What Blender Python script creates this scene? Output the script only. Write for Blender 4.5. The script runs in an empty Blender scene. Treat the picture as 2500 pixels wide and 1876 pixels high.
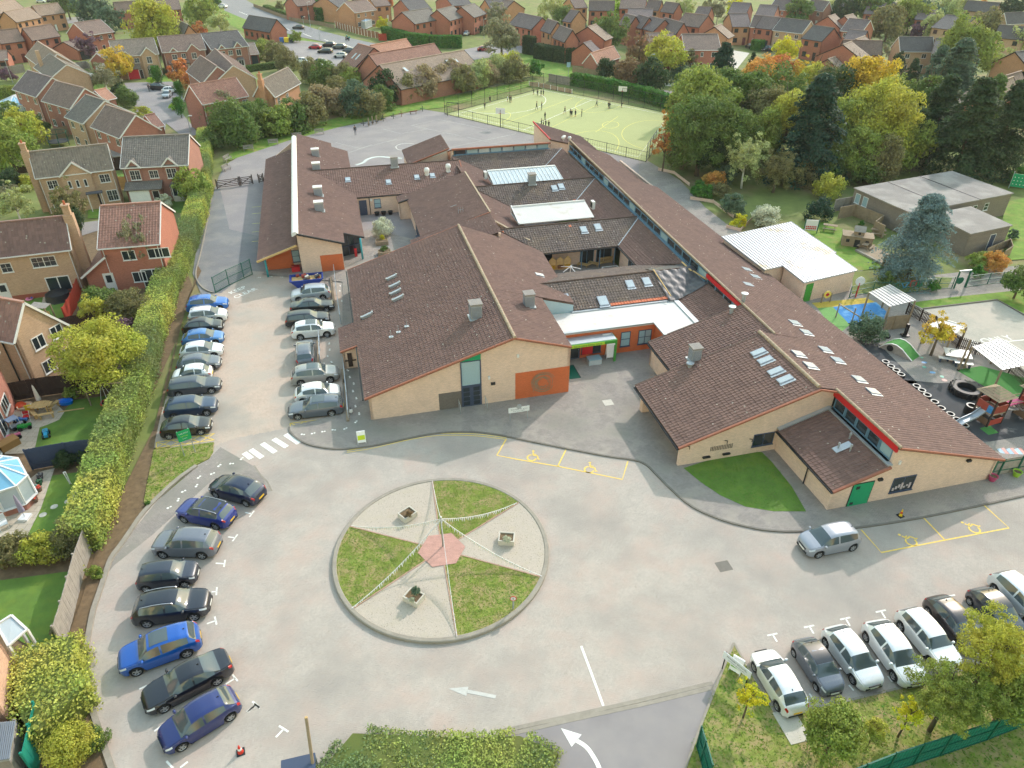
import bpy,bmesh,math,random
import numpy as np
from mathutils import Vector,Matrix
R=math.radians
random.seed(7)
rng=np.random.default_rng(7)
scene=bpy.context.scene
COL=scene.collection

# camera
CAM_H,PITCH,FPX=35.0,R(34.0),1734.0
cam_d=bpy.data.cameras.new('camera')
cam=bpy.data.objects.new('camera',cam_d);COL.objects.link(cam)
cam.location=(0,0,CAM_H);cam.rotation_euler=(R(90)-PITCH,0,0)
cam_d.sensor_width=36.0;cam_d.lens=FPX/2500*36.0
cam_d.clip_start=0.5;cam_d.clip_end=4000
scene.camera=cam

# sky, sun, exposure
SUN_EL,SUN_AZ=R(33.0),R(35.5)
world=bpy.data.worlds.new('World');scene.world=world;world.use_nodes=True
wn=world.node_tree;wn.nodes.clear()
sky=wn.nodes.new('ShaderNodeTexSky');sky.sky_type='NISHITA';sky.sun_disc=False
sky.sun_elevation=SUN_EL;sky.sun_rotation=SUN_AZ;sky.altitude=60
sky.air_density=3.0;sky.dust_density=1.2;sky.ozone_density=2.0
bg=wn.nodes.new('ShaderNodeBackground');bg.inputs[1].default_value=0.15
wo=wn.nodes.new('ShaderNodeOutputWorld')
wn.links.new(sky.outputs[0],bg.inputs[0]);wn.links.new(bg.outputs[0],wo.inputs[0])
sd=bpy.data.lights.new('sun','SUN');sd.energy=1.5;sd.angle=R(0.9);sd.color=(1.0,0.91,0.87)
sun=bpy.data.objects.new('sun',sd);COL.objects.link(sun)
sdir=Vector((math.sin(SUN_AZ)*math.cos(SUN_EL),math.cos(SUN_AZ)*math.cos(SUN_EL),math.sin(SUN_EL)))
sun.rotation_euler=(-sdir).to_track_quat('-Z','Y').to_euler();sun.location=(60,90,80)
vs=scene.view_settings
vs.view_transform="Standard";vs.look="None";vs.exposure=1.08;vs.gamma=1.0;vs.use_curve_mapping=False
scene.render.engine='CYCLES'
cy=scene.cycles
cy.max_bounces=5;cy.diffuse_bounces=4;cy.glossy_bounces=2;cy.transmission_bounces=2;cy.transparent_max_bounces=4
cy.use_denoising=True;cy.use_adaptive_sampling=True;cy.adaptive_threshold=0.03;cy.volume_bounces=0
cy.caustics_reflective=False;cy.caustics_refractive=False

# helpers: survey
SP,CP=math.sin(PITCH),math.cos(PITCH)
def at(px,py,z=0.0):
 u=(py-938)/FPX;r=(px-1250)/FPX
 Z=(CAM_H-z)/(SP+u*CP)
 return Vector((r*Z,Z*(CP-u*SP),z))
def zr(r,x,y,z=0.0):
 return at((0,620,1240,1860)[r%4]+x/3.45625,(0,460,930,1396)[r//4]+y/3.45625,z)
ANG=R(14.0)
E1=Vector((math.cos(ANG),math.sin(ANG),0));E2=Vector((-math.sin(ANG),math.cos(ANG),0))
ORG=Vector((0.13,49.41,0))
def S(u,v,z=0.0):
 return ORG+E1*u+E2*v+Vector((0,0,z))

# helpers: meshes and objects
def set_uv(me):
 n=len(me.loops)
 if n==0:return
 co=np.empty(len(me.vertices)*3,np.float32);me.vertices.foreach_get('co',co);co=co.reshape(-1,3)
 li=np.empty(n,np.int32);me.loops.foreach_get('vertex_index',li)
 npoly=len(me.polygons)
 nr=np.empty(npoly*3,np.float32);me.polygons.foreach_get('normal',nr);nr=nr.reshape(-1,3)
 lt=np.empty(npoly,np.int32);me.polygons.foreach_get('loop_total',lt)
 pn=np.repeat(nr,lt,axis=0)
 t=np.stack([-pn[:,1],pn[:,0],np.zeros(n,np.float32)],1)
 ln=np.linalg.norm(t,axis=1)
 flat=ln<0.05
 t[flat]=(1,0,0);ln[flat]=1
 t/=ln[:,None]
 b=np.cross(pn,t)
 p=co[li]
 uv=np.stack([(p*t).sum(1),(p*b).sum(1)],1).astype(np.float32)
 lay=me.uv_layers.new(name='UVMap')
 lay.data.foreach_set('uv',uv.ravel())
class MB:
 def __init__(s):s.v=[];s.f=[];s.m=[]
 def add(s,vs,fs,m=0):
  o=len(s.v);s.v+=[tuple(p)for p in vs]
  for f in fs:s.f.append(tuple(i+o for i in f));s.m.append(m)
  return s
 def poly(s,pts,m=0):return s.add(pts,[tuple(range(len(pts)))],m)
 def box(s,x0,x1,y0,y1,z0,z1,m=0):
  return s.add([(x0,y0,z0),(x1,y0,z0),(x1,y1,z0),(x0,y1,z0),(x0,y0,z1),(x1,y0,z1),(x1,y1,z1),(x0,y1,z1)],[(3,2,1,0),(4,5,6,7),(0,1,5,4),(1,2,6,5),(2,3,7,6),(3,0,4,7)],m)
 def obox(s,p,ax,ay,az,m=0):
  p=Vector(p);ax=Vector(ax);ay=Vector(ay);az=Vector(az)
  q=[p,p+ax,p+ax+ay,p+ay,p+az,p+ax+az,p+ax+ay+az,p+ay+az]
  fs=[(3,2,1,0),(4,5,6,7),(0,1,5,4),(1,2,6,5),(2,3,7,6),(3,0,4,7)]
  if ax.cross(ay).dot(az)<0:fs=[tuple(reversed(f))for f in fs]
  return s.add(q,fs,m)
 def bar(s,a,b,w,h,m=0,up=(0,0,1)):
  a=Vector(a);b=Vector(b);d=b-a;up=Vector(up)
  x=d.cross(up)
  if x.length<1e-5:x=d.cross(Vector((1,0,0)))
  x.normalize();y=x.cross(d).normalized()
  return s.obox(a-x*w/2-y*h/2,d,x*w,y*h,m)
 def tube(s,a,b,r0,r1=None,n=8,cap=True,m=0):
  r1=r0 if r1 is None else r1
  a=Vector(a);b=Vector(b);d=(b-a).normalized()
  x=d.orthogonal().normalized();y=d.cross(x)
  vs=[]
  for k in range(n):
   c=math.cos(2*math.pi*k/n);q=math.sin(2*math.pi*k/n)
   vs.append(a+(x*c+y*q)*r0)
  for k in range(n):
   c=math.cos(2*math.pi*k/n);q=math.sin(2*math.pi*k/n)
   vs.append(b+(x*c+y*q)*r1)
  fs=[(k,(k+1)%n,n+(k+1)%n,n+k)for k in range(n)]
  if cap:fs+=[tuple(range(n-1,-1,-1)),tuple(range(n,2*n))]
  return s.add(vs,fs,m)
 def lathe(s,prof,c=(0,0,0),n=16,m=0,axis='z'):
  c=Vector(c);vs=[];fs=[]
  for(r,h)in prof:
   for k in range(n):
    a=2*math.pi*k/n
    p=(r*math.cos(a),r*math.sin(a),h)
    if axis=='y':p=(p[0],p[2],p[1])
    if axis=='x':p=(p[2],p[0],p[1])
    vs.append(c+Vector(p))
  for i in range(len(prof)-1):
   for k in range(n):
    f=(i*n+k,i*n+(k+1)%n,(i+1)*n+(k+1)%n,(i+1)*n+k)
    fs.append(f if axis!='y' else f[::-1])
  return s.add(vs,fs,m)
 def prism(s,poly,z0,z1,m=0):
  n=len(poly);area=sum(poly[i][0]*poly[(i+1)%n][1]-poly[(i+1)%n][0]*poly[i][1]for i in range(n))
  if area<0:poly=list(reversed(poly))
  vs=[(p[0],p[1],z0)for p in poly]+[(p[0],p[1],z1)for p in poly]
  fs=[tuple(range(n-1,-1,-1)),tuple(range(n,2*n))]+[(i,(i+1)%n,n+(i+1)%n,n+i)for i in range(n)]
  return s.add(vs,fs,m)
 def mesh(s,name,mats,smooth=False,angle=None):
  me=bpy.data.meshes.new(name)
  me.from_pydata(s.v,[],s.f)
  mats=mats if isinstance(mats,(list,tuple))else[mats]
  for k in mats:me.materials.append(M[k]if isinstance(k,str)else k)
  if len(mats)>1:me.polygons.foreach_set('material_index',s.m)
  if smooth:me.polygons.foreach_set('use_smooth',[True]*len(me.polygons))
  me.update();set_uv(me)
  if angle and smooth:me.set_sharp_from_angle(angle=angle)
  return me
 def build(s,name,mats,parent=None,smooth=False,angle=None,color=None):
  return link(name,s.mesh(name,mats,smooth,angle),parent,color)
def link(name,me,parent=None,color=None):
 o=bpy.data.objects.new(name,me);COL.objects.link(o)
 if parent is not None:o.parent=parent
 if color is not None:o.color=(*color[:3],1)
 return o
def npm(name,v,quads,mats,smooth=False,mi=None):
 me=bpy.data.meshes.new(name)
 v=np.asarray(v,np.float32).reshape(-1,3);q=np.asarray(quads,np.int32)
 k=q.shape[1]
 me.vertices.add(len(v));me.vertices.foreach_set('co',v.ravel())
 me.loops.add(q.size);me.loops.foreach_set('vertex_index',q.ravel())
 me.polygons.add(len(q));me.polygons.foreach_set('loop_start',np.arange(0,q.size,k,dtype=np.int32))
 me.polygons.foreach_set('loop_total',np.full(len(q),k,np.int32))
 me.polygons.foreach_set('use_smooth',np.full(len(q),bool(smooth)))
 mats=mats if isinstance(mats,(list,tuple))else[mats]
 for x in mats:me.materials.append(M[x]if isinstance(x,str)else x)
 if mi is not None:me.polygons.foreach_set('material_index',np.asarray(mi,np.int32))
 me.update(calc_edges=True);me.validate()
 return me
LABELS=set()
def tag(o,label=None,cat=None,group=None,kind=None):
 if label:
  o['label']=label;LABELS.add(label)
 if cat:o['category']=cat
 if group:o['group']=group
 if kind:o['kind']=kind
 return o
def thing(name,label,cat,loc=(0,0,0),rz=0.0,group=None):
 o=bpy.data.objects.new(name,None);COL.objects.link(o)
 o.location=loc;o.rotation_euler=(0,0,rz);o.empty_display_size=0.2
 return tag(o,label,cat,group)
def struct(name,o):o['kind']='structure';return o
def cpt(o,parent=None,color=None):
 c=o.copy();COL.objects.link(c);c.parent=parent
 if color is not None and o.get('tint'):c.color=(*color[:3],1)
 for ch in list(o.children):cpt(ch,c,color)
 return c
def sheet(name,pts,z,mat,kind='structure',thick=None):
 b=MB();P=[(p[0],p[1])for p in pts]
 n=len(P);a=sum(P[i][0]*P[(i+1)%n][1]-P[(i+1)%n][0]*P[i][1]for i in range(n))
 if a<0:P=P[::-1]
 if thick:b.prism(P,z-thick,z)
 else:b.poly([(x,y,z)for x,y in P])
 o=b.build(name,mat);o['kind']=kind
 bm=bmesh.new();bm.from_mesh(o.data);bmesh.ops.triangulate(bm,faces=[f for f in bm.faces if len(f.verts)>4]);bm.to_mesh(o.data);bm.free()
 return o
def sml(pts,n=6,closed=False):
 P=[Vector(p)for p in pts];out=[]
 m=len(P);rngk=range(m if closed else m-1)
 for i in rngk:
  p0=P[(i-1)%m]if closed or i>0 else P[0]*2-P[1]
  p1=P[i];p2=P[(i+1)%m]
  p3=P[(i+2)%m]if closed or i+2<m else P[-1]*2-P[-2]
  for k in range(n):
   t=k/n
   out.append(0.5*((2*p1)+(p2-p0)*t+(2*p0-5*p1+4*p2-p3)*t*t+(3*p1-p0-3*p2+p3)*t**3))
 if not closed:out.append(P[-1])
 return out
def ribbon(b,pts,w,z0,z1,m=0,side=0.0):
 P=[Vector((p[0],p[1],0))for p in pts];n=len(P);vs=[]
 for i in range(n):
  d=(P[min(i+1,n-1)]-P[max(i-1,0)]).normalized();x=Vector((-d.y,d.x,0))
  a=P[i]+x*(side-w/2);c=P[i]+x*(side+w/2)
  vs+=[(a.x,a.y,z0),(c.x,c.y,z0),(c.x,c.y,z1),(a.x,a.y,z1)]
 fs=[]
 for i in range(n-1):
  o=4*i
  fs+=[(o+3,o+7,o+6,o+2),(o,o+4,o+7,o+3),(o+2,o+6,o+5,o+1)]
 fs=[f[::-1]for f in fs]
 fs+=[(0,1,2,3),(4*n-4,4*n-1,4*n-2,4*n-3)]
 return b.add(vs,[f[::-1]for f in fs],m)
def inside(poly,x,y):
 c=np.zeros(x.shape,bool);n=len(poly);j=n-1
 for i in range(n):
  xi,yi=poly[i][0],poly[i][1];xj,yj=poly[j][0],poly[j][1]
  k=((yi>y)!=(yj>y))&(x<(xj-xi)*(y-yi)/((yj-yi)or 1e-9)+xi)
  c^=k;j=i
 return c

# materials
M={}
def C(r,g,b):
 f=lambda c:(c/255/12.92)if c/255<=0.04045 else((c/255+0.055)/1.055)**2.4
 return(f(r),f(g),f(b))
def pbr(name,col=(.5,.5,.5),rough=.7,metal=0.0,var=0.0,scale=3.0,bump=0.0,bscale=None,coat=0.0,objcol=False,brick=None,island=0.0,spec=.5,pos=False,var2=None,speck=None,big=None):
 m=bpy.data.materials.new(name);m.use_nodes=True;M[name]=m
 nt=m.node_tree;N=nt.nodes;L=nt.links
 p=N['Principled BSDF']
 p.inputs['Roughness'].default_value=rough;p.inputs['Metallic'].default_value=metal
 p.inputs['Specular IOR Level'].default_value=spec
 if coat:p.inputs['Coat Weight'].default_value=coat;p.inputs['Coat Roughness'].default_value=.04
 def mixc(a,b,fac,mode='MIX'):
  x=N.new('ShaderNodeMix');x.data_type='RGBA';x.blend_type=mode
  for s_,v in((6,a),(7,b)):
   if isinstance(v,tuple):x.inputs[s_].default_value=(*v[:3],1)
   else:L.new(v,x.inputs[s_])
  if isinstance(fac,(int,float)):x.inputs[0].default_value=fac
  else:L.new(fac,x.inputs[0])
  return x.outputs[2]
 if objcol:
  oi=N.new('ShaderNodeObjectInfo');c=oi.outputs['Color']
 else:
  rgb=N.new('ShaderNodeRGB');rgb.outputs[0].default_value=(*col,1);c=rgb.outputs[0]
 if pos:
  g=N.new('ShaderNodeNewGeometry');vec=g.outputs['Position']
 else:
  tc=N.new('ShaderNodeTexCoord');vec=tc.outputs['Object']
 def noise(s,det=4,rough=.6):
  n=N.new('ShaderNodeTexNoise');n.inputs['Scale'].default_value=s;n.inputs['Detail'].default_value=det
  n.inputs['Roughness'].default_value=rough;L.new(vec,n.inputs['Vector']);return n.outputs[0]
 def ramp(v,lo,hi,a=0.0,b=1.0):
  r=N.new('ShaderNodeMapRange');r.inputs[1].default_value=lo;r.inputs[2].default_value=hi
  r.inputs[3].default_value=a;r.inputs[4].default_value=b;L.new(v,r.inputs[0]);return r.outputs[0]
 height=None
 if brick:
  bw,bh,mort,k=brick[:4]
  uvn=N.new('ShaderNodeUVMap')
  bt=N.new('ShaderNodeTexBrick');bt.inputs['Scale'].default_value=1.0
  bt.inputs['Brick Width'].default_value=bw;bt.inputs['Row Height'].default_value=bh
  bt.inputs['Mortar Size'].default_value=mort;bt.inputs['Mortar Smooth'].default_value=.2;bt.inputs['Bias'].default_value=0
  bt.inputs['Color1'].default_value=(1+k,1+k,1+k,1);bt.inputs['Color2'].default_value=(1-k,1-k,1-k,1)
  mc=brick[4]if len(brick)>4 else(.6,.6,.6)
  bt.inputs['Mortar'].default_value=(*mc,1)
  L.new(uvn.outputs[0],bt.inputs['Vector'])
  c=mixc(c,bt.outputs[0],1.0,'MULTIPLY');height=bt.outputs['Fac']
 if island:
  g2=N.new('ShaderNodeNewGeometry')
  r=ramp(g2.outputs['Random Per Island'],0,1,1-island,1+island)
  cc=N.new('ShaderNodeCombineColor');[L.new(r,cc.inputs[i])for i in range(3)]
  c=mixc(c,cc.outputs[0],1.0,'MULTIPLY')
 if var:
  r=ramp(noise(scale),.25,.75,1-var,1+var)
  cc=N.new('ShaderNodeCombineColor');[L.new(r,cc.inputs[i])for i in range(3)]
  c=mixc(c,cc.outputs[0],1.0,'MULTIPLY')
 if var2:
  f=ramp(noise(var2[1],5),var2[2],var2[3]);c=mixc(c,var2[0],f)
 if big:
  f=ramp(noise(big[1],3),big[2],big[3]);c=mixc(c,big[0],f)
 if speck:
  n=N.new('ShaderNodeTexVoronoi');n.inputs['Scale'].default_value=speck[1];L.new(vec,n.inputs['Vector'])
  wnz=N.new('ShaderNodeTexWhiteNoise');L.new(n.outputs['Position'],wnz.inputs['Vector'])
  near=ramp(n.outputs['Distance'],.26,.18);pick=ramp(wnz.outputs[0],speck[2],speck[2]+.01)
  mm=N.new('ShaderNodeMath');mm.operation='MULTIPLY';L.new(near,mm.inputs[0]);L.new(pick,mm.inputs[1])
  c=mixc(c,speck[0],mm.outputs[0])
 L.new(c,p.inputs['Base Color'])
 if bump or height:
  bp=N.new('ShaderNodeBump');bp.inputs['Strength'].default_value=bump if bump else .5;bp.inputs['Distance'].default_value=.02
  if height:
   inv=N.new('ShaderNodeMath');inv.operation='SUBTRACT';inv.inputs[0].default_value=1.0;L.new(height,inv.inputs[1])
   L.new(inv.outputs[0],bp.inputs['Height'])
  else:L.new(noise(bscale or scale*4,5),bp.inputs['Height'])
  L.new(bp.outputs[0],p.inputs['Normal'])
 return m
pbr('ground',C(112,122,62),.95,var=.30,scale=.35,bump=.4,bscale=3,pos=True,var2=(C(134,120,84),.12,.50,.66))
pbr('lawn',C(104,136,44),.95,var=.28,scale=1.1,bump=.5,bscale=9,pos=True,var2=(C(140,138,70),.6,.48,.72))
pbr('lawn_lush',C(94,124,48),.95,var=.26,scale=.9,bump=.5,bscale=9,pos=True,var2=(C(116,136,48),.5,.5,.75))
pbr('lawn_dry',C(126,136,60),.95,var=.30,scale=2.2,bump=.6,bscale=10,pos=True,var2=(C(158,142,96),1.4,.44,.60))
pbr('soil',C(112,92,68),.95,var=.35,scale=2.5,bump=.6,bscale=12,pos=True)
pbr('bark',C(96,82,64),.95,var=.4,scale=6,bump=.6,bscale=18,pos=True)
pbr('tarmac',C(140,134,134),.92,var=.07,scale=.35,bump=.25,bscale=30,pos=True,var2=(C(152,145,142),.22,.46,.66))
pbr('tarmac_dark',C(120,120,122),.92,var=.10,scale=.4,bump=.25,bscale=30,pos=True,var2=(C(138,136,132),.3,.46,.66))
pbr('road',C(132,131,132),.9,var=.08,scale=.3,pos=True,bump=.2,bscale=20)
pbr('joint',C(168,159,148),.95,var=.2,scale=2,pos=True)
pbr('paver',C(178,168,158),.88,var=.08,scale=.9,island=.05,pos=True,var2=(C(184,164,152),.4,.44,.70),big=(C(158,150,142),.16,.46,.70))
pbr('paver_pink',C(190,170,154),.88,var=.09,scale=.7,island=.06,pos=True,var2=(C(176,166,154),.35,.45,.7),big=(C(160,152,142),.18,.5,.72))
pbr('paving_pink',C(190,170,154),.9,var=.08,scale=.7,pos=True,brick=(.19,.095,.006,.10,(.72,.70,.68)),var2=(C(176,166,154),.35,.45,.7))
pbr('footway',C(152,144,138),.92,var=.10,scale=1.0,pos=True,brick=(.19,.095,.008,.09,(.66,.64,.6)),var2=(C(170,160,148),.5,.46,.7),big=(C(128,126,118),.25,.5,.72))
pbr('paving_yard',C(178,172,160),.92,var=.08,scale=.8,pos=True,brick=(.19,.095,.006,.08,(.74,.72,.7)),var2=(C(190,178,164),.3,.46,.7))
pbr('kerb',C(150,142,130),.9,var=.15,scale=2.0,pos=True,bump=.3,bscale=15)
pbr('kerb_dark',C(118,112,104),.9,var=.15,scale=2.0,pos=True,bump=.3,bscale=15)
pbr('gravel',C(182,170,156),.95,var=.16,scale=14,bump=.9,bscale=22,pos=True,speck=(C(132,122,110),9,.55),var2=(C(180,168,150),1.2,.5,.7))
pbr('pink_slab',C(190,146,134),.9,var=.10,scale=2,pos=True,brick=(.4,.08,.006,.06,(.85,.82,.8)))
pbr('edging',C(176,142,124),.9,var=.2,scale=3,pos=True)
pbr('slab',C(186,174,156),.9,var=.10,scale=1.2,pos=True,brick=(.6,.6,.014,.07,(.6,.58,.52)))
pbr('concrete',C(196,190,178),.9,var=.10,scale=2,pos=True,bump=.2)
pbr('pitch',C(166,170,116),.95,var=.05,scale=.35,pos=True,bump=.2,bscale=40)
pbr('white_line',C(236,234,226),.7,var=.05,scale=6,pos=True)
pbr('worn_line',C(190,188,182),.8,var=.10,scale=3,pos=True)
pbr('pale_yellow',C(222,212,110),.8,var=.08,scale=3,pos=True)
pbr('yellow_line',C(236,202,96),.75,var=.10,scale=5,pos=True)
pbr('blue_soft',C(54,128,190),.9,var=.12,scale=1.3,pos=True,var2=(C(120,176,214),.5,.52,.66))
pbr('yellow_soft',C(196,170,70),.9,var=.12,scale=1.3,pos=True)
pbr('green_soft',C(112,158,86),.9,var=.10,scale=1.6,pos=True)
pbr('turf_bright',C(70,132,62),.95,var=.12,scale=5,bump=.3,bscale=30,pos=True)
pbr('rubber',C(66,67,70),.9,var=.14,scale=1.0,pos=True,var2=(C(112,110,108),.5,.58,.66))
pbr('buff_brick',C(224,196,178),.92,var=.07,scale=.6,brick=(.215,.075,.008,.09,(.92,.9,.86)))
pbr('orange_brick',C(204,108,66),.92,var=.05,scale=.7,brick=(.215,.075,.007,.06,(.95,.92,.9)))
pbr('dark_brick',C(104,98,94),.92,var=.06,brick=(.215,.075,.010,.12,(1.4,1.35,1.3)))
pbr('wall',objcol=True,rough=.92,var=.08,scale=.7,brick=(.215,.075,.010,.12,(1.15,1.15,1.12)))
pbr('roof_tile',C(118,92,84),.9,var=.10,scale=.9,island=.13,var2=(C(126,98,88),.5,.5,.72),speck=(C(180,168,154),3.4,.92))
pbr('roof_tile_grey',C(108,94,88),.9,var=.12,scale=.9,island=.18,var2=(C(124,106,92),.5,.5,.72),speck=(C(180,170,158),3.2,.88))
pbr('roof_tile_red',C(214,124,92),.9,var=.08,island=.08)
pbr('roof_obj',objcol=True,rough=.9,var=.10,scale=.8,island=.14,speck=(C(170,164,150),2.6,.90))
pbr('roof_flat',objcol=True,rough=.9,var=.12,scale=.6,brick=(.30,.34,.022,.12,(.55,.53,.52)),bump=.6)
pbr('roof_deck',C(92,74,66),.9,var=.08)
pbr('ridge',C(168,150,128),.9,var=.2,scale=3)
pbr('ridge_obj',objcol=True,rough=.9,var=.15,scale=3)
pbr('verge_red',C(156,100,80),.9,var=.15,scale=3)
pbr('white',C(222,221,220),.45,var=.03,scale=2)
pbr('roof_white',C(206,202,198),.6,var=.05,scale=.5,var2=(C(184,170,154),.35,.58,.70))
pbr('sheet_metal',C(176,180,188),.45,metal=.2,var=.06,scale=.6,var2=(C(158,146,112),.45,.56,.66))
pbr('rib',C(132,140,152),.5,metal=.2)
pbr('canopy',C(140,142,148),.3,var=.12,scale=.8)
pbr('galv',C(176,182,188),.45,metal=.5,var=.08,scale=2)
pbr('louvre',C(150,158,170),.5,metal=.3,var=.06,scale=2)
pbr('blue_frame',C(92,126,150),.5)
pbr('navy',C(62,74,98),.5)
pbr('green_paint',C(18,150,104),.5,var=.03)
pbr('green_fence',C(16,92,74),.5)
pbr('mesh_green',C(22,128,112),.6,var=.08,scale=1.5)
pbr('lime',C(66,146,54),.5)
pbr('sign_lime',C(176,214,50),.5)
pbr('red_paint',C(196,34,40),.5,var=.04)
pbr('teal',C(58,160,170),.5)
pbr('dark',C(34,36,40),.6,var=.1)
pbr('black',C(20,20,22),.5)
pbr('glass',C(44,52,58),.06,spec=.9)
pbr('glass_pale',C(150,176,186),.12,spec=.9)
pbr('glass_blue',C(120,176,208),.10,spec=.9,var=.15,scale=.6)
pbr('glass_sky',C(178,188,194),.15,spec=.8,var=.1,scale=.6)
pbr('felt',C(138,132,128),.9,var=.12,scale=.6,var2=(C(160,154,148),.3,.46,.68))
pbr('timber',C(150,132,110),.9,var=.18,scale=2.5,bump=.3,bscale=10)
pbr('timber_grey',C(152,145,138),.9,var=.18,scale=2.5,bump=.3,bscale=12)
pbr('timber_new',C(200,166,112),.85,var=.15,scale=3)
pbr('timber_dark',C(62,48,42),.9,var=.18,scale=2.5)
pbr('timber_red',C(176,62,40),.85,var=.12,scale=2.5)
pbr('fence_navy',C(58,68,90),.85,var=.08,scale=3)
pbr('cladding',C(132,122,114),.9,var=.10,scale=.8,brick=(3.0,.16,.012,.05,(.75,.73,.7)))
pbr('any',objcol=True,rough=.6,var=.06,scale=2)
pbr('plastic',objcol=True,rough=.35)
pbr('cloth',objcol=True,rough=.9,var=.1,scale=6)
pbr('tarp',C(62,63,68),.5,var=.3,scale=1.2,bump=1.0,bscale=2.2,spec=.5)
pbr('tyre',C(30,30,32),.85,var=.1,scale=8)
pbr('paint',objcol=True,rough=.32,metal=.25,coat=1.0)
pbr('paint_black',C(22,23,26),.3,coat=1.0)
pbr('car_glass',C(72,84,88),.06,spec=1.0)  # base lightened to stand in for sky reflected in the glass
pbr('trim',C(30,31,33),.6)
pbr('alloy',C(186,188,192),.35,metal=.7)
pbr('lamp',C(214,220,226),.12,spec=1.0)
pbr('tail',C(170,20,28),.2,spec=.8)
pbr('plate_yellow',C(236,190,40),.5)
pbr('plate_white',C(232,232,226),.5)
def leaf_mat(name,objcol=True,col=(.1,.15,.03),trans=.35):
 m=bpy.data.materials.new(name);m.use_nodes=True;M[name]=m
 nt=m.node_tree;N=nt.nodes;L=nt.links;p=N['Principled BSDF']
 p.inputs['Roughness'].default_value=.65;p.inputs['Specular IOR Level'].default_value=.25
 oi=N.new('ShaderNodeObjectInfo');geo=N.new('ShaderNodeNewGeometry');tc=N.new('ShaderNodeTexCoord')
 no=N.new('ShaderNodeTexNoise');no.inputs['Scale'].default_value=.55;no.inputs['Detail'].default_value=2
 L.new(tc.outputs['Object'],no.inputs['Vector'])
 hsv=N.new('ShaderNodeHueSaturation');L.new(oi.outputs['Color'],hsv.inputs['Color'])
 def mr(v,a,b,lo=0,hi=1):
  r=N.new('ShaderNodeMapRange');r.inputs[1].default_value=lo;r.inputs[2].default_value=hi
  r.inputs[3].default_value=a;r.inputs[4].default_value=b;L.new(v,r.inputs[0]);return r.outputs[0]
 L.new(mr(no.outputs[0],.475,.52,.3,.7),hsv.inputs['Hue'])
 L.new(mr(geo.outputs['Random Per Island'],.72,1.40),hsv.inputs['Value'])
 L.new(hsv.outputs[0],p.inputs['Base Color'])
 tr=N.new('ShaderNodeBsdfTranslucent');L.new(hsv.outputs[0],tr.inputs[0])
 mx=N.new('ShaderNodeMixShader');mx.inputs[0].default_value=trans
 L.new(p.outputs[0],mx.inputs[1]);L.new(tr.outputs[0],mx.inputs[2])
 L.new(mx.outputs[0],N['Material Output'].inputs[0])
leaf_mat('leaf')
pbr('trunk',C(104,90,74),.95,var=.25,scale=4,bump=.5,bscale=14)
pbr('birch',C(206,202,194),.9,var=.25,scale=5)
pbr('skin',C(206,158,130),.6)
pbr('hair',C(58,42,32),.7)

# ground
def pix(lst,z=0.0):return[at(x,y,z)for x,y in lst]
def zpx(r,lst,z=0.0):return[zr(r,x,y,z)for x,y in lst]
b=MB();n=24
for i in range(n):
 for j in range(n):
  x0=-1500+3000*i/n;y0=-300+2600*j/n
  b.poly([(x0,y0,-.08),(x0+3000/n,y0,-.08),(x0+3000/n,y0+2600/n,-.08),(x0,y0+2600/n,-.08)])
struct('ground',b.build('ground','ground'))
FORE=pix([(250,1990),(232,1830),(214,1740),(206,1650),(214,1560),(232,1480),(258,1400),(300,1325),(355,1245),(420,1195),(470,1150),(523,1088),(590,1066),(700,1046),(840,1014),(1100,1000),(1600,990),(2000,1180),(2760,1080),(2760,1790),(2300,1860),(1893,1800),(1740,1676),(1220,1792),(1165,1812),(870,1794),(810,1890),(760,2000)])
sheet('forecourt_bed',FORE,-.004,'joint')
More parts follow.
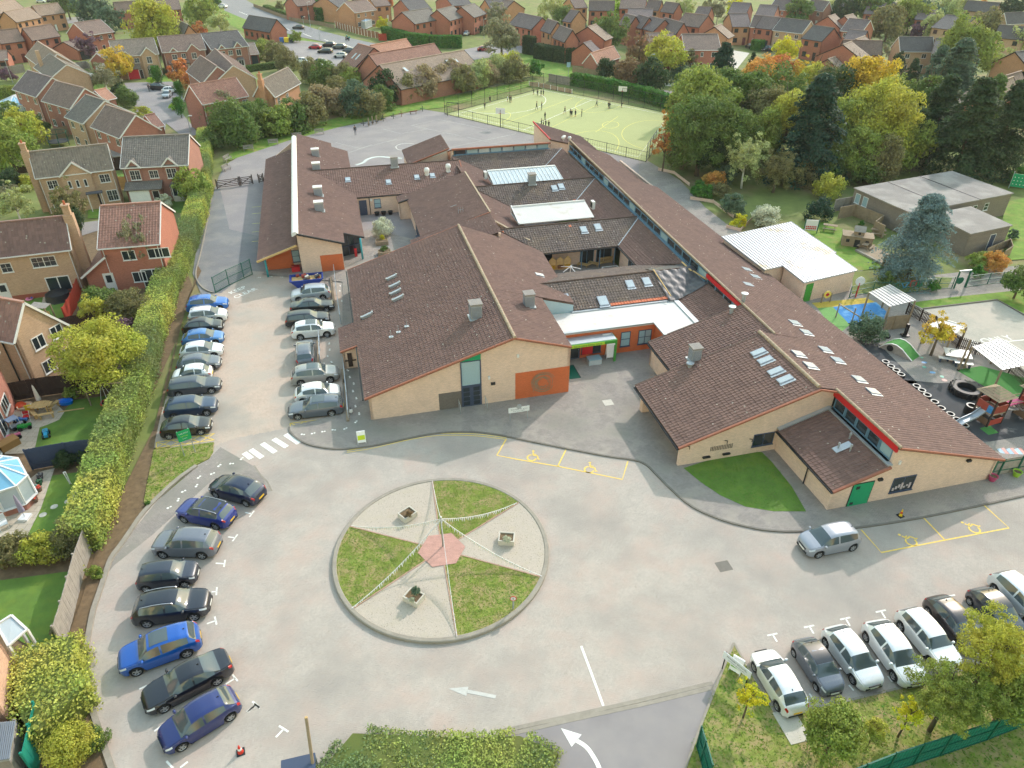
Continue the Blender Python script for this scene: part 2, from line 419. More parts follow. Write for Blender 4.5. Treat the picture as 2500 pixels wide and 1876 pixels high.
def pavers(name,poly,w,mat,z=0.0,gap=.0024):
 P=np.array([(p[0]-ORG.x,p[1]-ORG.y)for p in poly])
 loc=[(a*E1.x+c*E1.y,a*E2.x+c*E2.y)for a,c in P]
 xs=[q[0]for q in loc];ys=[q[1]for q in loc]
 n0,n1=int(min(xs)/w)-6,int(max(xs)/w)+6;m0,m1=int(min(ys)/w)-6,int(max(ys)/w)+6
 k=np.arange(m0,m1)
 t=np.arange((n0-m1)//4-2,(n1-m0)//4+2)
 K,T=np.meshgrid(k,t)
 K=K.ravel();T=T.ravel()
 X=K+4*T;Y=K
 cx=np.concatenate([X+1.0,X+2.5]);cyy=np.concatenate([Y+.5,Y+0.0])
 hx=np.concatenate([np.full(len(X),1.0),np.full(len(X),.5)]);hy=np.concatenate([np.full(len(X),.5),np.full(len(X),1.0)])
 cx=cx*w;cyy=cyy*w;hx=hx*w-gap;hy=hy*w-gap
 k=inside(loc,cx,cyy);cx,cyy,hx,hy=cx[k],cyy[k],hx[k],hy[k]
 wx=ORG.x+cx*E1.x+cyy*E2.x;wy=ORG.y+cx*E1.y+cyy*E2.y
 Z=CAM_H*SP+wy*CP;V=(CAM_H*CP-wy*SP)/Z*FPX;U=wx/Z*FPX
 k=(np.abs(U)<1330)&(V<1000)&(V>-500);cx,cyy,hx,hy=cx[k],cyy[k],hx[k],hy[k]
 nb=len(cx);dz=rng.normal(0,.0012,nb)
 sx=np.array([-1,1,1,-1]);sy=np.array([-1,-1,1,1])
 vx=cx[:,None]+hx[:,None]*sx;vy=cyy[:,None]+hy[:,None]*sy
 wx=ORG.x+vx*E1.x+vy*E2.x;wy=ORG.y+vx*E1.y+vy*E2.y
 tilt=rng.normal(0,.0012,(nb,4))
 top=np.stack([wx,wy,z+dz[:,None]+tilt],2);bot=np.stack([wx,wy,np.full_like(wx,z-.025)],2)
 v=np.concatenate([top,bot],1).reshape(-1,3)
 base=np.arange(nb)[:,None]*8
 q=np.concatenate([base+np.array([f])for f in((0,1,2,3),(4,5,1,0),(5,6,2,1),(6,7,3,2),(7,4,0,3))],0)
 me=npm(name,v,q,mat);set_uv(me)
 return me
fo=link('paving_block',pavers('paving_block',FORE,.096,'paver'),bpy.data.objects['forecourt_bed'])
tag(fo,kind='stuff')
LANE=pix([(523,1090),(372,1092),(395,1005),(440,880),(478,760),(487,718),(540,716),(612,662),(700,668),(842,655),(842,1016),(700,1048),(590,1068)])
ln=sheet('car_lane',LANE,-.007,'joint')
lo=link('paving_block',pavers('lane_block',LANE,.096,'paver_pink',z=-.002),ln);tag(lo,kind='stuff')
KERB=pix([(706,1044),(709,1056),(722,1070),(752,1086),(800,1096),(850,1097),(910,1090),(960,1080),(1020,1067),(1080,1058),(1150,1056),(1210,1062),(1260,1072),(1370,1094),(1480,1115),(1545,1124),(1577,1136),(1602,1160),(1642,1200),(1692,1240),(1762,1271),(1830,1289),(1880,1297),(1945,1299),(2080,1291),(2200,1274),(2330,1249),(2500,1212),(2700,1168)])
KL=sml(KERB,3)
FOOT=[tuple(p)for p in KL]+pix([(2700,1120),(2450,1110),(2300,1080),(2000,950),(1500,700),(900,560),(760,640),(700,655),(652,658),(640,672),(836,690),(838,1012)])
sheet('footway',FOOT,.085,'footway')
b=MB();ribbon(b,KL,.13,-.02,.10);k_=b.build('kerb_line','kerb_dark');struct('kerb',k_)
sheet('access_drive',pix([(1228,1799),(1742,1682),(1702,1790),(1662,1900),(1620,2040),(1430,2040),(1345,1885)]),.004,'tarmac')
sheet('service_lane',pix([(490,716),(470,668),(478,620),(500,545),(522,470),(534,432),(548,404),(720,390),(720,662),(640,672),(612,664),(540,718)]),-.010,'tarmac_dark')
sheet('playground',pix([(534,446),(548,404),(598,374),(700,338),(800,316),(880,301),(960,283),(1035,268),(1088,276),(1560,392),(1560,500),(900,640),(560,560)]),-.004,'tarmac')
sheet('path_east',pix([(1520,380),(1580,392),(1660,440),(1720,505),(1790,560),(1840,575),(2060,560),(2120,690),(2560,640),(2800,640),(2800,1240),(2300,1200),(1900,900)]),-.006,'footway')
PITCH_Q=[at(1086,279),at(1326,216),at(1652,281),at(1577,396)]
sheet('sports_pitch',PITCH_Q,.006,'pitch')
sheet('garden_ground',pix([(-300,2400),(-300,560),(0,560),(420,560),(470,700),(430,830),(350,1010),(240,1330),(195,1640),(240,1990)]),-.05,'soil')
def lawn(name,pts,z=.0,mat='lawn',thick=None):return sheet(name,pts,z,mat,thick=thick)
VERGE_R=pix([(1791,1574),(1893,1746),(2050,1716),(2200,1680),(2360,1632),(2520,1585),(2760,1500),(2760,2100),(1640,2100),(1668,1890),(1702,1790),(1744,1682)])
lawn('verge',VERGE_R,.07,'lawn_dry',thick=.12)
VERGE_S=zpx(8,[(1300,588),(1806,524),(1800,600),(1765,660),(1655,715),(1500,830),(1330,985),(1240,1062),(1215,1030)])
lawn('verge',VERGE_S,.09,'lawn_dry',thick=.12)
LAWN_F=zpx(10,[(1480,745),(1620,860),(1790,975),(2000,1070),(2240,1110)])+zpx(11,[(180,1110),(372,1112),(250,900),(80,690),(0,612),(-120,600)])+zpx(10,[(1700,675)])
lawn('front_lawn',LAWN_F,.10,'lawn_lush')
lawn('nursery_lawn',zpx(7,[(280,340),(560,272),(830,440),(790,525),(1060,668),(780,700),(590,560)]),.004,'lawn')
lawn('nursery_bed',zpx(7,[(770,705),(1100,672),(1420,750),(1610,750),(1570,840),(1110,895),(760,890)]),.003,'ground')
lawn('verge',zpx(7,[(1262,965),(1640,915),(1990,880),(2300,845),(2500,840),(2500,1240),(2212,1070),(1985,940),(1365,1018)]),.006,'lawn')
lawn('field',zpx(7,[(2040,120),(2300,60),(2700,60),(2700,560),(2060,610),(2030,420)]),.004,'lawn')
sheet('bus_yard',zpx(7,[(1365,1020),(1985,945),(2212,1075),(2700,1340),(2700,2100),(2212,1700),(1850,1360),(1260,1020)]),.005,'paving_yard')
b=MB();ribbon(b,zpx(7,[(1360,1020),(1985,945),(2212,1072),(2600,1290)]),.14,-.02,.13);struct('kerb',b.build('kerb_line','kerb_dark'))
sheet('soft_play_yellow',zpx(7,[(420,968),(880,924),(965,968),(470,1012)]),.004,'yellow_soft')
sheet('soft_play_blue',zpx(7,[(600,1002),(965,962),(1050,1040),(1010,1150),(740,1150)]),.007,'blue_soft')
sheet('soft_play_green',zpx(7,[(470,1012),(610,1000),(745,1150),(640,1240)]),.005,'green_soft')
sheet('rubber_surface',[zr(7,800,1280),zr(7,960,1285),zr(7,1330,1659),zr(11,600,-60),zr(11,1500,20),zr(11,2300,-20),zr(11,2500,420),zr(11,1880,520),zr(11,1330,150)],.003,'rubber')
sheet('turf_mat',zpx(7,[(1640,1535),(1850,1500),(2212,1600),(2300,1659),(2100,1800),(1960,1720)]),.010,'turf_bright')
sheet('turf_mat',zpx(11,[(1838,402),(1925,378),(1998,440),(1912,458)]),.010,'turf_bright')
lawn('roadside_green',pix([(470,20),(530,0),(620,60),(730,92),(860,120),(900,112),(1150,140),(1290,165),(1240,135),(1400,170),(1650,215),(1560,205),(1290,185),(900,160),(700,130),(560,60)]),.0,'lawn')
lawn('green',pix([(1160,118),(1290,134),(1400,165),(1400,190),(1330,186),(1180,150)]),.002,'lawn')
lawn('hedge_strip',pix([(560,392),(700,345),(860,302),(1000,272),(1085,262),(1320,205),(1300,196),(1050,242),(850,280),(640,340),(545,385)]),.002,'lawn')
sheet('main_road',sml(pix([(405,-40),(500,4),(590,44),(700,82),(800,104),(925,128),(1060,150)]),3)+sml(pix([(1085,138),(960,116),(850,92),(760,68),(670,34),(600,0),(560,-30)]),3),.004,'road')
b=MB();
for k in range(9):
 a=pix([(480+52*k-1.0*k*k*0.0,-14+23*k-.75*k*k),(500+52*k,-6+23*k-.75*k*k)]);ribbon(b,a,.25,.006,.012)
struct('road_marking',b.build('road_marking','white_line'))
sheet('side_street',pix([(1100,128),(1180,112),(1300,100),(1420,112),(1400,130),(1260,130),(1140,150)]),.003,'tarmac')
sheet('side_street',pix([(1770,120),(1830,130),(1790,180),(1690,215),(1620,210),(1740,168)]),.003,'concrete')
sheet('street',pix([(1490,205),(1560,214),(1660,225),(1640,240),(1540,226)]),.003,'tarmac')
sheet('car_park',zpx(1,[(180,340),(420,345),(560,360),(900,400),(780,620),(380,520),(200,420)]),.002,'tarmac')
sheet('close_road',zpx(0,[(1050,700),(1450,690),(1490,720),(1560,860),(1470,880),(1640,1080),(1690,1170),(1560,1170),(1400,1040),(1390,1130),(1150,950),(1130,850),(1060,760)]),.004,'tarmac')
sheet('close_road',zpx(0,[(620,600),(780,620),(780,670),(640,690)]),.004,'tarmac')
sheet('driveway',zpx(0,[(530,150),(900,140),(900,190),(560,200)]),.003,'tarmac')
lawn('garden_lawn',zpx(4,[(150,930),(620,890),(565,1120),(230,1200)]),.0,'lawn_lush')
lawn('garden_lawn',zpx(4,[(1225,830),(1450,790),(1340,985),(1230,985)]),.0,'lawn_lush')
lawn('garden_lawn',zpx(8,[(330,390),(545,250),(610,165),(1060,105),(1040,300),(930,520),(290,610)]),.0,'lawn_lush')
sheet('patio',zpx(8,[(110,250),(330,200),(480,200),(545,262),(500,330),(400,372),(335,395),(285,610),(40,620)]),.012,'slab')
lawn('garden_lawn',zpx(8,[(440,800),(900,740),(800,1000),(700,1150),(400,1330),(220,1300)]),.0,'lawn_lush')
sheet('patio',zpx(8,[(330,770),(462,738),(345,1080),(225,1320),(-60,1320),(-60,1060)]),.012,'slab')
lawn('garden_lawn',zpx(12,[(-200,100),(640,-10),(600,330),(480,610),(350,690),(60,520),(-200,520)]),.0,'lawn_lush')
sheet('patio',zpx(4,[(320,1330),(520,1270),(560,1300),(480,1640),(360,1640)]),.012,'tarmac_dark')
lawn('garden_lawn',zpx(4,[(520,1280),(640,1270),(600,1340),(510,1360)]),.0,'lawn_lush')
lawn('front_garden',zpx(0,[(980,1470),(1075,1460),(1080,1560),(990,1560)]),.0,'lawn_lush')
lawn('front_garden',zpx(4,[(745,180),(850,175),(850,250),(740,255)]),.0,'lawn')
lawn('front_garden',zpx(4,[(1470,100),(1640,95),(1560,215),(1450,200)]),.0,'lawn_lush')
lawn('front_garden',zpx(0,[(670,690),(860,680),(880,750),(700,760)]),.0,'lawn')
lawn('front_garden',zpx(0,[(1370,640),(1470,640),(1450,710),(1360,700)]),.0,'lawn')
lawn('front_garden',zpx(0,[(1640,1270),(1760,1260),(1740,1450),(1650,1450)]),.0,'lawn_lush')
sheet('path_garden',zpx(4,[(690,290),(850,270),(850,350),(690,400)]),.0,'tarmac')
KW=sml(zpx(8,[(1660,720),(1500,835),(1320,1000),(1200,1130),(1110,1260),(1020,1390),(940,1500),(890,1640)])+zpx(12,[(840,180),(790,330),(760,480),(735,640),(740,800),(755,960),(775,1130),(830,1310),(890,1500),(960,1700)]),3)
b=MB();ribbon(b,KW,.30,-.04,.12);struct('kerb',b.build('kerb_line','kerb'))
b=MB();ribbon(b,sml(zpx(9,[(0,715),(60,800),(110,850),(150,930)]),5),.12,-.03,.012);struct('kerb',b.build('kerb_line','kerb'))
sheet('bay_apron',zpx(8,[(1800,620),(1860,560),(2140,720)])+zpx(9,[(60,800),(140,930),(100,940)])+zpx(8,[(2212,870),(1800,830),(1300,1290),(960,1560),(900,1640),(960,1500),(1120,1270),(1330,1010),(1660,730)]),.004,'footway')
b=MB();ribbon(b,pix([(1791,1572),(1893,1747),(2050,1717),(2200,1681),(2360,1633),(2520,1586),(2700,1522)]),.12,-.03,.085);struct('kerb',b.build('kerb_line','kerb'))
b=MB();ribbon(b,pix([(1791,1572),(1746,1682),(1704,1790),(1668,1890),(1640,1980)]),.12,-.03,.09);struct('kerb',b.build('kerb_line','kerb'))
b=MB();ribbon(b,pix([(1222,1786),(1400,1747),(1570,1709),(1740,1668)]),.22,-.03,.012);struct('edging',b.build('edging_strip','kerb'))
b=MB();ribbon(b,pix([(1226,1797),(1400,1757),(1570,1720),(1744,1679)]),.22,-.03,.014);struct('edging',b.build('edging_strip','kerb'))
b=MB();ribbon(b,pix([(805,1890),(868,1794),(1000,1806),(1080,1813),(1165,1811),(1217,1796)]),.16,-.03,.05);struct('kerb',b.build('kerb_line','kerb'))
sheet('shrub_bed',pix([(812,1890),(870,1797),(1000,1809),(1165,1814),(1228,1800),(1348,1884),(1420,1990),(760,2000)]),.02,'soil')
sheet('hedge_bed',[tuple(p)for p in KW]+zpx(12,[(700,1700),(600,1500),(560,1000),(560,600),(700,200)])+zpx(8,[(760,1600),(900,1200),(1150,700),(1300,400),(1400,0)])+zpx(4,[(1440,1500),(1560,1000),(1640,800),(1660,640),(1700,700),(1600,900),(1520,1200)])+zpx(8,[(1400,100),(1310,500),(1300,590),(1230,1030)]),.03,'soil')
b=MB();ribbon(b,sml(zpx(4,[(1790,60),(1740,330),(1690,560),(1655,700),(1665,780),(1720,850),(1800,885)]),3),.14,-.03,.10);struct('kerb',b.build('kerb_line','kerb'))

# roundabout
RC=Vector((-4.58,32.3,0));RR=7.0
rb=MB()
prof=[(RR,-.03),(RR,.20),(RR-.05,.235),(RR-.26,.235),(RR-.30,.20),(RR-.30,-.03)]
rb.lathe(prof,RC,96)
kerb_r=struct('roundabout_kerb',rb.build('roundabout_kerb','kerb',smooth=True,angle=R(35)))
ends=pix([(1056,1180),(1264,1234),(1327,1416),(1117,1566),(856,1496),(856,1291)])
angs=[math.atan2(p.y-RC.y,p.x-RC.x)for p in ends]
hexc=zpx(9,[(1510,1325),(1600,1293),(1772,1328),(1785,1465),(1640,1565),(1445,1510)])
hexc=sorted(hexc,key=lambda p:math.atan2(p.y-RC.y,p.x-RC.x))
ha=[math.atan2(p.y-RC.y,p.x-RC.x)for p in hexc]
def wedge(a0,a1,z):
 while a1>a0:a1-=2*math.pi
 k=max(2,int((a0-a1)/.05));pts=[]
 for i in range(k+1):
  a=a0+(a1-a0)*i/k;pts.append((RC.x+(RR-.28)*math.cos(a),RC.y+(RR-.28)*math.sin(a)))
 pts.append((RC.x+1.25*math.cos(a1),RC.y+1.25*math.sin(a1)));pts.append((RC.x+1.25*math.cos(a0),RC.y+1.25*math.sin(a0)))
 return pts
WEDGES=[]
for i in range(6):
 w_=wedge(angs[i],angs[(i+1)%6],.2);grass=i%2==0
 WEDGES.append((w_,grass))
 sheet('roundabout_lawn' if grass else 'roundabout_gravel',w_,.205 if grass else .19,'lawn_dry' if grass else 'gravel')
 e=Vector((math.cos(angs[i]),math.sin(angs[i]),0));b=MB()
 ribbon(b,[RC+e*1.2,RC+e*(RR-.3)],.08,.10,.222);struct('edging',b.build('edging_strip','edging'))
sheet('roundabout_centre',[(RC.x+1.55*math.cos(a),RC.y+1.55*math.sin(a))for a in[x+.5 for x in angs]],.228,'pink_slab')
def tufts(name,poly,n,z,h,col,parent=None):
 P=[(p[0],p[1])for p in poly];xs=[p[0]for p in P];ys=[p[1]for p in P]
 x=rng.uniform(min(xs),max(xs),n*3);y=rng.uniform(min(ys),max(ys),n*3)
 k=inside(P,x,y);x=x[k][:n];y=y[k][:n];m=len(x)
 a=rng.uniform(0,2*np.pi,m);w=rng.uniform(.5,1.4,m)*h*.8;hh=rng.uniform(.3,.8,m)*h
 lean=rng.normal(0,h*1.5,(m,2))
 ca,sa=np.cos(a)*w,np.sin(a)*w
 v=np.stack([np.stack([x-ca,y-sa,np.full(m,z)],1),np.stack([x+ca,y+sa,np.full(m,z)],1),np.stack([x+ca*.4+lean[:,0],y+sa*.4+lean[:,1],z+hh],1),np.stack([x-ca*.4+lean[:,0],y-sa*.4+lean[:,1],z+hh],1)],1).reshape(-1,3)
 q=np.arange(m*4).reshape(-1,4)
 o=link(name,npm(name,v,q,'leaf'),parent,col);tag(o,kind='stuff');return o
GR1,GR2,GR3=C(118,140,52),C(96,134,40),C(146,140,72)
for w_,g_ in WEDGES:
 if g_:
  tag(tufts('grass',w_,5200,.2,.035,GR1),'short rough grass tufts in a roundabout wedge','grass')
  tufts('grass',w_,1800,.2,.03,GR3)
  tufts('grass',w_,1800,.2,.04,GR2)
tufts('grass',VERGE_R,9000,.07,.045,GR1);tufts('grass',VERGE_R,5000,.07,.05,GR2);tufts('grass',VERGE_R,3500,.07,.04,GR3)
tufts('grass',VERGE_S,2200,.09,.04,GR1);tufts('grass',VERGE_S,700,.09,.05,GR2)
tufts('grass',LAWN_F,4000,.10,.03,C(86,132,34))
for o in list(COL.objects):
 if o.name.startswith('grass'):tag(o,'short rough grass blades growing in the school verges','grass')

# painted markings
def mark(name,pts_list,w,z,mat,closed=False):
 b=MB()
 for pl in pts_list:ribbon(b,pl,w,z-.003,z+.002)
 return struct(name,b.build(name,mat))
ZM=.008
zeb=[((612,1098),(640,1118)),((640,1083),(672,1105)),((668,1072),(700,1092)),((697,1061),(730,1083)),((596,1106),(614,1120))]
b=MB()
for(a,c)in zeb:
 p0,p1=at(*a),at(*c);ribbon(b,[p0,p1],.42,ZM-.003,ZM+.002)
struct('zebra_crossing',b.build('zebra_crossing','white_line'))
def footprints(line,n,z=.09):
 b=MB();P=sml(line,8);L_=[0]
 for i in range(len(P)-1):L_.append(L_[-1]+(P[i+1]-P[i]).length)
 for k in range(n):
  s=L_[-1]*(k+.5)/n;i=max(j for j in range(len(P)-1)if L_[j]<=s)
  t=(s-L_[i])/max(1e-6,L_[i+1]-L_[i]);p=P[i].lerp(P[i+1],t);d=(P[i+1]-P[i]).normalized();x=Vector((-d.y,d.x,0))*(.09 if k%2 else-.09)
  for sgn,r in((-.09,.07),(.11,.085)):
   q=p+x+d*sgn;b.prism([(q.x+r*math.cos(a)*1.1,q.y+r*math.sin(a)*1.1)for a in[i_*math.pi/4 for i_ in range(8)]],z-.002,z+.003)
 return struct('painted_footprints',b.build('painted_footprints','white_line'))
footprints(zpx(5,[(0,750),(150,748),(400,745),(620,740),(690,745),(715,800),(740,900),(760,1020),(780,1110)]),16,.004)
footprints(zpx(5,[(650,1290),(630,1400),(660,1490),(790,1550),(835,1659)])+zpx(9,[(845,90),(865,210),(880,340),(800,390),(715,430)]),14)
footprints(zpx(9,[(715,430),(600,428),(490,458),(380,450)]),4)
footprints(zpx(8,[(2080,628),(2010,685),(1880,705),(1810,770),(1690,815),(1640,895),(1520,960),(1470,1050),(1380,1100)]),9,.012)
def tick(r,a,c,e,f):mark('bay_marking',[[zr(r,*a),zr(r,*c)],[zr(r,*e),zr(r,*f)]],.10,ZM,'white_line')
tick(8,(2105,1150),(2145,1098),(2068,1112),(2125,1124));tick(8,(1962,1355),(2005,1297),(1925,1318),(1985,1326));tick(8,(1890,1572),(1900,1512),(1820,1540),(1895,1545))
tick(12,(1825,200),(1830,132),(1785,172),(1828,168));tick(12,(1828,448),(1812,380),(1745,440),(1820,415));tick(12,(2005,925),(1960,868),(1905,950),(1985,900));tick(12,(2190,1150),(2130,1096),(2090,1185),(2160,1120))
tick(13,(290,1352),(212,1302),(185,1398),(250,1330));tick(12,(1405,1600),(1460,1659),(1520,1655),(1585,1605));tick(13,(50,1152),(0,1115),(-60,1185),(10,1130))
for a,c in(((1175,992),(1240,962)),((1302,1348),(1370,1298))):mark('bay_marking',[[zr(12,*a),zr(12,*c)]],.10,ZM,'white_line')
for(cx_,cy_)in((90,530),(400,462),(705,395),(1005,333),(1590,205),(1875,145)):
 tick(15,(cx_-44,cy_+10),(cx_+40,cy_-8),(cx_,cy_),(cx_+38,cy_+62))
for a,c in(((400,1030),(438,1080)),((735,958),(775,1005)),((1062,882),(1100,930))):mark('bay_marking',[[zr(15,*a),zr(15,*c)]],.10,ZM,'white_line')
mark('lane_marking',[pix([(1419,1578),(1446,1650),(1473,1724)])],.13,ZM,'white_line')
def arrow(r,tip,tail_pts,hw,hl,w,z,mat='white_line'):
 b=MB();T=zr(r,*tip);P=sml([zr(r,*q)for q in tail_pts],5)
 d=(T-P[0]).normalized();x=Vector((-d.y,d.x,0));base=T-d*hl
 tri=[T,base+x*hw,base-x*hw];b.poly([(p.x,p.y,z+.003)for p in tri])
 ribbon(b,[base+d*.02]+P[1:],w,z-.002,z+.003)
 return struct('arrow_marking',b.build('arrow_marking',mat))
arrow(14,(448,1322),[(570,1420),(660,1480),(720,1560),(770,1659),(800,1800)],.42,1.0,.22,.010)
arrow(13,(1640,988),[(1830,1015),(2040,1058)],.28,1.05,.20,ZM,'worn_line')
YL='yellow_line'
mark('yellow_line',[sml(zpx(9,[(785,605),(1010,568),(1280,505),(1500,468),(1700,460),(1900,468),(2125,495)]),4),sml(zpx(9,[(785,590),(1010,552),(1280,490),(1500,452),(1700,445),(1900,452),(2130,482)]),4)],.06,ZM,YL)
mark('disabled_bay',[zpx(9,[(2130,490),(2050,630),(2212,662)])+zpx(10,[(420,722),(965,833),(1012,680)]),zpx(10,[(420,725),(490,582)])],.10,ZM,YL)
mark('disabled_bay',[zpx(11,[(838,1258),(1008,1450),(1545,1345),(2085,1243),(1875,1052)]),zpx(11,[(1545,1345),(1360,1152)])],.10,ZM,YL)
def wheelchair(c,ang,s):
 b=MB();ca,sa=math.cos(ang),math.sin(ang);T=lambda x,y:(c.x+(x*ca-y*sa)*s,c.y+(x*sa+y*ca)*s)
 arc=[T(-.05+.34*math.cos(a),-.22+.34*math.sin(a))for a in[R(100+250*i/16)for i in range(17)]]
 for pl,w in((arc,.11),([T(-.02,.42),T(.03,.08),T(.34,.06)],.12),([T(.02,.22),T(.26,.22)],.09),([T(.34,.08),T(.46,-.34),T(.58,-.30)],.11)):
  ribbon(b,pl,w*s,ZM-.003,ZM+.002)
 b.prism([T(-.03+.10*math.cos(i*math.pi/4),.58+.10*math.sin(i*math.pi/4))for i in range(8)],ZM-.003,ZM+.002)
 return struct('wheelchair_symbol',b.build('wheelchair_symbol',YL))
wheelchair(zr(10,210,635),ANG-R(22),1.0);wheelchair(zr(10,692,735),ANG-R(22),1.0)
wheelchair(zr(11,1235,1340),R(40),1.0);wheelchair(zr(11,1768,1235),R(40),1.0)
for r,pts,n_ in((9,[(305,360),(772,302),(775,360),(310,415)],4),(8,[(1320,520),(1812,445),(1808,500),(1318,572)],4)):
 A,B,C_,D=[zr(r,*q)for q in pts];L_=[[A,B],[D,C_],[A,D]]
 for k in range(n_):
  s0,s1=k/n_,(k+1)/n_
  L_+=[[A.lerp(B,s0),D.lerp(C_,s1)],[D.lerp(C_,s0),A.lerp(B,s1)]]
 mark('yellow_hatch',L_,.075,ZM,YL)
def text_mesh(txt,size,font=None):
 cu=bpy.data.curves.new('lettering','FONT');cu.body=txt;cu.size=size;cu.align_x='CENTER';cu.align_y='CENTER'
 cu.extrude=.002;o=bpy.data.objects.new('lettering',cu);COL.objects.link(o)
 dg=bpy.context.evaluated_depsgraph_get();me=bpy.data.meshes.new_from_object(o.evaluated_get(dg))
 bpy.data.objects.remove(o);bpy.data.curves.remove(cu);return me
def lettering(name,txt,size,mat,mtx,parent=None,bold=0.0):
 me=text_mesh(txt,size);me.materials.clear();me.materials.append(M[mat]);o=link(name,me,parent)
 o.matrix_local=mtx;return o
def ground_text(txt,c,ang,size,sx=1.0,z=ZM,mat='white_line'):
 o=lettering('road_lettering',txt,size,mat,Matrix.Translation((c.x,c.y,z))@Matrix.Rotation(ang,4,'Z')@Matrix.Diagonal((sx,1,1,1)));struct('road_lettering',o)
a_,c_=zr(4,1945,880),zr(4,2065,830);ang_=math.atan2(c_.y-a_.y,c_.x-a_.x)
ground_text('KEEP',zr(4,2005,860),ang_,.95);ground_text('CLEAR',zr(4,2072,885),ang_,.95)
a_,c_=zr(7,1800,1300),zr(7,2060,1260)
ground_text('IS ONLY',zr(7,1935,1285),math.atan2(c_.y-a_.y,c_.x-a_.x),1.3,1.0,.012)
mark('yard_line',[zpx(7,[(1850,1315),(2212,1280),(2400,1262)])],.12,.012,'white_line')
A,B,C_,D=PITCH_Q
def pq(s,t):return(A.lerp(D,s)).lerp(B.lerp(C_,s),t)
def parc(cs,ct,rs,rt,a0,a1,n=20):return[pq(cs+rs*math.cos(R(a0+(a1-a0)*i/n)),ct+rt*math.sin(R(a0+(a1-a0)*i/n)))for i in range(n+1)]
mark('pitch_line',[[pq(.04,.05),pq(.96,.05),pq(.96,.95),pq(.04,.95),pq(.04,.05)],[pq(.42,.05),pq(.42,.95)],parc(.04,.5,.22,.34,-90,90)],.10,.012,'white_line')
mark('pitch_line',[[pq(.5,.05),pq(.5,.95)],[pq(.3,.08),pq(.3,.92)],parc(.5,.95,.13,.3,-180,0),parc(.74,.05,.12,.3,0,180),parc(.96,.5,.16,.3,90,270),[pq(.7,.3),pq(.7,.7)],parc(.72,.5,.04,.08,0,360),parc(.18,.05,.10,.26,0,180)],.10,.013,'pale_yellow')
mark('court_line',[zpx(1,[(690,1205),(900,1255),(1210,1175)]),zpx(1,[(1090,1090),(1240,1130),(1460,1090)]),zpx(1,[(1330,1060),(1740,1150),(2000,1100),(1560,1010),(1330,1060)]),zpx(1,[(1800,1160),(2100,1230)]),zpx(1,[(1640,1250),(2212,1130)]),zpx(1,[(800,1290),(1000,1220)])],.07,.006,'worn_line')
mark('court_circle',[sml(zpx(1,[(1350,1215),(1260,1212),(1200,1235),(1215,1262),(1270,1270)]),6)],.09,.006,'white_line')
mark('painted_snake',[sml(zpx(1,[(860,1395),(920,1375),(960,1345),(1040,1325),(1150,1330),(1250,1338)]),6)],.55,.006,'glass_sky')
pts=[zr(4,2125,y)for y in(160,215,300,370,450)]
for q in pts:mark('bay_marking',[[q,q+E1*1.2]],.08,.0,'pale_yellow')
for k,(x,y,w,h,c_)in enumerate([(1240,1320,60,30,(150,190,200)),(1290,1410,70,26,(196,150,140)),(1350,1430,50,20,(110,170,150)),(1370,1470,80,24,(120,160,200)),(1370,1510,60,24,(100,170,150)),(1440,1555,90,24,(120,170,210)),(1520,1590,60,26,(120,180,160)),(1540,1620,80,30,(206,160,150))]):
 q=zr(7,x,y);b=MB();b.prism([(q.x+w/330*math.cos(i*math.pi/5),q.y+h/130*math.sin(i*math.pi/5))for i in range(10)],.008,.012)
 o=b.build('painted_spot','any',color=C(*c_));struct('painted_spot',o)
for k,(x,c_)in enumerate([(2020,(150,180,196)),(2095,(140,176,200)),(2165,(150,190,210))]):
 sheet('painted_step',zpx(11,[(x-38,578),(x-5,570),(x+45,628),(x+10,632)]),.012,'any').color=(*C(*c_),1)
 sheet('painted_step',zpx(11,[(x-4,570),(x+22,566),(x+72,620),(x+46,627)]),.013,'any').color=(*C(204,140,130),1)
for q,s_ in((zr(10,845,192),.9),(zr(15,250,1310),1.3)):
 b=MB();c0=q;
 b.obox(c0-E1*s_*.45-E2*s_*.45*(1.5 if s_>1 else 1),E1*s_*.9,E2*s_*.9*(1.5 if s_>1 else 1),Vector((0,0,.10 if s_<1 else .10)))
 struct('inspection_cover',b.build('inspection_cover','concrete'))
b=MB();q=zr(10,1822,1565);b.obox(q-E1*.45-E2*.4,E1*.9,E2*.8,Vector((0,0,.006)));struct('drain_cover',b.build('drain_cover','kerb_dark'))

